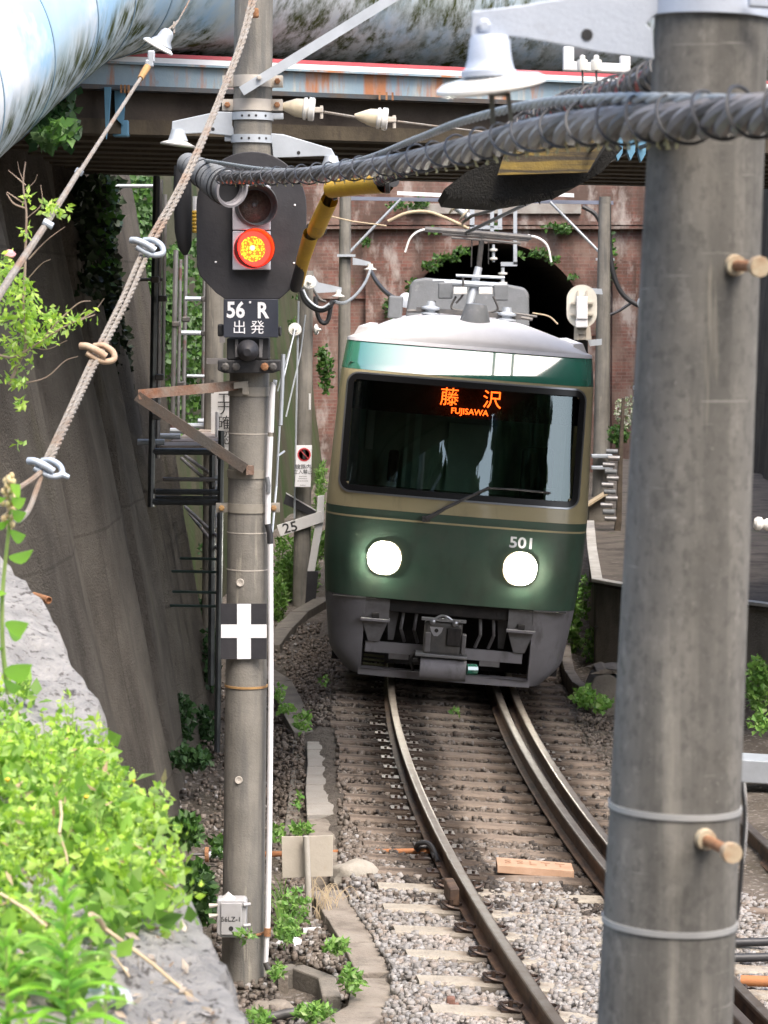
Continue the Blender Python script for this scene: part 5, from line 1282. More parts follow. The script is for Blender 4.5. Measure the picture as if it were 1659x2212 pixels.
for pts in ([(97, 1012), (70, 1035), (30, 1062), (0, 1090)], [(92, 1015), (78, 1060), (60, 1105), (35, 1128), (15, 1118)]):
    m = MB(); m.tube(spline([at(x, y, 9.8 - .1 * i) for i, (x, y) in enumerate(pts)], 6), .010, 8); m.build('loose_end', m_wire, g1, smooth=True)
def clamp(px, py, Y, k, mat, tip=True):
    """J-shaped wire clamp: rounded U around the strands with a thick body"""
    s = S(Y)
    def q(dx, dy, dz=0): return at(px + dx * k, py + dy * k, Y + dz)
    m = MB(); m.tube(spline([q(-34, -14, -.02), q(-20, -13, -.035), q(0, -4, -.04), q(18, 8, -.035)], 6), [7.5 * k / s] * 19, 10); b = m.build('clamp', mat, g1, smooth=True)
    m = MB(); m.tube(spline([q(-6, -14, .02), q(14, -14, .0), q(32, -2, -.01), q(34, 14, -.02), q(14, 18, -.03), q(-6, 10, -.03), q(-22, 0, -.03)], 6), 6.5 * k / s, 10); m.build('clamp_loop', mat, b, smooth=True)
    if tip: m = MB(); m.tube([q(30, 12, -.02), q(50, 20, -.02)], [8 * k / s, 4.5 * k / s], 8); m.build('clamp_bolt', mat, b)
m_clampw = MAT('clamp_bluewhite', (.46, .52, .58), (.38, .44, .50), vs=20, rough=.5, metal=.2, bump=.1)
m_clampb = MAT('clamp_tan', (.48, .38, .27), (.40, .26, .17), vs=20, rough=.7, bump=.2)
clamp(317, 533, 12.3, 1.0, m_clampw, False); clamp(210, 762, 11.1, 1.05, m_clampb, False); clamp(97, 1010, 9.8, 1.05, m_clampw)
m = MB(); m.box(at(545, 28, SY - .2), (.07, .06, .05), bev=.01); m.build('anchor_knot', m_rust, g1)
g2 = guy('guy_wire', 'thin rusty guy wire with a white bell insulator at upper left', [(418, -20), (395, 28), (373, 62)], .007, .007, [12.6, 12.4, 12.2], 1)
m = MB(); m.tube([at(385, 45, 12.3), at(362, 66, 12.2)], .005, 6); m.tube([at(376, 48, 12.3), at(376, 72, 12.2)], .005, 6); m.build('wire_strand', m_wire, g2)
ax_ = Vector((.50, -.1, .86)).normalized(); c = at(354, 85, 12.2)
m = MB(); m.lathe([(.045, -.035), (.050, -.020), (.034, .0), (.030, .03), (.020, .045), (.006, .050)], c, ax_, 26); o = m.build('insulator_cap', m_galv, g2, smooth=True)
m = MB(); m.lathe([(.02, .012), (.055, .008), (.073, -.004), (.071, -.010), (.02, -.006)], at(343, 98, 12.2), ax_, 32); m.build('insulator_disc', m_porc, o, smooth=True)
m = MB(); m.box(at(327, 122, 12.1), (.03, .03, .05), bev=.005); m.box(at(323, 137, 12.1), (.035, .03, .03), bev=.005); m.build('shackle', m_galv, o)
m = MB(); m.tube([at(318, 145, 12.0), at(303, 170, 11.9)], [.016, .013], 10); m.build('rusty_socket', m_bandrust, g2)
m = MB(); m.tube([at(303, 170, 11.9), at(172, 372, 10.6)], [.0075, .0085], 8); m.tube([at(172, 368, 10.6), at(100, 484, 9.9), at(22, 600, 9.2), at(-40, 700, 8.6)], [.0105, .012, .013, .013], 8); m.build('wire_strand', m_wire, g2)
m = MB(); m.lathe([(.016, -.01), (.016, .01)], at(171, 371, 10.6), (1, 0, 1.5), 12); m.build('ferrule', m_clampw, g2)
m = MB(); m.tube([at(94, 478, 9.85), at(114, 489, 9.85)], .013, 10); m.build('clamp', m_clampw, g2)
t = thing('drain_stub', 'small rusty pipe end poking from the left wall above the bank', 'drain pipe', tuple(at(105, 1297, 11.5)))
m = MB(); m.lathe([(.017, -.12), (.017, 0), (.013, .002), (.012, -.01)], at(105, 1297, 11.6), (.8, -1, -.1), 14); m.build('pipe_end', m_rust, t, smooth=True)
# ================================================================ scaffolding
sc_ = thing('scaffolding', 'steel tube scaffolding with a board walkway beside the left wall', 'scaffolding', tuple(at(400, 1400, 24)))
def tb_(a, b, r, mat=m_scaf, nm='scaffold_tube', par=sc_):
    m = MB(); m.tube([a, b], r, 8); return m.build(nm, mat, par, smooth=True)
def stdpole(px, y0, y1, Y, r, mat=m_scaf, px2=None): return tb_(at(px, y0, Y), at(px2 if px2 else px, y1, Y), r, mat)
stdpole(338, 380, 1095, 22.6, .028, m_scaf_d, 326); stdpole(347, 388, 990, 23.0, .020, m_scaf, 340); stdpole(357, 420, 820, 23.4, .016, m_scaf, 352)
stdpole(380, 540, 960, 26.0, .024, m_scaf, 372); stdpole(390, 560, 930, 27.5, .018, m_scaf, 384); stdpole(402, 545, 920, 29.0, .022, m_scaf, 396); stdpole(442, 590, 930, 30.0, .022, m_scaf, 438)
stdpole(478, 930, 1625, 22.6, .026, m_scaf_d, 469); stdpole(469, 890, 1140, 24.0, .016, m_pvc, 468)
stdpole(459, 960, 1480, 24.2, .03, m_scaf_d, 456)
for y, x0, x1, Y, r, mt in ((975, 330, 478, 22.6, .028, m_scaf_d), (1062, 336, 475, 22.6, .024, m_scaf_d), (1084, 328, 472, 22.6, .026, m_scaf_d), (1074, 336, 472, 22.9, .014, m_scaf_d), (1035, 352, 472, 23.2, .018, m_scaf),
                            (402, 240, 348, 23.2, .016, m_galv), (604, 290, 352, 22.8, .014, m_dkgrey), (645, 400, 462, 27.0, .022, m_galv), (719, 392, 462, 27.0, .024, m_galv), (812, 404, 450, 27.0, .016, m_galv)):
    tb_(at(x0, y, Y), at(x1, y + (1 if x1 > 400 else 0), Y), r, mt, 'scaffold_rail')
for y, x0 in ((1207, 390), (1235, 372), (1279, 374), (1309, 368)):
    tb_(at(x0, y - 1, 22.9), at(474, y + 1, 22.6), .012, MAT('teal_tube_%d' % y, (.09, .15, .14), rough=.4, metal=.4, bump=0), 'wall_tie')
for (a, b) in (((392, 990), (470, 1060)), ((400, 985), (478, 1040)), ((400, 1095), (470, 1160)), ((410, 1110), (474, 1190))): tb_(at(*a, 26.5), at(*b, 24), .016, m_undergrey, 'diagonal_brace')
for x, y in ((335, 604), (352, 645), (380, 700), (402, 690), (442, 646), (442, 720), (338, 900), (345, 815), (390, 830), (478, 985)):
    m = MB(); m.box(at(x, y, 22.5 if x < 360 or x > 470 else 26), (.07, .07, .05), bev=.01); m.build('coupler', m_dkgrey, sc_)
# walkway boards (receding)
zw = at(400, 968, 22.7).z
for i in range(11):
    Y = 22.75 + i * .62; xl = at(345, 968, 22.7).x + i * .035; xr = at(474, 968, 22.7).x - i * .045
    m = MB(); m.box(((xl + xr) / 2, Y + .29, zw + random.uniform(-.01, .01)), (xr - xl, .57, .035)); m.build('walkway_board', m_board, sc_, bevel=.004)
for i in range(6):
    Y = 22.7 + i * .95; a = at(336 + i * 7, 950, Y); m = MB(); p = Vector((at(345, 968, 22.7).x - .10 + i * .06, Y, zw + .05)); m.tube([p + Vector((-.08, 0, 0)), p + Vector((.14, 0, 0))], .026, 10); m.build('tube_end', m_galv, sc_)
# ladder / toothed strip
for i in range(8):
    m = MB(); m.box(at(469, 1030 + 12 * i, 23), (.035, .02, .025)); m.build('rack_tooth', m_galv, sc_)

# ================================================================ background poles
pA, _, _ = pole_obj('utility_pole', 'dark concrete pole behind the signal pole with a white lettered board', 464, 560, 456, 1480, 40, 44, 25.5, m_conc_pole, 'concrete poles beside the track', ext_top=.1)
kb = thing('lettered_board', 'narrow white board with black characters behind the signal pole', 'sign', tuple(at(472, 960, 24.8)))
m = MB(); m.plate([(456, 838), (498, 838), (498, 992), (456, 992)], 24.8, .02); m.build('board_plate', m_whitepaint, kb)
YK = 24.79
for ch, y in (('エ', 862), ('ナ', 885), ('確', 915), ('認', 948)): ptext(ch, 484, y, 32, YK, m_blackletter, 'board_character', kb, 0)
m = MB(); m.plate([(455, 820), (462, 820), (462, 850), (455, 850)], 24.7, .02); m.build('board_clip', m_dkgrey, kb)
t = thing('small_sign', 'small dark boxes strapped on the pole behind the signal', 'box', tuple(at(476, 700, 25.2)))
m = MB(); m.plate([(474, 702), (486, 702), (486, 740), (474, 740)], 25.2, .05); m.plate([(446, 774), (492, 774), (492, 786), (446, 786)], 25.2, .05); m.build('box_body', m_undergrey, t)
YPp = 34.0
pB, axB, dB = pole_obj('utility_pole', 'concrete pole with disc insulators between signal and train', 661, 585, 653, 1160, 32, 37, YPp, m_conc_pole, 'concrete poles beside the track', ext_top=.0)
for nm_, x, y, r, ax3, Y in (('disc_insulator', 668, 610, 15, (0, -1, .1), YPp - .2), ('disc_insulator', 637, 712, 14.5, (0, -1, .1), YPp - .2), ('disc_insulator', 684, 712, 12, (1, -.3, 0), YPp)):
    R = r / S(Y); m = MB(); m.lathe([(R * .6, -.03), (R, -.012), (R, 0), (R * .85, .012), (R * .8, .004), (R * .6, .016), (R * .55, .006), (R * .35, .02), (R * .2, .05), (.01, .06)], at(x, y, Y), ax3, 30); m.build(nm_, m_porc, pB, smooth=True)
m = MB(); m.plate([(676, 592), (688, 610), (738, 621), (738, 630), (686, 633), (678, 628)], YPp, .02); o = m.build('bracket_arm', m_galv, pB)
m = MB(); c = at(731, 634, YPp); m.lathe([(.03, .04), (.035, -.01), (.08, -.03), (.078, -.04), (.03, -.035)], c, (0, 0, 1), 24); m.build('arm_insulator', m_porc, o, smooth=True)
m = MB(); m.tube([at(660, 680, YPp - .1), at(650, 760, YPp - .1), at(618, 900, YPp - .3)], .010, 6); m.tube([at(645, 650, YPp - .15), at(642, 800, YPp - .15), at(636, 1120, YPp - .15)], .013, 6); m.tube([at(636, 722, YPp - .3), at(612, 800, YPp - .3), at(600, 845, YPp - .3)], .009, 6); m.build('down_wire', m_galv, pB)
m = MB(); m.tube([at(669, 850, YPp - .3), at(669, 885, YPp - .3)], .013, 8); m.build('tag_tube', m_whitepaint, pB)
# sagging cables
lc = thing('looped_cable', 'thick black cable sagging in loops under the bracket insulators', 'cable', tuple(at(690, 670, YPp - .4)))
def sag(pts, r, mat, Y, par=lc, nm='cable_loop'):
    m = MB(); m.tube(spline([at(x, y, Y) for x, y in pts], 8), r, 10); m.build(nm, mat, par, smooth=True)
sag([(651, 622), (657, 645), (672, 662), (692, 670), (708, 664), (720, 650)], .034, m_tape, YPp - .3)
sag([(655, 626), (664, 645), (680, 660), (696, 665), (712, 656)], .016, m_galv, YPp - .34)
sag([(682, 640), (684, 668), (690, 690), (700, 698), (709, 690), (716, 655)], .028, m_tape, YPp - .2)
sag([(672, 618), (690, 645), (704, 652)], .016, m_dkgrey, YPp)
fc = thing('feeder_cable', 'thin grey feeder cable hanging between the pole brackets left of the train', 'cable', tuple(at(800, 590, 40)))
m = MB(); m.tube(spline([at(722, 652, 34), at(745, 654, 36), at(770, 636, 39), at(790, 608, 42), at(800, 583, 44)], 8), .022, 8); m.build('grey_span', m_mess, fc)
m = MB(); m.tube(spline([at(800, 583, 44), at(815, 610, 43), at(838, 635, 41), at(862, 648, 39), at(882, 658, 37)], 8), .034, 8); m.build('black_span', m_tape, fc)
t = thing('disc_insulator', 'pale disc insulator on the cable end beside the train roof', 'insulator', tuple(at(877, 649, 37)))
m = MB(); m.lathe([(.10, 0), (.10, .02), (.04, .05)], at(877, 649, 36.9), (0, -1, .2), 24); m.build('insulator_disc', m_galv, t, smooth=True)

# ================================================================ catenary frame in front of the portal
GY = 46.0
cf = thing('catenary_frame', 'grey steel gantry on two poles spanning the track before the portal', 'catenary gantry', tuple(gp(745, 1110, -.3)[:2]) + (-.3,))
cf.location = (at(745, 1000, GY).x, GY, -.3)
for px in (746, 1307):
    m = MB(); a, b = at(px, 425, GY), at(px - 2, 700, GY); d = (b - a) / (a.z - b.z); m.tube([a, a + d * (a.z + .35)], [.095, .11], 20); m.build('gantry_pole', m_conc_pole, cf, smooth=True)
m = MB(); a, b = at(735, 424, GY), at(1325, 434, GY); m.prism([a, a + Vector((0, 0, -.06)), a + Vector((0, .1, -.06)), a + Vector((0, .1, 0))], b - a); m.build('gantry_beam', MAT('beam_blue_grey', (.17, .19, .25), rough=.6), cf)
for x0, x1 in ((858, 968), (1150, 1240)):
    m = MB(); a, b = at(x0, 413, GY - .2), at(x1, 418, GY - .2); m.prism([a, a + Vector((0, 0, -.06)), a + Vector((0, .05, -.06)), a + Vector((0, .05, 0))], b - a); m.build('white_tube', m_letter, cf)
for a, b in (((866, 430), (748, 552)), ((1188, 436), (1312, 562))): tb_(at(*a, GY), at(*b, GY), .022, m_galv, 'stay_tube', cf)
for px in (748, 1307):
    m = MB(); m.box(at(px, 552 if px < 800 else 560, GY - .1), (.30, .12, .04)); m.build('pole_clamp', m_galv, cf)
for x, y0, y1, w_ in ((1020, 440, 490, 10), (1080, 440, 495, 9), (1063, 436, 500, 8), (1113, 450, 572, 8)):
    m = MB(); m.plate([(x - w_ / 2, y0), (x + w_ / 2, y0), (x + w_ / 2, y1), (x - w_ / 2, y1)], GY - .1, .03); m.build('hanger_bar', m_galv, cf)
m = MB(); m.plate([(1015, 486), (1085, 488), (1085, 496), (1015, 494)], GY - .1, .04); m.plate([(1082, 566), (1117, 566), (1117, 575), (1082, 575)], GY - .1, .04); m.build('hanger_foot', m_galv, cf)
m = MB(); m.plate([(762, 556), (800, 566), (802, 574), (762, 572)], 44, .02); m.build('bracket_arm', m_galv, cf)
m = MB(); m.lathe([(.04, .06), (.045, 0), (.10, -.02), (.10, -.035), (.03, -.03)], at(800, 578, 44), (0, 0, 1), 20); m.build('arm_insulator', m_porc, cf, smooth=True)
# insulator strings
def istring(name, label, c0, c1, Y, n, R, mat=m_porc_y, body=m_galv):
    a, b = at(*c0, Y), at(*c1, Y); d = (b - a).normalized(); L_ = (b - a).length; t = thing(name, label, 'insulator', tuple(a))
    m = MB(); m.tube([a, b], R * .38, 12); m.build('insulator_core', body, t, smooth=True)
    for k in range(n):
        m = MB(); m.lathe([(R * .4, -.02), (R, -.012), (R, .012), (R * .4, .03)], a + d * L_ * (k + .6) / n, d, 24); m.build('insulator_disc', mat, t, smooth=True)
istring('rod_insulator', 'tilted rod insulator with two cream discs below the black guard', (968, 436), (1012, 468), 40, 2, .125)
istring('rod_insulator', 'upright two-disc insulator seen in the tunnel mouth', (1086, 578), (1086, 620), 42, 2, .07, m_porc)
istring('rod_insulator', 'small white insulator beside the pantograph arm in the tunnel mouth', (1066, 528), (1066, 566), 42, 2, .06, m_porc)
# contact wires
cw = thing('contact_wire', 'dark contact wires running from upper right down to the pantograph', 'overhead wire', tuple(at(1340, 335, 20)))
for pts, Ys in (([(1660, 215), (1340, 335), (1170, 425), (1005, 504)], [14, 19.5, 25, 31]), ([(1500, 150), (1180, 395), (1060, 455), (1020, 466)], [13, 21, 30, 40]), ([(1020, 466), (1000, 480)], [40, 42])):
    m = MB(); m.tube([at(x, y, Y) for (x, y), Y in zip(pts, Ys)], [.007 + .0004 * Y for Y in Ys], 6); m.build('wire_strand', m_tape, cw)
ow = thing('bowed_cable', 'pale bowed cable arching above the left pantograph horn', 'cable', tuple(at(850, 470, 42)))
m = MB(); m.tube(spline([at(838, 478, 42), at(880, 460, 42), at(925, 458, 42), at(970, 474, 42), at(1012, 494, 42)], 8), .024, 8); m.build('cable_run', m_straw, ow)
m = MB(); m.tube([at(700, 464, 42), at(760, 478, 42), at(835, 488, 42)], .012, 6); m.build('thin_wire', m_straw, ow)
# right-hand black cable
t = thing('drop_cable', 'black cable hanging down right of the far right pole', 'cable', tuple(at(1350, 655, 44)))
m = MB(); m.tube(spline([at(1315, 440, 44), at(1316, 520, 44), at(1325, 590, 44), at(1345, 635, 44), at(1380, 660, 44), at(1420, 668, 44)], 8), .04, 10); m.build('cable_loop', m_tape, t, smooth=True)
m = MB(); m.tube(spline([at(1318, 680, 44), at(1340, 670, 44), at(1362, 655, 44)], 6), .022, 8); m.build('cable_branch', m_tape, t)
t = thing('drop_cable', 'short black cable curving onto the top of the far right pole', 'cable', tuple(at(1270, 450, 44)))
m = MB(); m.tube(spline([at(1258, 446, 45), at(1285, 462, 45), at(1302, 490, 45)], 6), .035, 8); m.build('cable_run', m_tape, t)
t = thing('disc_insulator', 'grey disc insulator right of the far right pole', 'insulator', tuple(at(1392, 654, 43)))
m = MB(); m.lathe([(.085, 0), (.085, .02), (.03, .05)], at(1388, 654, 43), (0, -1, .1), 24); m.build('insulator_disc', m_galv, t, smooth=True)
# signal seen from behind on the right
bk = thing('signal', 'white oval back of a signal right of the tunnel mouth', 'signal', tuple(at(1258, 730, 36)))
YK2 = 36.0
o_ = []
for k in range(40):
    a = 2 * PI * k / 40; sx_ = math.cos(a); sy_ = math.sin(a); o_.append((1257 + 33 * sx_, 662 + (14 * (1 if sy_ > 0 else -1) if abs(sy_) > .02 else 0) + 33 * sy_))
m = MB(); m.plate(o_, YK2, .03); m.build('backboard', MAT('signal_back_white', (.62, .60, .52), (.55, .53, .46), vs=5, rough=.6), bk)
m = MB(); m.plate([(1246, 640), (1270, 640), (1270, 690), (1246, 690)], YK2 - .16, .15); m.plate([(1244, 690), (1270, 690), (1270, 708), (1244, 708)], YK2 - .14, .13); m.build('lamp_case', m_whitepaint, bk, bevel=.015)
for x in (1247, 1266):
    m = MB(); m.plate([(x, 628), (x + 3, 628), (x + 3, 735), (x, 735)], YK2 - .05, .04); m.build('mounting_rail', m_signback, bk)
for y in (653, 678):
    m = MB(); m.plate([(1234, y), (1282, y), (1282, y + 3), (1234, y + 3)], YK2 - .06, .05); m.build('cross_strap', m_signback, bk)
m = MB(); m.plate([(1241, 706), (1275, 706), (1278, 734), (1240, 734)], YK2 - .03, .03); m.plate([(1249, 712), (1266, 712), (1264, 722), (1250, 722)], YK2 - .05, .02); m.build('base_bracket', m_signback, bk)
m = MB(); m.plate([(1268, 622), (1300, 624), (1302, 636), (1270, 634)], YK2 + .1, .05); m.plate([(1270, 735), (1300, 732), (1300, 745), (1275, 748)], YK2 + .1, .05); m.build('side_arm', m_galv, bk)
pC, _, _ = pole_obj('utility_pole', 'grey pole with steel bands right of the train, by the white signal back', 1306, 440, 1298, 975, 25, 33, 40.0, m_conc_pole, 'concrete poles beside the track', ext_top=.0)
for y in (985, 1010):
    m = MB(); m.box(at(1300, y, 39.8), (.30, .14, .05), bev=.01); m.build('pole_band', m_galv, pC)

# ================================================================ signs left of the train
ks = thing('speed_post', 'white post with a 25 board and a black arm left of the train', 'marker post', tuple(gp(671, 1311, -.3)))
gpt = gp(671, 1311, -.3); YS = gpt.y
m = MB(); m.plate([(686, 1072), (700, 1070), (700, 1120), (680, 1234), (664, 1234), (683, 1120)], YS, .06); m.build('post_upper', m_whitepaint, ks, bevel=.005)
m = MB(); m.plate([(664, 1234), (688, 1234), (680, 1312), (659, 1309)], YS, .06); m.build('post_lower', m_blackpaint, ks, bevel=.005)
m = MB(); m.plate([(598, 1135), (606, 1159), (698, 1128), (694, 1104)], YS - .03, .025); ar = m.build('number_board', m_whitepaint, ks, bevel=.003)
ptext('25', 627, 1140, 30, YS - .032, m_blackletter, 'board_number', ar, .002, 1.1, roll=math.radians(-14))
m = MB(); m.plate([(618, 1066), (683, 1104), (680, 1118), (612, 1088)], YS - .02, .02); ar2 = m.build('black_arm', m_blackpaint, ks, bevel=.003)
m = MB(); m.plate([(618, 1064), (683, 1102), (683, 1104.5), (618, 1066.5)], YS - .022, .02); m.build('arm_edge', m_whitepaint, ar2)
ns = thing('warning_sign', 'white no-entry notice with a red crossed circle on the far pole', 'sign', tuple(at(655, 1007, YPp - .3)))
YW = YPp - .3
m = MB(); m.plate([(640, 962), (674, 962), (671, 1052), (637, 1052)], YW, .015); pl = m.build('notice_plate', m_letter, ns, bevel=.003)
m = MB(); R = 14.5 / S(YW); m.lathe([(R, 0), (R, .002), (R * .8, .002), (R * .8, 0)], at(657, 982, YW - .001), (0, -1, 0), 36)
a, b = at(648, 972, YW - .003), at(667, 992, YW - .003); m.tube([a, b], .006, 6); m.build('red_ring', m_redletter, pl)
m = MB(); m.box(at(657, 984, YW - .0015), (.035, .002, .085)); m.lathe([(.014, 0), (.014, .001)], at(657, 973.5, YW - .0015), (0, -1, 0), 14); m.build('figure_symbol', m_blackletter, pl)
ptext('線路内', 655, 1009, 12, YW - .002, m_blackletter, 'notice_text', pl, 0); ptext('立入禁止', 654.5, 1020, 10.5, YW - .002, m_blackletter, 'notice_text', pl, 0)
m = MB()
for i, (y, w_) in enumerate(((1029, 17), (1034, 19), (1039, 24), (1048, 12))):
    for k in range(5): m.box(at(654 - w_ / 2 + w_ * (k + .5) / 5, y, YW - .001), (w_ / 5 * .75 / S(YW), .001, .007))
m.build('fine_print', m_undergrey, pl)

# back of a plate on a stake, small R plate
gB = gp(668, 2010, -.3)
sk = thing('plate_on_stake', 'weathered cream plate seen from behind on a leaning stake', 'sign', tuple(gB))
YQ = gB.y
m = MB(); m.plate([(608, 1807), (719, 1805), (719, 1893), (610, 1897)], YQ + .04, .008); m.build('plate', m_signback, sk, bevel=.002)
m = MB(); m.tube([at(661, 1806, YQ), at(665, 1900, YQ), at(668, 2008, YQ)], .020, 10); m.build('stake', MAT('stake_grey', (.36, .33, .28), (.42, .40, .36), vs=10, rough=.8), sk, smooth=True)
rp = thing('letter_plate', 'small white plate lettered R lying at the foot of the stake', 'sign', tuple(gp(672, 2030, -.28)))
m = MB(); YR = gp(672, 2030, -.3).y; m.plate([(655, 2006), (692, 2003), (694, 2012), (684, 2020), (684, 2034), (655, 2030)], YR, .02); q = m.build('plate', m_letter, rp, bevel=.002)
text('R', 26 / S(YR), m_blackletter, 'plate_letter', q, face_cam(at(672, 2018, YR - .001), math.radians(90)), .0006, .002)

# orange rod across the ties
rr = thing('switch_rod', 'orange rusted rod lying across the ballast behind the stake', 'rod', tuple(gp(600, 1845, -.2)))
zr_ = -.20; a = gp(440, 1848, zr_); b = gp(935, 1838, -.12)
m = MB(); m.tube([gp(475, 1848, zr_), gp(700, 1842, -.17), b], .019, 10); m.build('rod_body', m_orange, rr, smooth=True)
m = MB(); m.tube([gp(412, 1846, zr_), gp(446, 1846, zr_)], .010, 8); m.build('rod_tip', m_undergrey, rr)
m = MB(); m.tube([gp(446, 1847, zr_), gp(500, 1847, zr_)], .024, 10); m.build('rod_sleeve', m_galv, rr, smooth=True)
m = MB(); m.lathe([(.05, -.012), (.05, .012)], gp(447, 1846, zr_ + .01), (1, 0, 0), 14); m.build('rod_collar', m_rust, rr)
# coiled cable beside the rail
t = thing('coiled_cable', 'black cable coil lying against the left rail', 'cable', tuple(gp(920, 1825, -.14)))
m = MB(); m.tube(spline([gp(898, 1832, -.10), gp(905, 1822, -.06), gp(925, 1822, -.05), gp(938, 1838, -.08), gp(946, 1862, -.12)], 6), .016, 8); m.tube(spline([gp(900, 1838, -.12), gp(910, 1829, -.09), gp(928, 1830, -.09), gp(938, 1850, -.1)], 6), .014, 8); m.build('cable_loop', m_tape, t, smooth=True)
# pale board on a sleeper
t = thing('stamped_board', 'pale copper coloured board stamped SSLTT lying on a sleeper', 'board', tuple(gp(1155, 1895, -.12)))
zq = -.165; c0 = gp(1074, 1886, zq + .01); c1 = gp(1240, 1899, zq - .06)
m = MB(); d = c1 - c0; m.prism([c0, c1, c1 + Vector((0, .24, 0)), c0 + Vector((0, .24, 0))], (0, 0, .055)); q = m.build('board_body', m_copper, t, bevel=.006)
mid = (c0 + c1) / 2 + Vector((0, .12, .0565)); X_ = d.normalized(); Yv = Vector((0, 1, 0)); Zv = X_.cross(Yv)
MM = Matrix.Translation(mid) @ Matrix((X_, Yv, Zv)).transposed().to_4x4()
text('S S L T T', .15, MAT('stamped_letter', (.30, .17, .10), rough=.8, bump=0), 'board_letters', q, MM, .001, .001, .75)
# rusty block bottom
t = thing('rail_anchor', 'rusty iron block beside the lowest sleeper', 'iron block', tuple(gp(978, 2190, -.2)))
m = MB(); c = gp(978, 2200, -.2); m.box(c + Vector((0, 0, .03)), (.07, .10, .10), bev=.015); m.box(c + Vector((-.01, 0, .09)), (.045, .05, .05), bev=.01); m.build('block_body', MAT('dark_red_rust', (.13, .06, .05), (.2, .11, .08), vs=15, rough=.9, bump=.3), t)
# blocks at the rail joint
t = thing('rail_joint_block', 'brown insulated joint block on the outer side of the left rail', 'joint block', tuple(gp(965, 1890, -.1)))
m = MB(); Yj = 16.45; c = trk(Yj, -.085, -.07); m.box(c, (.06, .30, .11), Matrix.Rotation(math.atan(-SL(Yj)), 3, 'Z'), bev=.01); m.build('block_body', m_rail, t)

# ================================================================ cable troughs, kerbs, pit
def kerb(name, label, cat, pts, w_, h_, z, mat, n=None, gap=.012, group=None, L_=.5):
    P = spline([gp(x, y, z) for x, y in pts], 16); t = None
    cum = [0]
    for i in range(1, len(P)): cum.append(cum[-1] + (P[i] - P[i - 1]).length)
    tot = cum[-1]; nb = max(1, round(tot / L_)); root = thing(name, label, cat, tuple(P[0]), group)
    def atd(s_):
        for i in range(1, len(P)):
            if s_ <= cum[i]: return P[i - 1].lerp(P[i], (s_ - cum[i - 1]) / max(1e-6, cum[i] - cum[i - 1]))
        return P[-1]
    for i in range(nb):
        a = atd(tot * i / nb); b = atd(tot * (i + 1) / nb); d = (b - a).normalized(); s_ = Vector((d.y, -d.x, 0)) * (w_ / 2)
        j = random.uniform(-.008, .008); a2 = a + d * gap / 2; b2 = b - d * gap / 2; up = Vector((0, 0, j)); s2 = s_ * random.uniform(.96, 1.03)
        m = MB(); m.prism([a2 - s2 + up, b2 - s2 + up, b2 + s2 + up, a2 + s2 + up], (0, 0, -h_)); m.build('trough_lid', mat, root, bevel=.008)
    return root
kerb('cable_trough', 'pale concrete cable trough lids left of the timber sleepers', 'cable trough', [(690, 1600), (692, 1650), (690, 1700), (694, 1760)], .21, .12, -.15, m_trough_p, L_=.42)
kerb('cable_trough', 'darker trough lids between the pale lids and the white plate', 'cable trough', [(696, 1766), (698, 1820), (700, 1890)], .20, .12, -.16, m_trough, L_=.5)
kerb('cable_trough', 'brown curved trough lids winding beside the pale gravel at the bottom', 'cable trough', [(706, 1920), (738, 1975), (768, 2020), (785, 2055), (808, 2100)], .20, .14, -.145, m_trough, L_=.62)
kerb('cable_trough', 'brown trough lids turning left at the bottom of the photo', 'cable trough', [(815, 2112), (815, 2160), (770, 2200), (700, 2235)], .26, .14, -.16, m_trough, L_=.7)
kerb('kerb', 'dark concrete kerb left of the train edging the grass', 'kerb', [(585, 1392), (615, 1352), (650, 1318), (700, 1290)], .20, .2, -.20, m_pit, L_=1.6)
kerb('kerb', 'dark kerb beside the signal pole bending toward the trough', 'kerb', [(560, 1440), (600, 1462), (630, 1520), (652, 1570), (664, 1582)], .22, .2, -.18, m_pit, L_=1.0)
kerb('kerb', 'buried dark edge stone running down beside the pole foot', 'kerb', [(646, 1600), (642, 1680), (632, 1760), (628, 1800)], .10, .2, -.22, m_pit, L_=1.2)
t = thing('drain_pit', 'dark concrete pit with a curved lip below the stake', 'drain pit', tuple(gp(655, 2120, -.3)))
a0 = gp(600, 2170, -.30)
m = MB(); A = gp(596, 2090, -.17); B = gp(640, 2085, -.17); Cc = gp(706, 2110, -.17); D = gp(716, 2150, -.17)
for a, b in ((A, B), (B, Cc), (Cc, D)):
    d = (b - a).normalized(); s_ = Vector((d.y, -d.x, 0)) * .05; m.prism([a - s_, b - s_, b + s_, a + s_], (0, 0, -.25))
m.build('pit_wall', m_pit, t, bevel=.01)
m = MB(); a, b = gp(601, 2110, -.2), gp(622, 2112, -.2); m.prism([a, b, b + Vector((0, .05, 0)), a + Vector((0, .05, 0))], (0, 0, -.2)); m.build('pit_block', m_trough, t)
def rock(name, label, c, sx, sy, sz, mat, seed=0, cat='rock'):
    bm = bmesh.new(); bmesh.ops.create_icosphere(bm, subdivisions=3, radius=1); rnd = random.Random(seed)
    from mathutils import noise as nz_
    for v in bm.verts:
        f = 1 + .25 * nz_.noise(v.co * 1.6 + Vector((seed, 0, 0))) + .12 * nz_.noise(v.co * 4 + Vector((0, seed, 0))); v.co = Vector((v.co.x * sx * f, v.co.y * sy * f, v.co.z * sz * f))
    bm.verts.index_update(); m = MB(); m.add([v.co + c for v in bm.verts], [tuple(v.index for v in f.verts) for f in bm.faces]); bm.free()
    o = m.build(name, mat, smooth=True); o.data.transform(Matrix.Translation(-c)); o.location = c
    return tag(o, label, cat)
rock('rock', 'large pale rock beside the cream plate', gp(765, 1893, -.15), .17, .14, .10, m_rockw, 3)
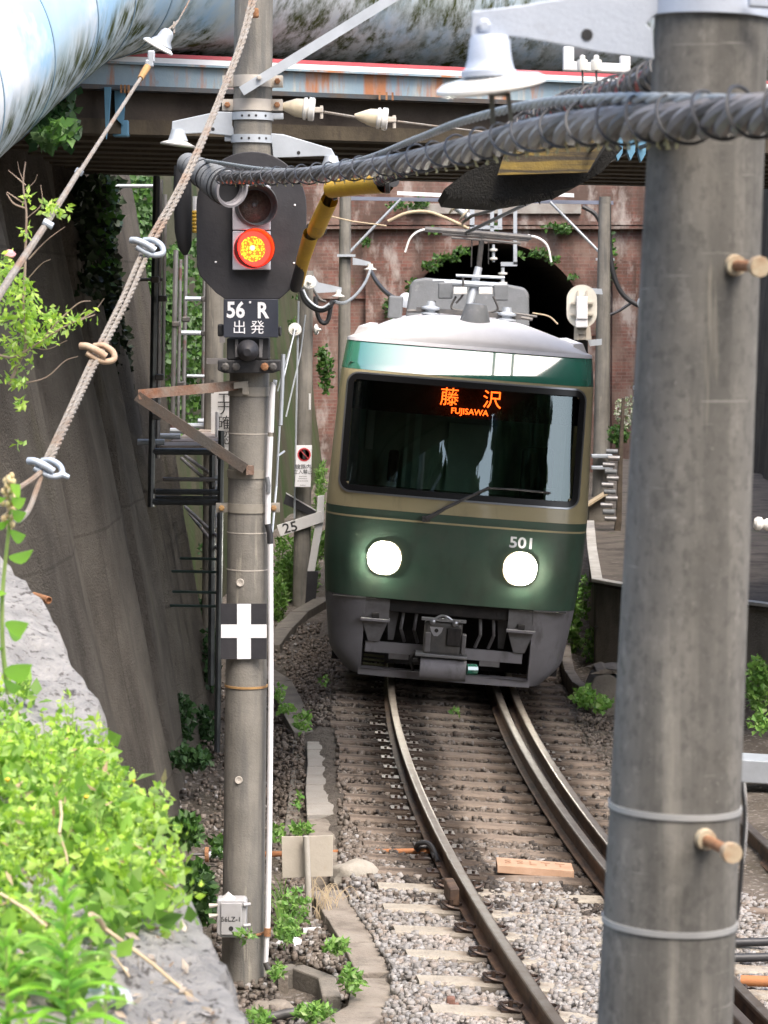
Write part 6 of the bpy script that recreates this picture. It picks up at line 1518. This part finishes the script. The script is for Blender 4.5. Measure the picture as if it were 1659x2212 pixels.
rock('rock', 'white stone chunk left of the R plate', gp(625, 2036, -.27), .07, .05, .04, m_letter, 5)
rock('concrete_lump', 'broken pale concrete collar at the foot of the signal pole', gp(545, 2105, -.30), .13, .10, .07, m_rockw, 9, 'concrete lump')
rock('rock', 'flat brown boulder at the bottom beneath the black hose', gp(585, 2185, -.3), .14, .10, .06, m_trough, 12)
t = thing('ground_hose', 'thick black hose curving over the ground below the pit', 'hose', tuple(gp(640, 2180, -.24)))
m = MB(); m.tube(spline([gp(520, 2212, -.24), gp(580, 2198, -.24), gp(640, 2186, -.22), (gp(700, 2184, -.24)), gp(760, 2196, -.27)], 8), .025, 12); m.build('hose_run', m_rubber, t, smooth=True)

# ================================================================ right side: platform, rubble, stacked tubes
pf = thing('platform', 'low station platform with a white edge right of the train', 'platform', tuple(gp(1275, 1400, -.3)))
zP = .62
e = [gp(1268, 1130, zP), gp(1272, 1190, zP), gp(1282, 1257, zP), gp(1420, 1282, zP), gp(1660, 1312, zP), gp(1800, 1330, zP)]
far = [gp(1800, 1040, zP), gp(1290, 985, zP)]
m = MB(); m.prism([*e, *far], (0, 0, -.03)); m.build('platform_top', m_platform, pf)
m = MB()
for a, b in zip(e, e[1:]):
    m.prism([a + Vector((.03, .03, -.03)), b + Vector((.03, .03, -.03)), b + Vector((.03, .3, -.03)), a + Vector((.3, .3, -.03))], (0, 0, -1.0))
m.build('platform_wall', m_pconc, pf)
for i, (a, b) in enumerate(zip(e, e[1:])):
    d = (b - a).normalized(); s_ = Vector((d.y, -d.x, 0)) * -.09; s_ = s_ if (s_.y > 0 or s_.x > 0) else -s_
    m = MB(); m.prism([a - s_ * .2, b - s_ * .2, b + s_, a + s_], (0, 0, .035)); m.build('platform_edge', m_platedge, pf, bevel=.005)
m = MB(); a, b = gp(1285, 1200, -.05), gp(1400, 1210, -.05); a, b = at(1285, 1352, e[2].y - .01), at(1420, 1372, e[2].y - .01 ); m.prism([a, b, b + Vector((0, 0, -.012)), a + Vector((0, 0, -.012))], (0, .03, 0)); m.build('wall_joint', m_tape, pf)
tt = thing('stacked_tubes', 'stack of grey tube ends beside a brown post right of the train', 'tube stack', tuple(at(1320, 1125, 34)))
for i in range(11):
    y = 975 + i * 14.5; x = 1322 + 6 * math.sin(i * 2.1) - i * .8; m = MB(); m.tube([at(x - 13, y, 34), at(x + 12, y + 1, 34)], .030 + .004 * (i % 2), 12); m.build('tube_end', m_scaf if i % 3 else m_acgrey, tt, smooth=True)
m = MB(); m.plate([(1345, 860), (1350, 860), (1345, 1000), (1343, 1130), (1325, 1255), (1316, 1240), (1332, 1110), (1336, 1000)], 34.1, .12); m.build('brown_post', m_rusttrunk, tt)
t = thing('stacked_slabs', 'small stack of pale slabs at the near pole edge', 'slab stack', tuple(at(1385, 860, 38)))
for i in range(3):
    m = MB(); m.box(at(1384 + (i % 2) * 3, 838 + i * 12, 38), (.20, .2, .06), bev=.015); m.build('slab', m_galv, t)
t = thing('step_wall', 'low sloping concrete stair wall between train and tubes', 'wall', tuple(at(1300, 1120, 36)))
m = MB(); m.plate([(1272, 1092), (1312, 1068), (1330, 1120), (1330, 1200), (1272, 1200)], 35.5, .3); m.build('wall_body', m_pconc, t)
m = MB(); m.plate([(1270, 1090), (1312, 1064), (1313, 1068), (1270, 1095)], 35.4, .35); m.build('wall_coping', m_straw, t)
t = thing('concrete_duct', 'dark arched end of a concrete duct in the weeds right of the train', 'duct', tuple(gp(1300, 1535, -.3)))
Yd = gp(1300, 1545, -.3).y
m = MB(); m.plate([(1278, 1520), (1272, 1490), (1285, 1462), (1308, 1452), (1345, 1470), (1380, 1520), (1400, 1620), (1350, 1600), (1325, 1560), (1300, 1560)], Yd, .5); m.build('duct_body', m_pit, t, bevel=.02)
m = MB(); m.plate([(1290, 1452), (1330, 1446), (1400, 1450), (1400, 1530), (1375, 1500), (1345, 1464), (1308, 1446)], Yd - .02, .5); m.build('duct_cap', m_trough, t, bevel=.02)
kerb('kerb', 'thin curved kerb in the weeds right of the train skirt', 'kerb', [(1222, 1395), (1228, 1440), (1255, 1480), (1290, 1500)], .10, .2, -.12, m_trough, L_=.9)
t = thing('equipment_cover', 'long blue grey steel cover right of the near pole', 'cover', tuple(gp(1640, 1650, -.2)))
m = MB(); a, b = gp(1590, 1640, -.05), gp(1720, 1648, -.05); m.prism([a, b, b + Vector((0, .35, 0)), a + Vector((0, .35, 0))], (0, 0, -.18)); m.build('cover_body', m_galv, t, bevel=.01)
for k, (y, lbl) in enumerate(((2035, 'upper black hose right of the near pole'), (2068, 'lower black hose right of the near pole'))):
    t = thing('side_hose', lbl, 'hose', tuple(gp(1640, y, -.25)), 'black hoses right of the near pole'); m = MB(); m.tube([gp(1500, y + 3, -.22), gp(1640, y, -.22), gp(1760, y - 5, -.22)], .025, 10); m.build('hose_run', m_tape, t, smooth=True)
t = thing('rust_pipe', 'orange brown pipe lying right of the near pole', 'pipe', tuple(gp(1640, 2120, -.25))); m = MB(); m.tube([gp(1600, 2118, -.2), gp(1760, 2124, -.2)], .03, 10); m.build('pipe_run', m_orange, t, smooth=True)
t = thing('side_insulator', 'white knob insulator glimpsed at the right edge', 'insulator', tuple(at(1645, 1135, 20)))
m = MB(); m.lathe([(.03, 0), (.05, .02), (.05, .05), (.03, .07), (.045, .09), (.045, .12)], at(1628, 1130, 20), (1, 0, -.1), 16); m.build('insulator_body', m_porc, t, smooth=True)
# channel bracket with two white knobs near the pipe
uc = thing('channel_bracket', 'white channel bracket holding two knob insulators before the pipe', 'bracket', tuple(at(1280, 150, 9)))
m = MB(); m.plate([(1217, 100), (1240, 100), (1240, 133), (1340, 137), (1340, 120), (1362, 122), (1362, 157), (1217, 152)], 9.0, .04); m.build('channel', m_whitepaint, uc, bevel=.003)
for x in (1258, 1288):
    m = MB(); c = at(x, 150, 8.96); m.lathe([(.016, -.003), (.018, .02), (.017, .030), (.009, .032), (.009, .042), (.003, .046)], c, (0, 0, 1), 18); k = m.build('knob_insulator', m_porc, uc, smooth=True)
    m = MB(); m.tube([at(x, 152, 8.96), at(x + 2, 215, 8.96)], .004, 6); m.build('hanger_rod', m_dkgrey, k)

# ================================================================ unseen trees added behind the camera for the windscreen to mirror
# ================================================================ vegetation helpers (numpy leaf meshes)
def leaf_verts(n, size, lean=None, aspect=.5, var=.35, up=.3, nrm_dir=None):
    """n leaves at the origin: base, two sides, tip -> (n,4,3)"""
    L_ = size * (1 + RNG.uniform(-var, var, n)); W = L_ * aspect * .5
    d = RNG.normal(0, 1, (n, 3)); d[:, 2] += up
    if lean is not None: d += np.array(lean)
    d /= np.linalg.norm(d, axis=1)[:, None]
    r = RNG.normal(0, 1, (n, 3))
    if nrm_dir is not None: r = r * .6 + np.array(nrm_dir) * 1.4
    s_ = np.cross(d, r); s_ /= np.linalg.norm(s_, axis=1)[:, None] + 1e-9
    q = np.cross(s_, d)
    V = np.zeros((n, 4, 3)); V[:, 1] = d * (L_ * .45)[:, None] + s_ * W[:, None] + q * (W * .3)[:, None]; V[:, 2] = d * L_[:, None] - q * (L_ * .12)[:, None]
    V[:, 3] = d * (L_ * .45)[:, None] - s_ * W[:, None] + q * (W * .3)[:, None]
    return V
def leaves(name, pts, size, mat, parent=None, **kw):
    pts = np.asarray([tuple(p) for p in pts]); V = leaf_verts(len(pts), size, **kw) + pts[:, None, :]
    Fc = np.arange(len(pts) * 4).reshape(-1, 4)
    Fc = np.concatenate([Fc[:, [0, 1, 2]], Fc[:, [0, 2, 3]]])
    return npobj(name, V.reshape(-1, 3), Fc, mat, parent)

# ================================================================ foreground bank (rough concrete ledge, close and soft)
EP = [((-60, 1150), 9.6), ((0, 1212), 9.1), ((60, 1270), 8.7), ((130, 1370), 8.2), ((190, 1500), 7.7), ((225, 1640), 7.2), ((290, 1780), 6.75), ((370, 1885), 6.3), ((430, 2000), 5.9), ((480, 2110), 5.5), ((530, 2212), 5.2), ((570, 2330), 4.8), ((600, 2500), 4.3)]
E_ = spline([at(x, y, Y) for (x, y), Y in EP], 14)
from mathutils import noise as mnoise
def bank_pt(i, u):
    e = E_[i]; p = e + Vector((-u, -.12 * u, .30 * u - .10 * u * u * .5))
    k = .035 * mnoise.noise(p * 3.1) + .028 * mnoise.noise(p * 9) + .016 * mnoise.noise(p * 26)
    p.z += k * (1 if u > .02 else .3); p.x += .03 * mnoise.noise(p * 7 + Vector((3, 0, 0))); return p
m = MB(); us = [0, .01] + [.02 + .02 * k for k in range(36)] + [.8, .9, 1.1, 1.4, 1.8, 2.4]
rows = []
for i in range(len(E_)):
    e = bank_pt(i, 0); r = [Vector((e.x + .45, e.y, -.4)), Vector((e.x + .28, e.y, 1.0)), Vector((e.x + .06, e.y, e.z - .35)), Vector((e.x + .02, e.y, e.z - .05))] + [bank_pt(i, u) for u in us]
    rows.append(r)
m.grid(rows); bank = tag(m.build('rock_bank', m_bank, smooth=True), 'pale rough concrete bank sloping across the lower left under the weeds', 'bank')
def bank_at(px, py):
    """nearest bank sample whose image position matches (px,py)"""
    best = None; bd = 1e9
    for i in range(0, len(E_)):
        for u in us2:
            x, y = BIMG[(i, u)]; dd = (x - px) ** 2 + (y - py) ** 2
            if dd < bd: bd = dd; best = (i, u)
    return bank_pt(*best)
def proj(p):
    v = p - Vector((0, 0, CAMH)); f = v.y * math.cos(PITCH) - v.z * math.sin(PITCH); u = v.y * math.sin(PITCH) + v.z * math.cos(PITCH)
    return CX + F * v.x / f, CY - F * u / f
us2 = [0.0, .03, .06, .1, .15, .2, .26, .33, .4, .5, .6, .7, .85, 1.0]
BIMG = {(i, u): proj(bank_pt(i, u)) for i in range(len(E_)) for u in us2}

# low weeds: clumps of fine stems with small leaflets; kept out of the bare strip along the edge
def weed_region(px, py):
    # bare rock: upper part and right hand strip
    edge = [(0, 1480), (60, 1540), (150, 1580), (215, 1590), (235, 1650), (300, 1690), (375, 1720), (372, 1790), (330, 1800), (372, 1850), (372, 1960), (300, 2020), (240, 2060), (200, 2090), (230, 2212)]
    poly = edge + [(-200, 2400), (-200, 1480)]
    ins = False; j = len(poly) - 1
    for i in range(len(poly)):
        xi, yi = poly[i]; xj, yj = poly[j]
        if (yi > py) != (yj > py) and px < (xj - xi) * (py - yi) / (yj - yi) + xi: ins = not ins
        j = i
    return ins
stemsV = MB(); LP = []; FL = []
keys = list(BIMG.items()); cnt = 0
cand = []
for i in range(len(E_) - 1):
    for k in range(9):
        u = random.random() ** .8 * 1.3; t_ = random.random(); p = bank_pt(i, u).lerp(bank_pt(i + 1, u), t_); cand.append(p)
for p in cand:
    x, y = proj(p)
    if x < -120 or y > 2420 or y < 1300: continue
    top = proj(p + Vector((0, 0, .10)))
    if not weed_region(x, y - 25): continue
    if y > 1990 and random.random() < .55: continue
    ns = 3
    for s_ in range(ns):
        h = random.uniform(.05, .17) * (1 if y < 1990 else .6); lean = Vector((random.uniform(-.05, .07), random.uniform(-.05, .05), h)); b0 = p + Vector((random.uniform(-.04, .04), random.uniform(-.04, .04), -.01))
        nl = int(h / .007)
        for q in range(nl):
            f = .25 + .75 * q / nl
            for sd in range(2): LP.append(b0 + lean * f + Vector((random.uniform(-.022, .022), random.uniform(-.022, .022), random.uniform(-.008, .008))))
        if s_ == 0: stemsV.tube([b0, b0 + lean * .6, b0 + lean], .0013, 3, caps=False)
        if random.random() < .03: FL.append(b0 + lean * 1.05)
LP = [q for q in LP if mnoise.noise(q * 5.5) > -.22]
weeds = leaves('bank_weeds', LP, .019, g_weed, aspect=.62, up=.4, var=.75); tag(weeds, 'bright yellow green weeds smothering the bank at lower left', 'weeds', kind='stuff')
tag(stemsV.build('weed_stems', m_stalk), 'thin pale stems among the bright bank weeds', 'weeds', kind='stuff')
m = MB()
for p in FL: m.lathe([(.003, 0), (.007, .006), (.003, .010)], p, (0, 0, 1), 6)
tag(m.build('weed_flowers', m_flower), 'tiny yellow flowers scattered over the bank weeds', 'flowers', kind='stuff')
pts = []
for p in cand:
    x, y = proj(p)
    if x < -100 or y > 2420 or not weed_region(x, y - 10) or mnoise.noise(p * 2.3 + Vector((5, 0, 0))) < .05: continue
    for k in range(14): pts.append(p + Vector((random.gauss(0, .035), random.gauss(0, .035), random.uniform(.0, .09))))
tag(leaves('broad_weeds', pts, .042, LEAF('mid_green_leaf', [(.20, .40, .05), (.32, .56, .08), (.12, .26, .04), (.42, .60, .18)], .45), aspect=.7, up=.6, var=.5), 'patches of broader mid green leaves among the bright bank weeds', 'weeds', kind='stuff')
pts = [q + Vector((0, 0, .02)) for q in LP if random.random() < .012]
tag(leaves('withered_leaves', pts, .035, LEAF('withered_leaf', [(.40, .30, .14), (.30, .2, .1), (.5, .45, .25)], .2), aspect=.3, up=.1), 'withered straw coloured leaves caught in the bank weeds', 'weeds', kind='stuff')
# dead stalks and litter on the bank
t = thing('dead_stalks', 'dry brown stalks and broken twigs lying across the lower bank', 'dead stalks', tuple(at(300, 2100, 5.2)))
for a, b, r in (((225, 2005), (430, 2170), .0042), ((225, 2005), (196, 1975), .006), ((130, 1730), (128, 1800), .0035), ((128, 1800), (150, 1900), .003), ((0, 1930), (110, 2010), .0035), ((330, 2120), (250, 2200), .003), ((90, 2120), (0, 2040), .003), ((215, 2040), (280, 2110), .002)):
    Y0 = 5.35 if a[1] > 1900 else 6.0
    m = MB(); m.tube([at(*a, Y0), at((a[0] + b[0]) / 2 + 4, (a[1] + b[1]) / 2 - 4, Y0 - .02), at(*b, Y0 - .06)], r, 6); m.build('stalk', m_straw, t)
pts = []
for i in range(500):
    k = random.choice(range(len(E_) - 62, len(E_) - 1)); p = bank_pt(k, random.uniform(.05, .6)); pts.append(p + Vector((0, 0, .006)))
o = leaves('leaf_litter', pts, .03, LEAF('litter', [(.40, .32, .24), (.55, .48, .40), (.25, .18, .12), (.62, .58, .54)], .1), aspect=.45, up=-.2); tag(o, 'dry leaf litter lying on the lower bank', 'leaf litter', kind='stuff')
t = rock('rock', 'blue grey stone among litter on the lower bank', bank_at(255, 2150) + Vector((0, 0, .0)), .05, .04, .02, MAT('blue_grey_stone', (.34, .42, .46), (.5, .52, .5), vs=12, rough=.9, bump=.4), 21)

# tall spear-leaved plants
def spear_plant(label, base, tip, Y, nleaf, Ll, mat=g_spear, group=None, spread=1.0, stem=.004):
    a, b = at(*base, Y), at(*tip, Y); t = thing('tall_weed', label, 'plant', tuple(a), group)
    m = MB(); m.tube(spline([a, a.lerp(b, .5) + Vector((.004, 0, 0)), b], 5), [stem] * 6 + [stem * .8] * 4 + [stem * .5], 6) if False else m.tube([a, a.lerp(b, .5), b], [stem, stem * .8, stem * .5], 6); m.build('stem', m_stalk, t)
    m = MB()
    for i in range(nleaf):
        f = i / nleaf; p = a.lerp(b, .12 + .86 * f); an = i * 2.4; L_ = Ll * (1.1 - .55 * f) * random.uniform(.8, 1.15); el = .35 + .75 * f
        d = Vector((math.cos(an) * math.cos(el), math.sin(an) * math.cos(el) * .8, math.sin(el))); s_ = d.cross(Vector((0, 0, 1))).normalized(); W = L_ * .085 * spread
        rows = []
        for k in range(6):
            q = k / 5; c = p + d * L_ * q + Vector((0, 0, -L_ * .45 * q * q)); w_ = W * math.sin(PI * min(1, .12 + q * .88)) ** .8
            rows.append([c - s_ * w_ + Vector((0, 0, w_ * .35)), c, c + s_ * w_ + Vector((0, 0, w_ * .35))])
        m.grid(rows)
    m.build('foliage', mat, t, smooth=True, fixn=False); return t
yb = bank_at(150, 2230).y
spear_plant('tall spear-leaved plant with bright leaves at the bottom left', (150, 2290), (138, 1895), yb - .40, 46, .13)
spear_plant('spear-leaved plant cut by the left edge near the bottom', (20, 2330), (12, 2010), yb - .4, 26, .12)
spear_plant('small spear-leaved sprout in front of the lower bank', (225, 2290), (230, 2120), yb - .05, 14, .06)
# flowering stalk at left edge
t = thing('flower_stalk', 'tall stalk with cream flower buds rising at the left edge', 'plant', tuple(at(12, 1500, 6.2)))
P = spline([at(18, 1500, 6.2), at(6, 1400, 6.2), at(5, 1290, 6.2), at(14, 1190, 6.2), at(22, 1110, 6.2), at(20, 1040, 6.2)], 5)
m = MB(); m.tube(P, [.006 - .003 * i / 25 for i in range(len(P))], 8); m.build('stem', m_stalk, t, smooth=True)
m = MB()
for (x, y, dx, dy) in ((20, 1205, 52, -18), (8, 1285, -30, -20), (12, 1350, 50, -4), (18, 1358, 30, 18), (20, 1105, 38, 2), (18, 1125, -30, 4), (22, 1080, 34, -4), (22, 1148, 34, 8), (10, 1455, 60, -20), (8, 1470, 40, 14), (14, 1075, -26, -8), (5, 1400, -30, 0), (24, 1055, 20, -8)):
    a = at(x, y, 6.2); b = at(x + dx, y + dy, 6.15 - random.random() * .1); d = b - a; s_ = d.cross(Vector((0, 1, 0))).normalized() * d.length * .13; rows = []
    for k in range(6):
        q = k / 5; c = a + d * q + Vector((0, 0, -.01 * math.sin(q * PI))); w_ = math.sin(PI * min(1, .1 + .9 * q)); rows.append([c - s_ * w_, c + Vector((0, -.004, 0)), c + s_ * w_])
    m.grid(rows)
m.build('foliage', g_spear, t, smooth=True, fixn=False)
m = MB()
for k in range(46):
    f = random.random(); p = at(19 + random.uniform(-14, 14) * (1 - .3 * f), 1150 - 110 * f + random.uniform(-6, 6), 6.2 + random.uniform(-.02, .02)); m.lathe([(.002, 0), (.006, .004), (.007, .010), (.003, .016)], p, (random.uniform(-.5, .5), random.uniform(-.5, .5), 1), 7)
m.build('flower_buds', m_bud, t, smooth=True)

# ================================================================ sapling before the left wall
sap = thing('sapling', 'thin pale-barked sapling with fresh green leaves before the left wall', 'sapling', tuple(at(20, 830, 10)))
def twig(pts, r0, r1, Y=10.0, leafy=1, dens=10):
    P = spline([at(x, y, Y - .02 * i) for i, (x, y) in enumerate(pts)], 5); n = len(P)
    m = MB(); m.tube(P, [r0 + (r1 - r0) * i / (n - 1) for i in range(n)], 6); m.build('branch', m_twig, sap, smooth=True)
    out = []
    for i in range(n):
        for k in range(int(dens * leafy)): out.append(P[i] + Vector(tuple(RNG.normal(0, .022, 3))))
    return out
lp = []
twig([(52, 640), (55, 540), (57, 460), (50, 400), (55, 350)], .006, .002); twig([(52, 440), (30, 425), (15, 415)], .003, .0015); twig([(55, 400), (38, 385), (18, 368)], .003, .001); twig([(50, 390), (42, 370), (38, 350)], .002, .001)
twig([(56, 450), (30, 440), (14, 418)], .004, .002); twig([(56, 410), (75, 392), (80, 378)], .002, .001); twig([(60, 470), (90, 440), (88, 400)], .002, .001); twig([(62, 560), (100, 520), (140, 490)], .003, .001); twig([(62, 600), (90, 570), (110, 560)], .002, .001)
lp += twig([(-10, 765), (20, 772), (45, 765), (85, 740), (140, 705), (205, 680)], .006, .002, dens=3)
lp += twig([(20, 830), (40, 785), (55, 750), (52, 690), (50, 640)], .007, .004, dens=5)
twig([(85, 740), (130, 690), (170, 655), (195, 650)], .004, .0015); twig([(45, 830), (100, 815), (140, 780), (168, 770)], .003, .001); twig([(120, 720), (160, 690), (185, 670)], .002, .001); twig([(150, 700), (200, 675), (225, 645)], .003, .001); twig([(60, 745), (100, 755), (145, 735)], .002, .001)
for cx, cy, sx, sy, n in ((20, 620, 34, 42, 150), (62, 650, 18, 40, 80), (60, 690, 28, 30, 120), (115, 690, 24, 18, 90), (95, 730, 18, 10, 50), (10, 575, 18, 22, 60), (60, 720, 22, 18, 70), (40, 830, 12, 10, 26), (45, 870, 10, 8, 20), (166, 692, 14, 9, 24), (5, 690, 16, 12, 40), (58, 430, 7, 14, 16), (56, 500, 7, 14, 16), (108, 450, 24, 12, 36), (130, 455, 16, 10, 24), (40, 960, 7, 6, 10), (22, 745, 30, 14, 40)):
    for k in range(n): lp.append(at(cx + random.gauss(0, sx * .55), cy + random.gauss(0, sy * .55), 10 + random.uniform(-.12, .12)))
leaves('foliage', lp, .030, g_weed, sap, aspect=.45, up=.1)
m = MB(); m.lathe([(.004, 0), (.018, .01), (.022, .02), (.012, .03)], at(20, 558, 9.95), (.2, -.6, 1), 10); m.build('blossom', m_pinkf, sap, smooth=True)

# ================================================================ ivy and wall plants
def scatter(label, name, spec, size, mat, cat='ivy', aspect=.8, parent=None, kind='stuff', nd=(0, -1, .3), up=-.3):
    pts = []
    for (x0, y0, x1, y1, Y0, Y1, n) in spec:
        for k in range(n):
            f, g = random.random(), random.random(); cl = mnoise.noise(Vector((f * 6, g * 9, x0 * .1)))
            if cl < -.12: continue
            Y = Y0 + (Y1 - Y0) * f + random.uniform(-.15, .15); pts.append(at(x0 + (x1 - x0) * f + random.gauss(0, 3), y0 + (y1 - y0) * g, Y))
    o = leaves(name, pts, size, mat, parent, aspect=aspect, up=up, nrm_dir=nd)
    if parent is None: tag(o, label, cat, kind=kind)
    return o
def blob(label, name, c_list, size, mat, cat='weeds', aspect=.7, up=.2, kind='stuff'):
    """c_list: (px, py, rx, ry, Y, n)"""
    pts = []
    for (x, y, rx, ry, Y, n) in c_list:
        for k in range(n):
            a = random.random() * 2 * PI; r = math.sqrt(random.random()); pts.append(at(x + rx * r * math.cos(a), y + ry * r * math.sin(a), Y + random.uniform(-.2, .2)))
    o = leaves(name, pts, size, mat, None, aspect=aspect, up=up); tag(o, label, cat, kind=kind); return o
scatter('lush ivy hanging on the wall behind the scaffolding', 'ivy', [(232, 385, 335, 560, 27, 28.5, 2600), (240, 540, 335, 700, 27, 28, 2300), (225, 660, 330, 800, 26.5, 27.5, 2000), (215, 760, 310, 850, 26, 27, 900), (255, 840, 330, 960, 26.8, 27.4, 260), (175, 390, 250, 700, 21.5, 22.8, 700), (345, 520, 455, 800, 29, 33, 1700), (350, 780, 460, 960, 30, 34, 900), (330, 600, 380, 760, 28.5, 29, 500)], .075, g_ivy)
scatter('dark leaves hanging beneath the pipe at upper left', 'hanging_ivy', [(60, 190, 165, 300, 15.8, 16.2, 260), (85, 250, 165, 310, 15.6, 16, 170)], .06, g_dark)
blob('leafy sprig by the wall under the bridge', 'wall_sprig', [(120, 285, 24, 22, 15.2, 50), (145, 290, 18, 16, 15.2, 30), (95, 300, 18, 14, 15.2, 26)], .07, g_ivy, 'plant', kind=None)
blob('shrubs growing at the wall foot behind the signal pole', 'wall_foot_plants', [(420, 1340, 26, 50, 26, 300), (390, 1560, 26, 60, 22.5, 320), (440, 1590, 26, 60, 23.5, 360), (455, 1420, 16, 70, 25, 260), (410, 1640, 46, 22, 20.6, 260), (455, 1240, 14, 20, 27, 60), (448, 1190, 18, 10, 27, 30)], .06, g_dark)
blob('green bush patch between bank and signal pole', 'bush_patch', [(400, 1795, 34, 34, 17.8, 330), (432, 1945, 30, 45, 15.6, 420), (425, 1890, 22, 22, 16.2, 200), (470, 1830, 10, 18, 17, 60)], .06, g_ivy)
blob('grass growing left of the train behind the speed post', 'grass', [(620, 1200, 30, 40, 36, 500), (640, 1250, 50, 50, 34.5, 1300), (600, 1300, 20, 50, 32.5, 500), (680, 1180, 24, 40, 36, 400), (694, 1040, 10, 40, 40, 200), (690, 1090, 10, 26, 40, 150)], .085, g_grass, 'grass', .3, .9)
blob('small weeds beside the cable trough', 'trough_weeds', [(655, 1560, 16, 22, 22.3, 110), (620, 1530, 18, 10, 23, 60), (604, 1500, 10, 20, 24, 60), (650, 1790, 22, 12, 18.5, 90), (600, 1800, 14, 20, 18.2, 60), (700, 1470, 12, 8, 25, 20), (646, 1730, 5, 14, 19, 24), (985, 1536, 9, 6, 23.9, 22)], .045, g_grass)
blob('weeds around the drain pit and the pole foot', 'pit_weeds', [(728, 2045, 24, 12, 14.9, 190), (620, 2010, 26, 30, 15.2, 200), (640, 1960, 30, 40, 15.6, 160), (600, 2100, 12, 16, 14.6, 80), (760, 2120, 22, 26, 14.2, 160), (680, 2190, 40, 18, 13.9, 260), (560, 2200, 26, 14, 13.8, 120), (530, 2020, 16, 12, 14.8, 40)], .042, g_grass, 'weeds', .5, .6)
blob('leafy weeds right of the train skirt', 'verge_weeds', [(1240, 1340, 14, 90, 29.5, 420), (1290, 1400, 34, 40, 28.5, 320), (1262, 1505, 22, 22, 24.4, 160), (1300, 1520, 20, 14, 24.2, 90), (1262, 1290, 8, 50, 30, 120), (1340, 1400, 20, 30, 28.2, 160)], .06, g_grass)
blob('plants seen right of the near pole', 'side_weeds', [(1640, 1480, 24, 60, 24, 500), (1640, 1560, 20, 20, 22, 80)], .06, g_grass)
blob('white flowering bush behind the near pole edge', 'flowering_bush', [(1352, 890, 24, 36, 37, 200)], .05, LEAF('pale_blossom', [(.5, .5, .4), (.2, .3, .1), (.6, .6, .52), (.12, .2, .06)]), 'bush', kind=None)
blob('green shrub by the grey pole right of the train', 'shrub', [(1336, 940, 22, 20, 37, 260)], .06, g_ivy, 'shrub', kind=None)
blob('green bush below the red brick left of the train', 'wall_bush', [(703, 800, 14, 50, 55, 260), (694, 770, 10, 20, 55, 60)], .10, g_ivy, 'bush', kind=None)
blob('moss and ferns growing on the brick portal', 'portal_moss', [(965, 556, 26, 7, 59.7, 110), (932, 574, 20, 9, 59.7, 100), (1000, 542, 18, 5, 59.7, 50), (1165, 548, 22, 8, 59.7, 90), (1195, 562, 14, 8, 59.7, 50), (865, 445, 30, 8, 59.7, 80), (910, 440, 16, 10, 59.7, 80), (1218, 495, 22, 10, 59.7, 110), (1070, 488, 10, 7, 59.7, 40), (790, 522, 11, 9, 59.7, 60), (890, 620, 12, 18, 59.7, 50), (840, 665, 11, 22, 59.7, 90), (935, 500, 8, 8, 59.7, 20), (1195, 490, 22, 5, 59.7, 40), (1322, 560, 5, 60, 59.7, 90), (1240, 600, 10, 8, 59.7, 30), (1120, 552, 14, 5, 59.7, 24), (1300, 700, 6, 60, 59.6, 60)], .10, g_ivy, 'moss')
blob('ferns on the mossy wall behind the signal', 'wall_ferns', [(632, 700, 8, 14, 50, 14), (640, 640, 6, 8, 50, 8)], .12, g_ivy)
scatter('near-black leaves painting the shade of the wall recess under the bridge', 'recess_shade_leaves', [(172, 385, 255, 640, 21.0, 23.5, 2600), (190, 600, 262, 760, 21.5, 23, 1100), (215, 700, 275, 880, 22, 23.5, 500)], .075, LEAF('recess_shade_leaf', [(.006, .012, .005), (.012, .028, .008), (.02, .045, .012)], .1))  # near-black leaves stand for the deep shade of the wall recess
# long grass blades near the stake
t = thing('grass_tuft', 'arching dry grass blades beside the stake', 'grass tuft', tuple(gp(690, 1990, -.28)))
m = MB()
for k in range(26):
    x = random.choice([676, 684, 690, 690, 700, 712, 722]) + random.uniform(-8, 8); y = 1990 + random.uniform(-10, 30); d = random.uniform(-40, 40); h = random.uniform(60, 120); b = gp(x, y, -.3).y
    P = spline([at(x, y, b), at(x + d * .3, y - h * .7, b), at(x + d, y - h, b), at(x + d * 1.5, y - h * .7, b)], 4); m.tube(P, [.004 - .003 * i / len(P) for i in range(len(P))], 3, caps=False)
m.build('blades', m_straw, t)
m = MB()
for k in range(40):
    x = random.uniform(600, 622); y = random.uniform(1985, 2030); d = random.uniform(-40, 20); h = random.uniform(40, 110); b = gp(x, y, -.3).y
    P = spline([at(x, y, b), at(x + d * .4, y - h * .7, b), at(x + d, y - h, b)], 4); m.tube(P, [.005 - .004 * i / len(P) for i in range(len(P))], 3, caps=False)
m.build('green_blades', g_grass, t)
# broad-leaved small plant by the trough
spear_plant('small broad-leaved plant beside the brown trough lids', (760, 2135), (752, 2085), 14.2, 12, .09, g_grass, spread=3.0)

# ================================================================ unseen wood added behind the camera, shaped for the windscreen reflection
pts = []
for k in range(9500):
    x = random.uniform(-15, 15); y = -14 - random.random() * 6 + abs(x) * .3; top = 19.5 + 2.6 * mnoise.noise(Vector((x * .35, 1, 0))) + 1.2 * mnoise.noise(Vector((x * 1.1, 4, 0)))
    if abs(x - 4.4) < 1.35 or abs(x + 1.2) < .85: continue  # gaps left so pale sky streaks show in the windscreen
    z = -.5 + (top + .5) * random.random() ** .8; pts.append((x, y, z))
o = leaves('reflection_woodland', pts, 1.5, LEAF('wood_leaf', [(.03, .06, .02), (.06, .12, .035), (.10, .17, .06), (.04, .07, .03)], .3), aspect=.8); tag(o, 'unseen green wood added behind the viewpoint for the windscreen to mirror', 'reflection_woodland', kind='stuff')
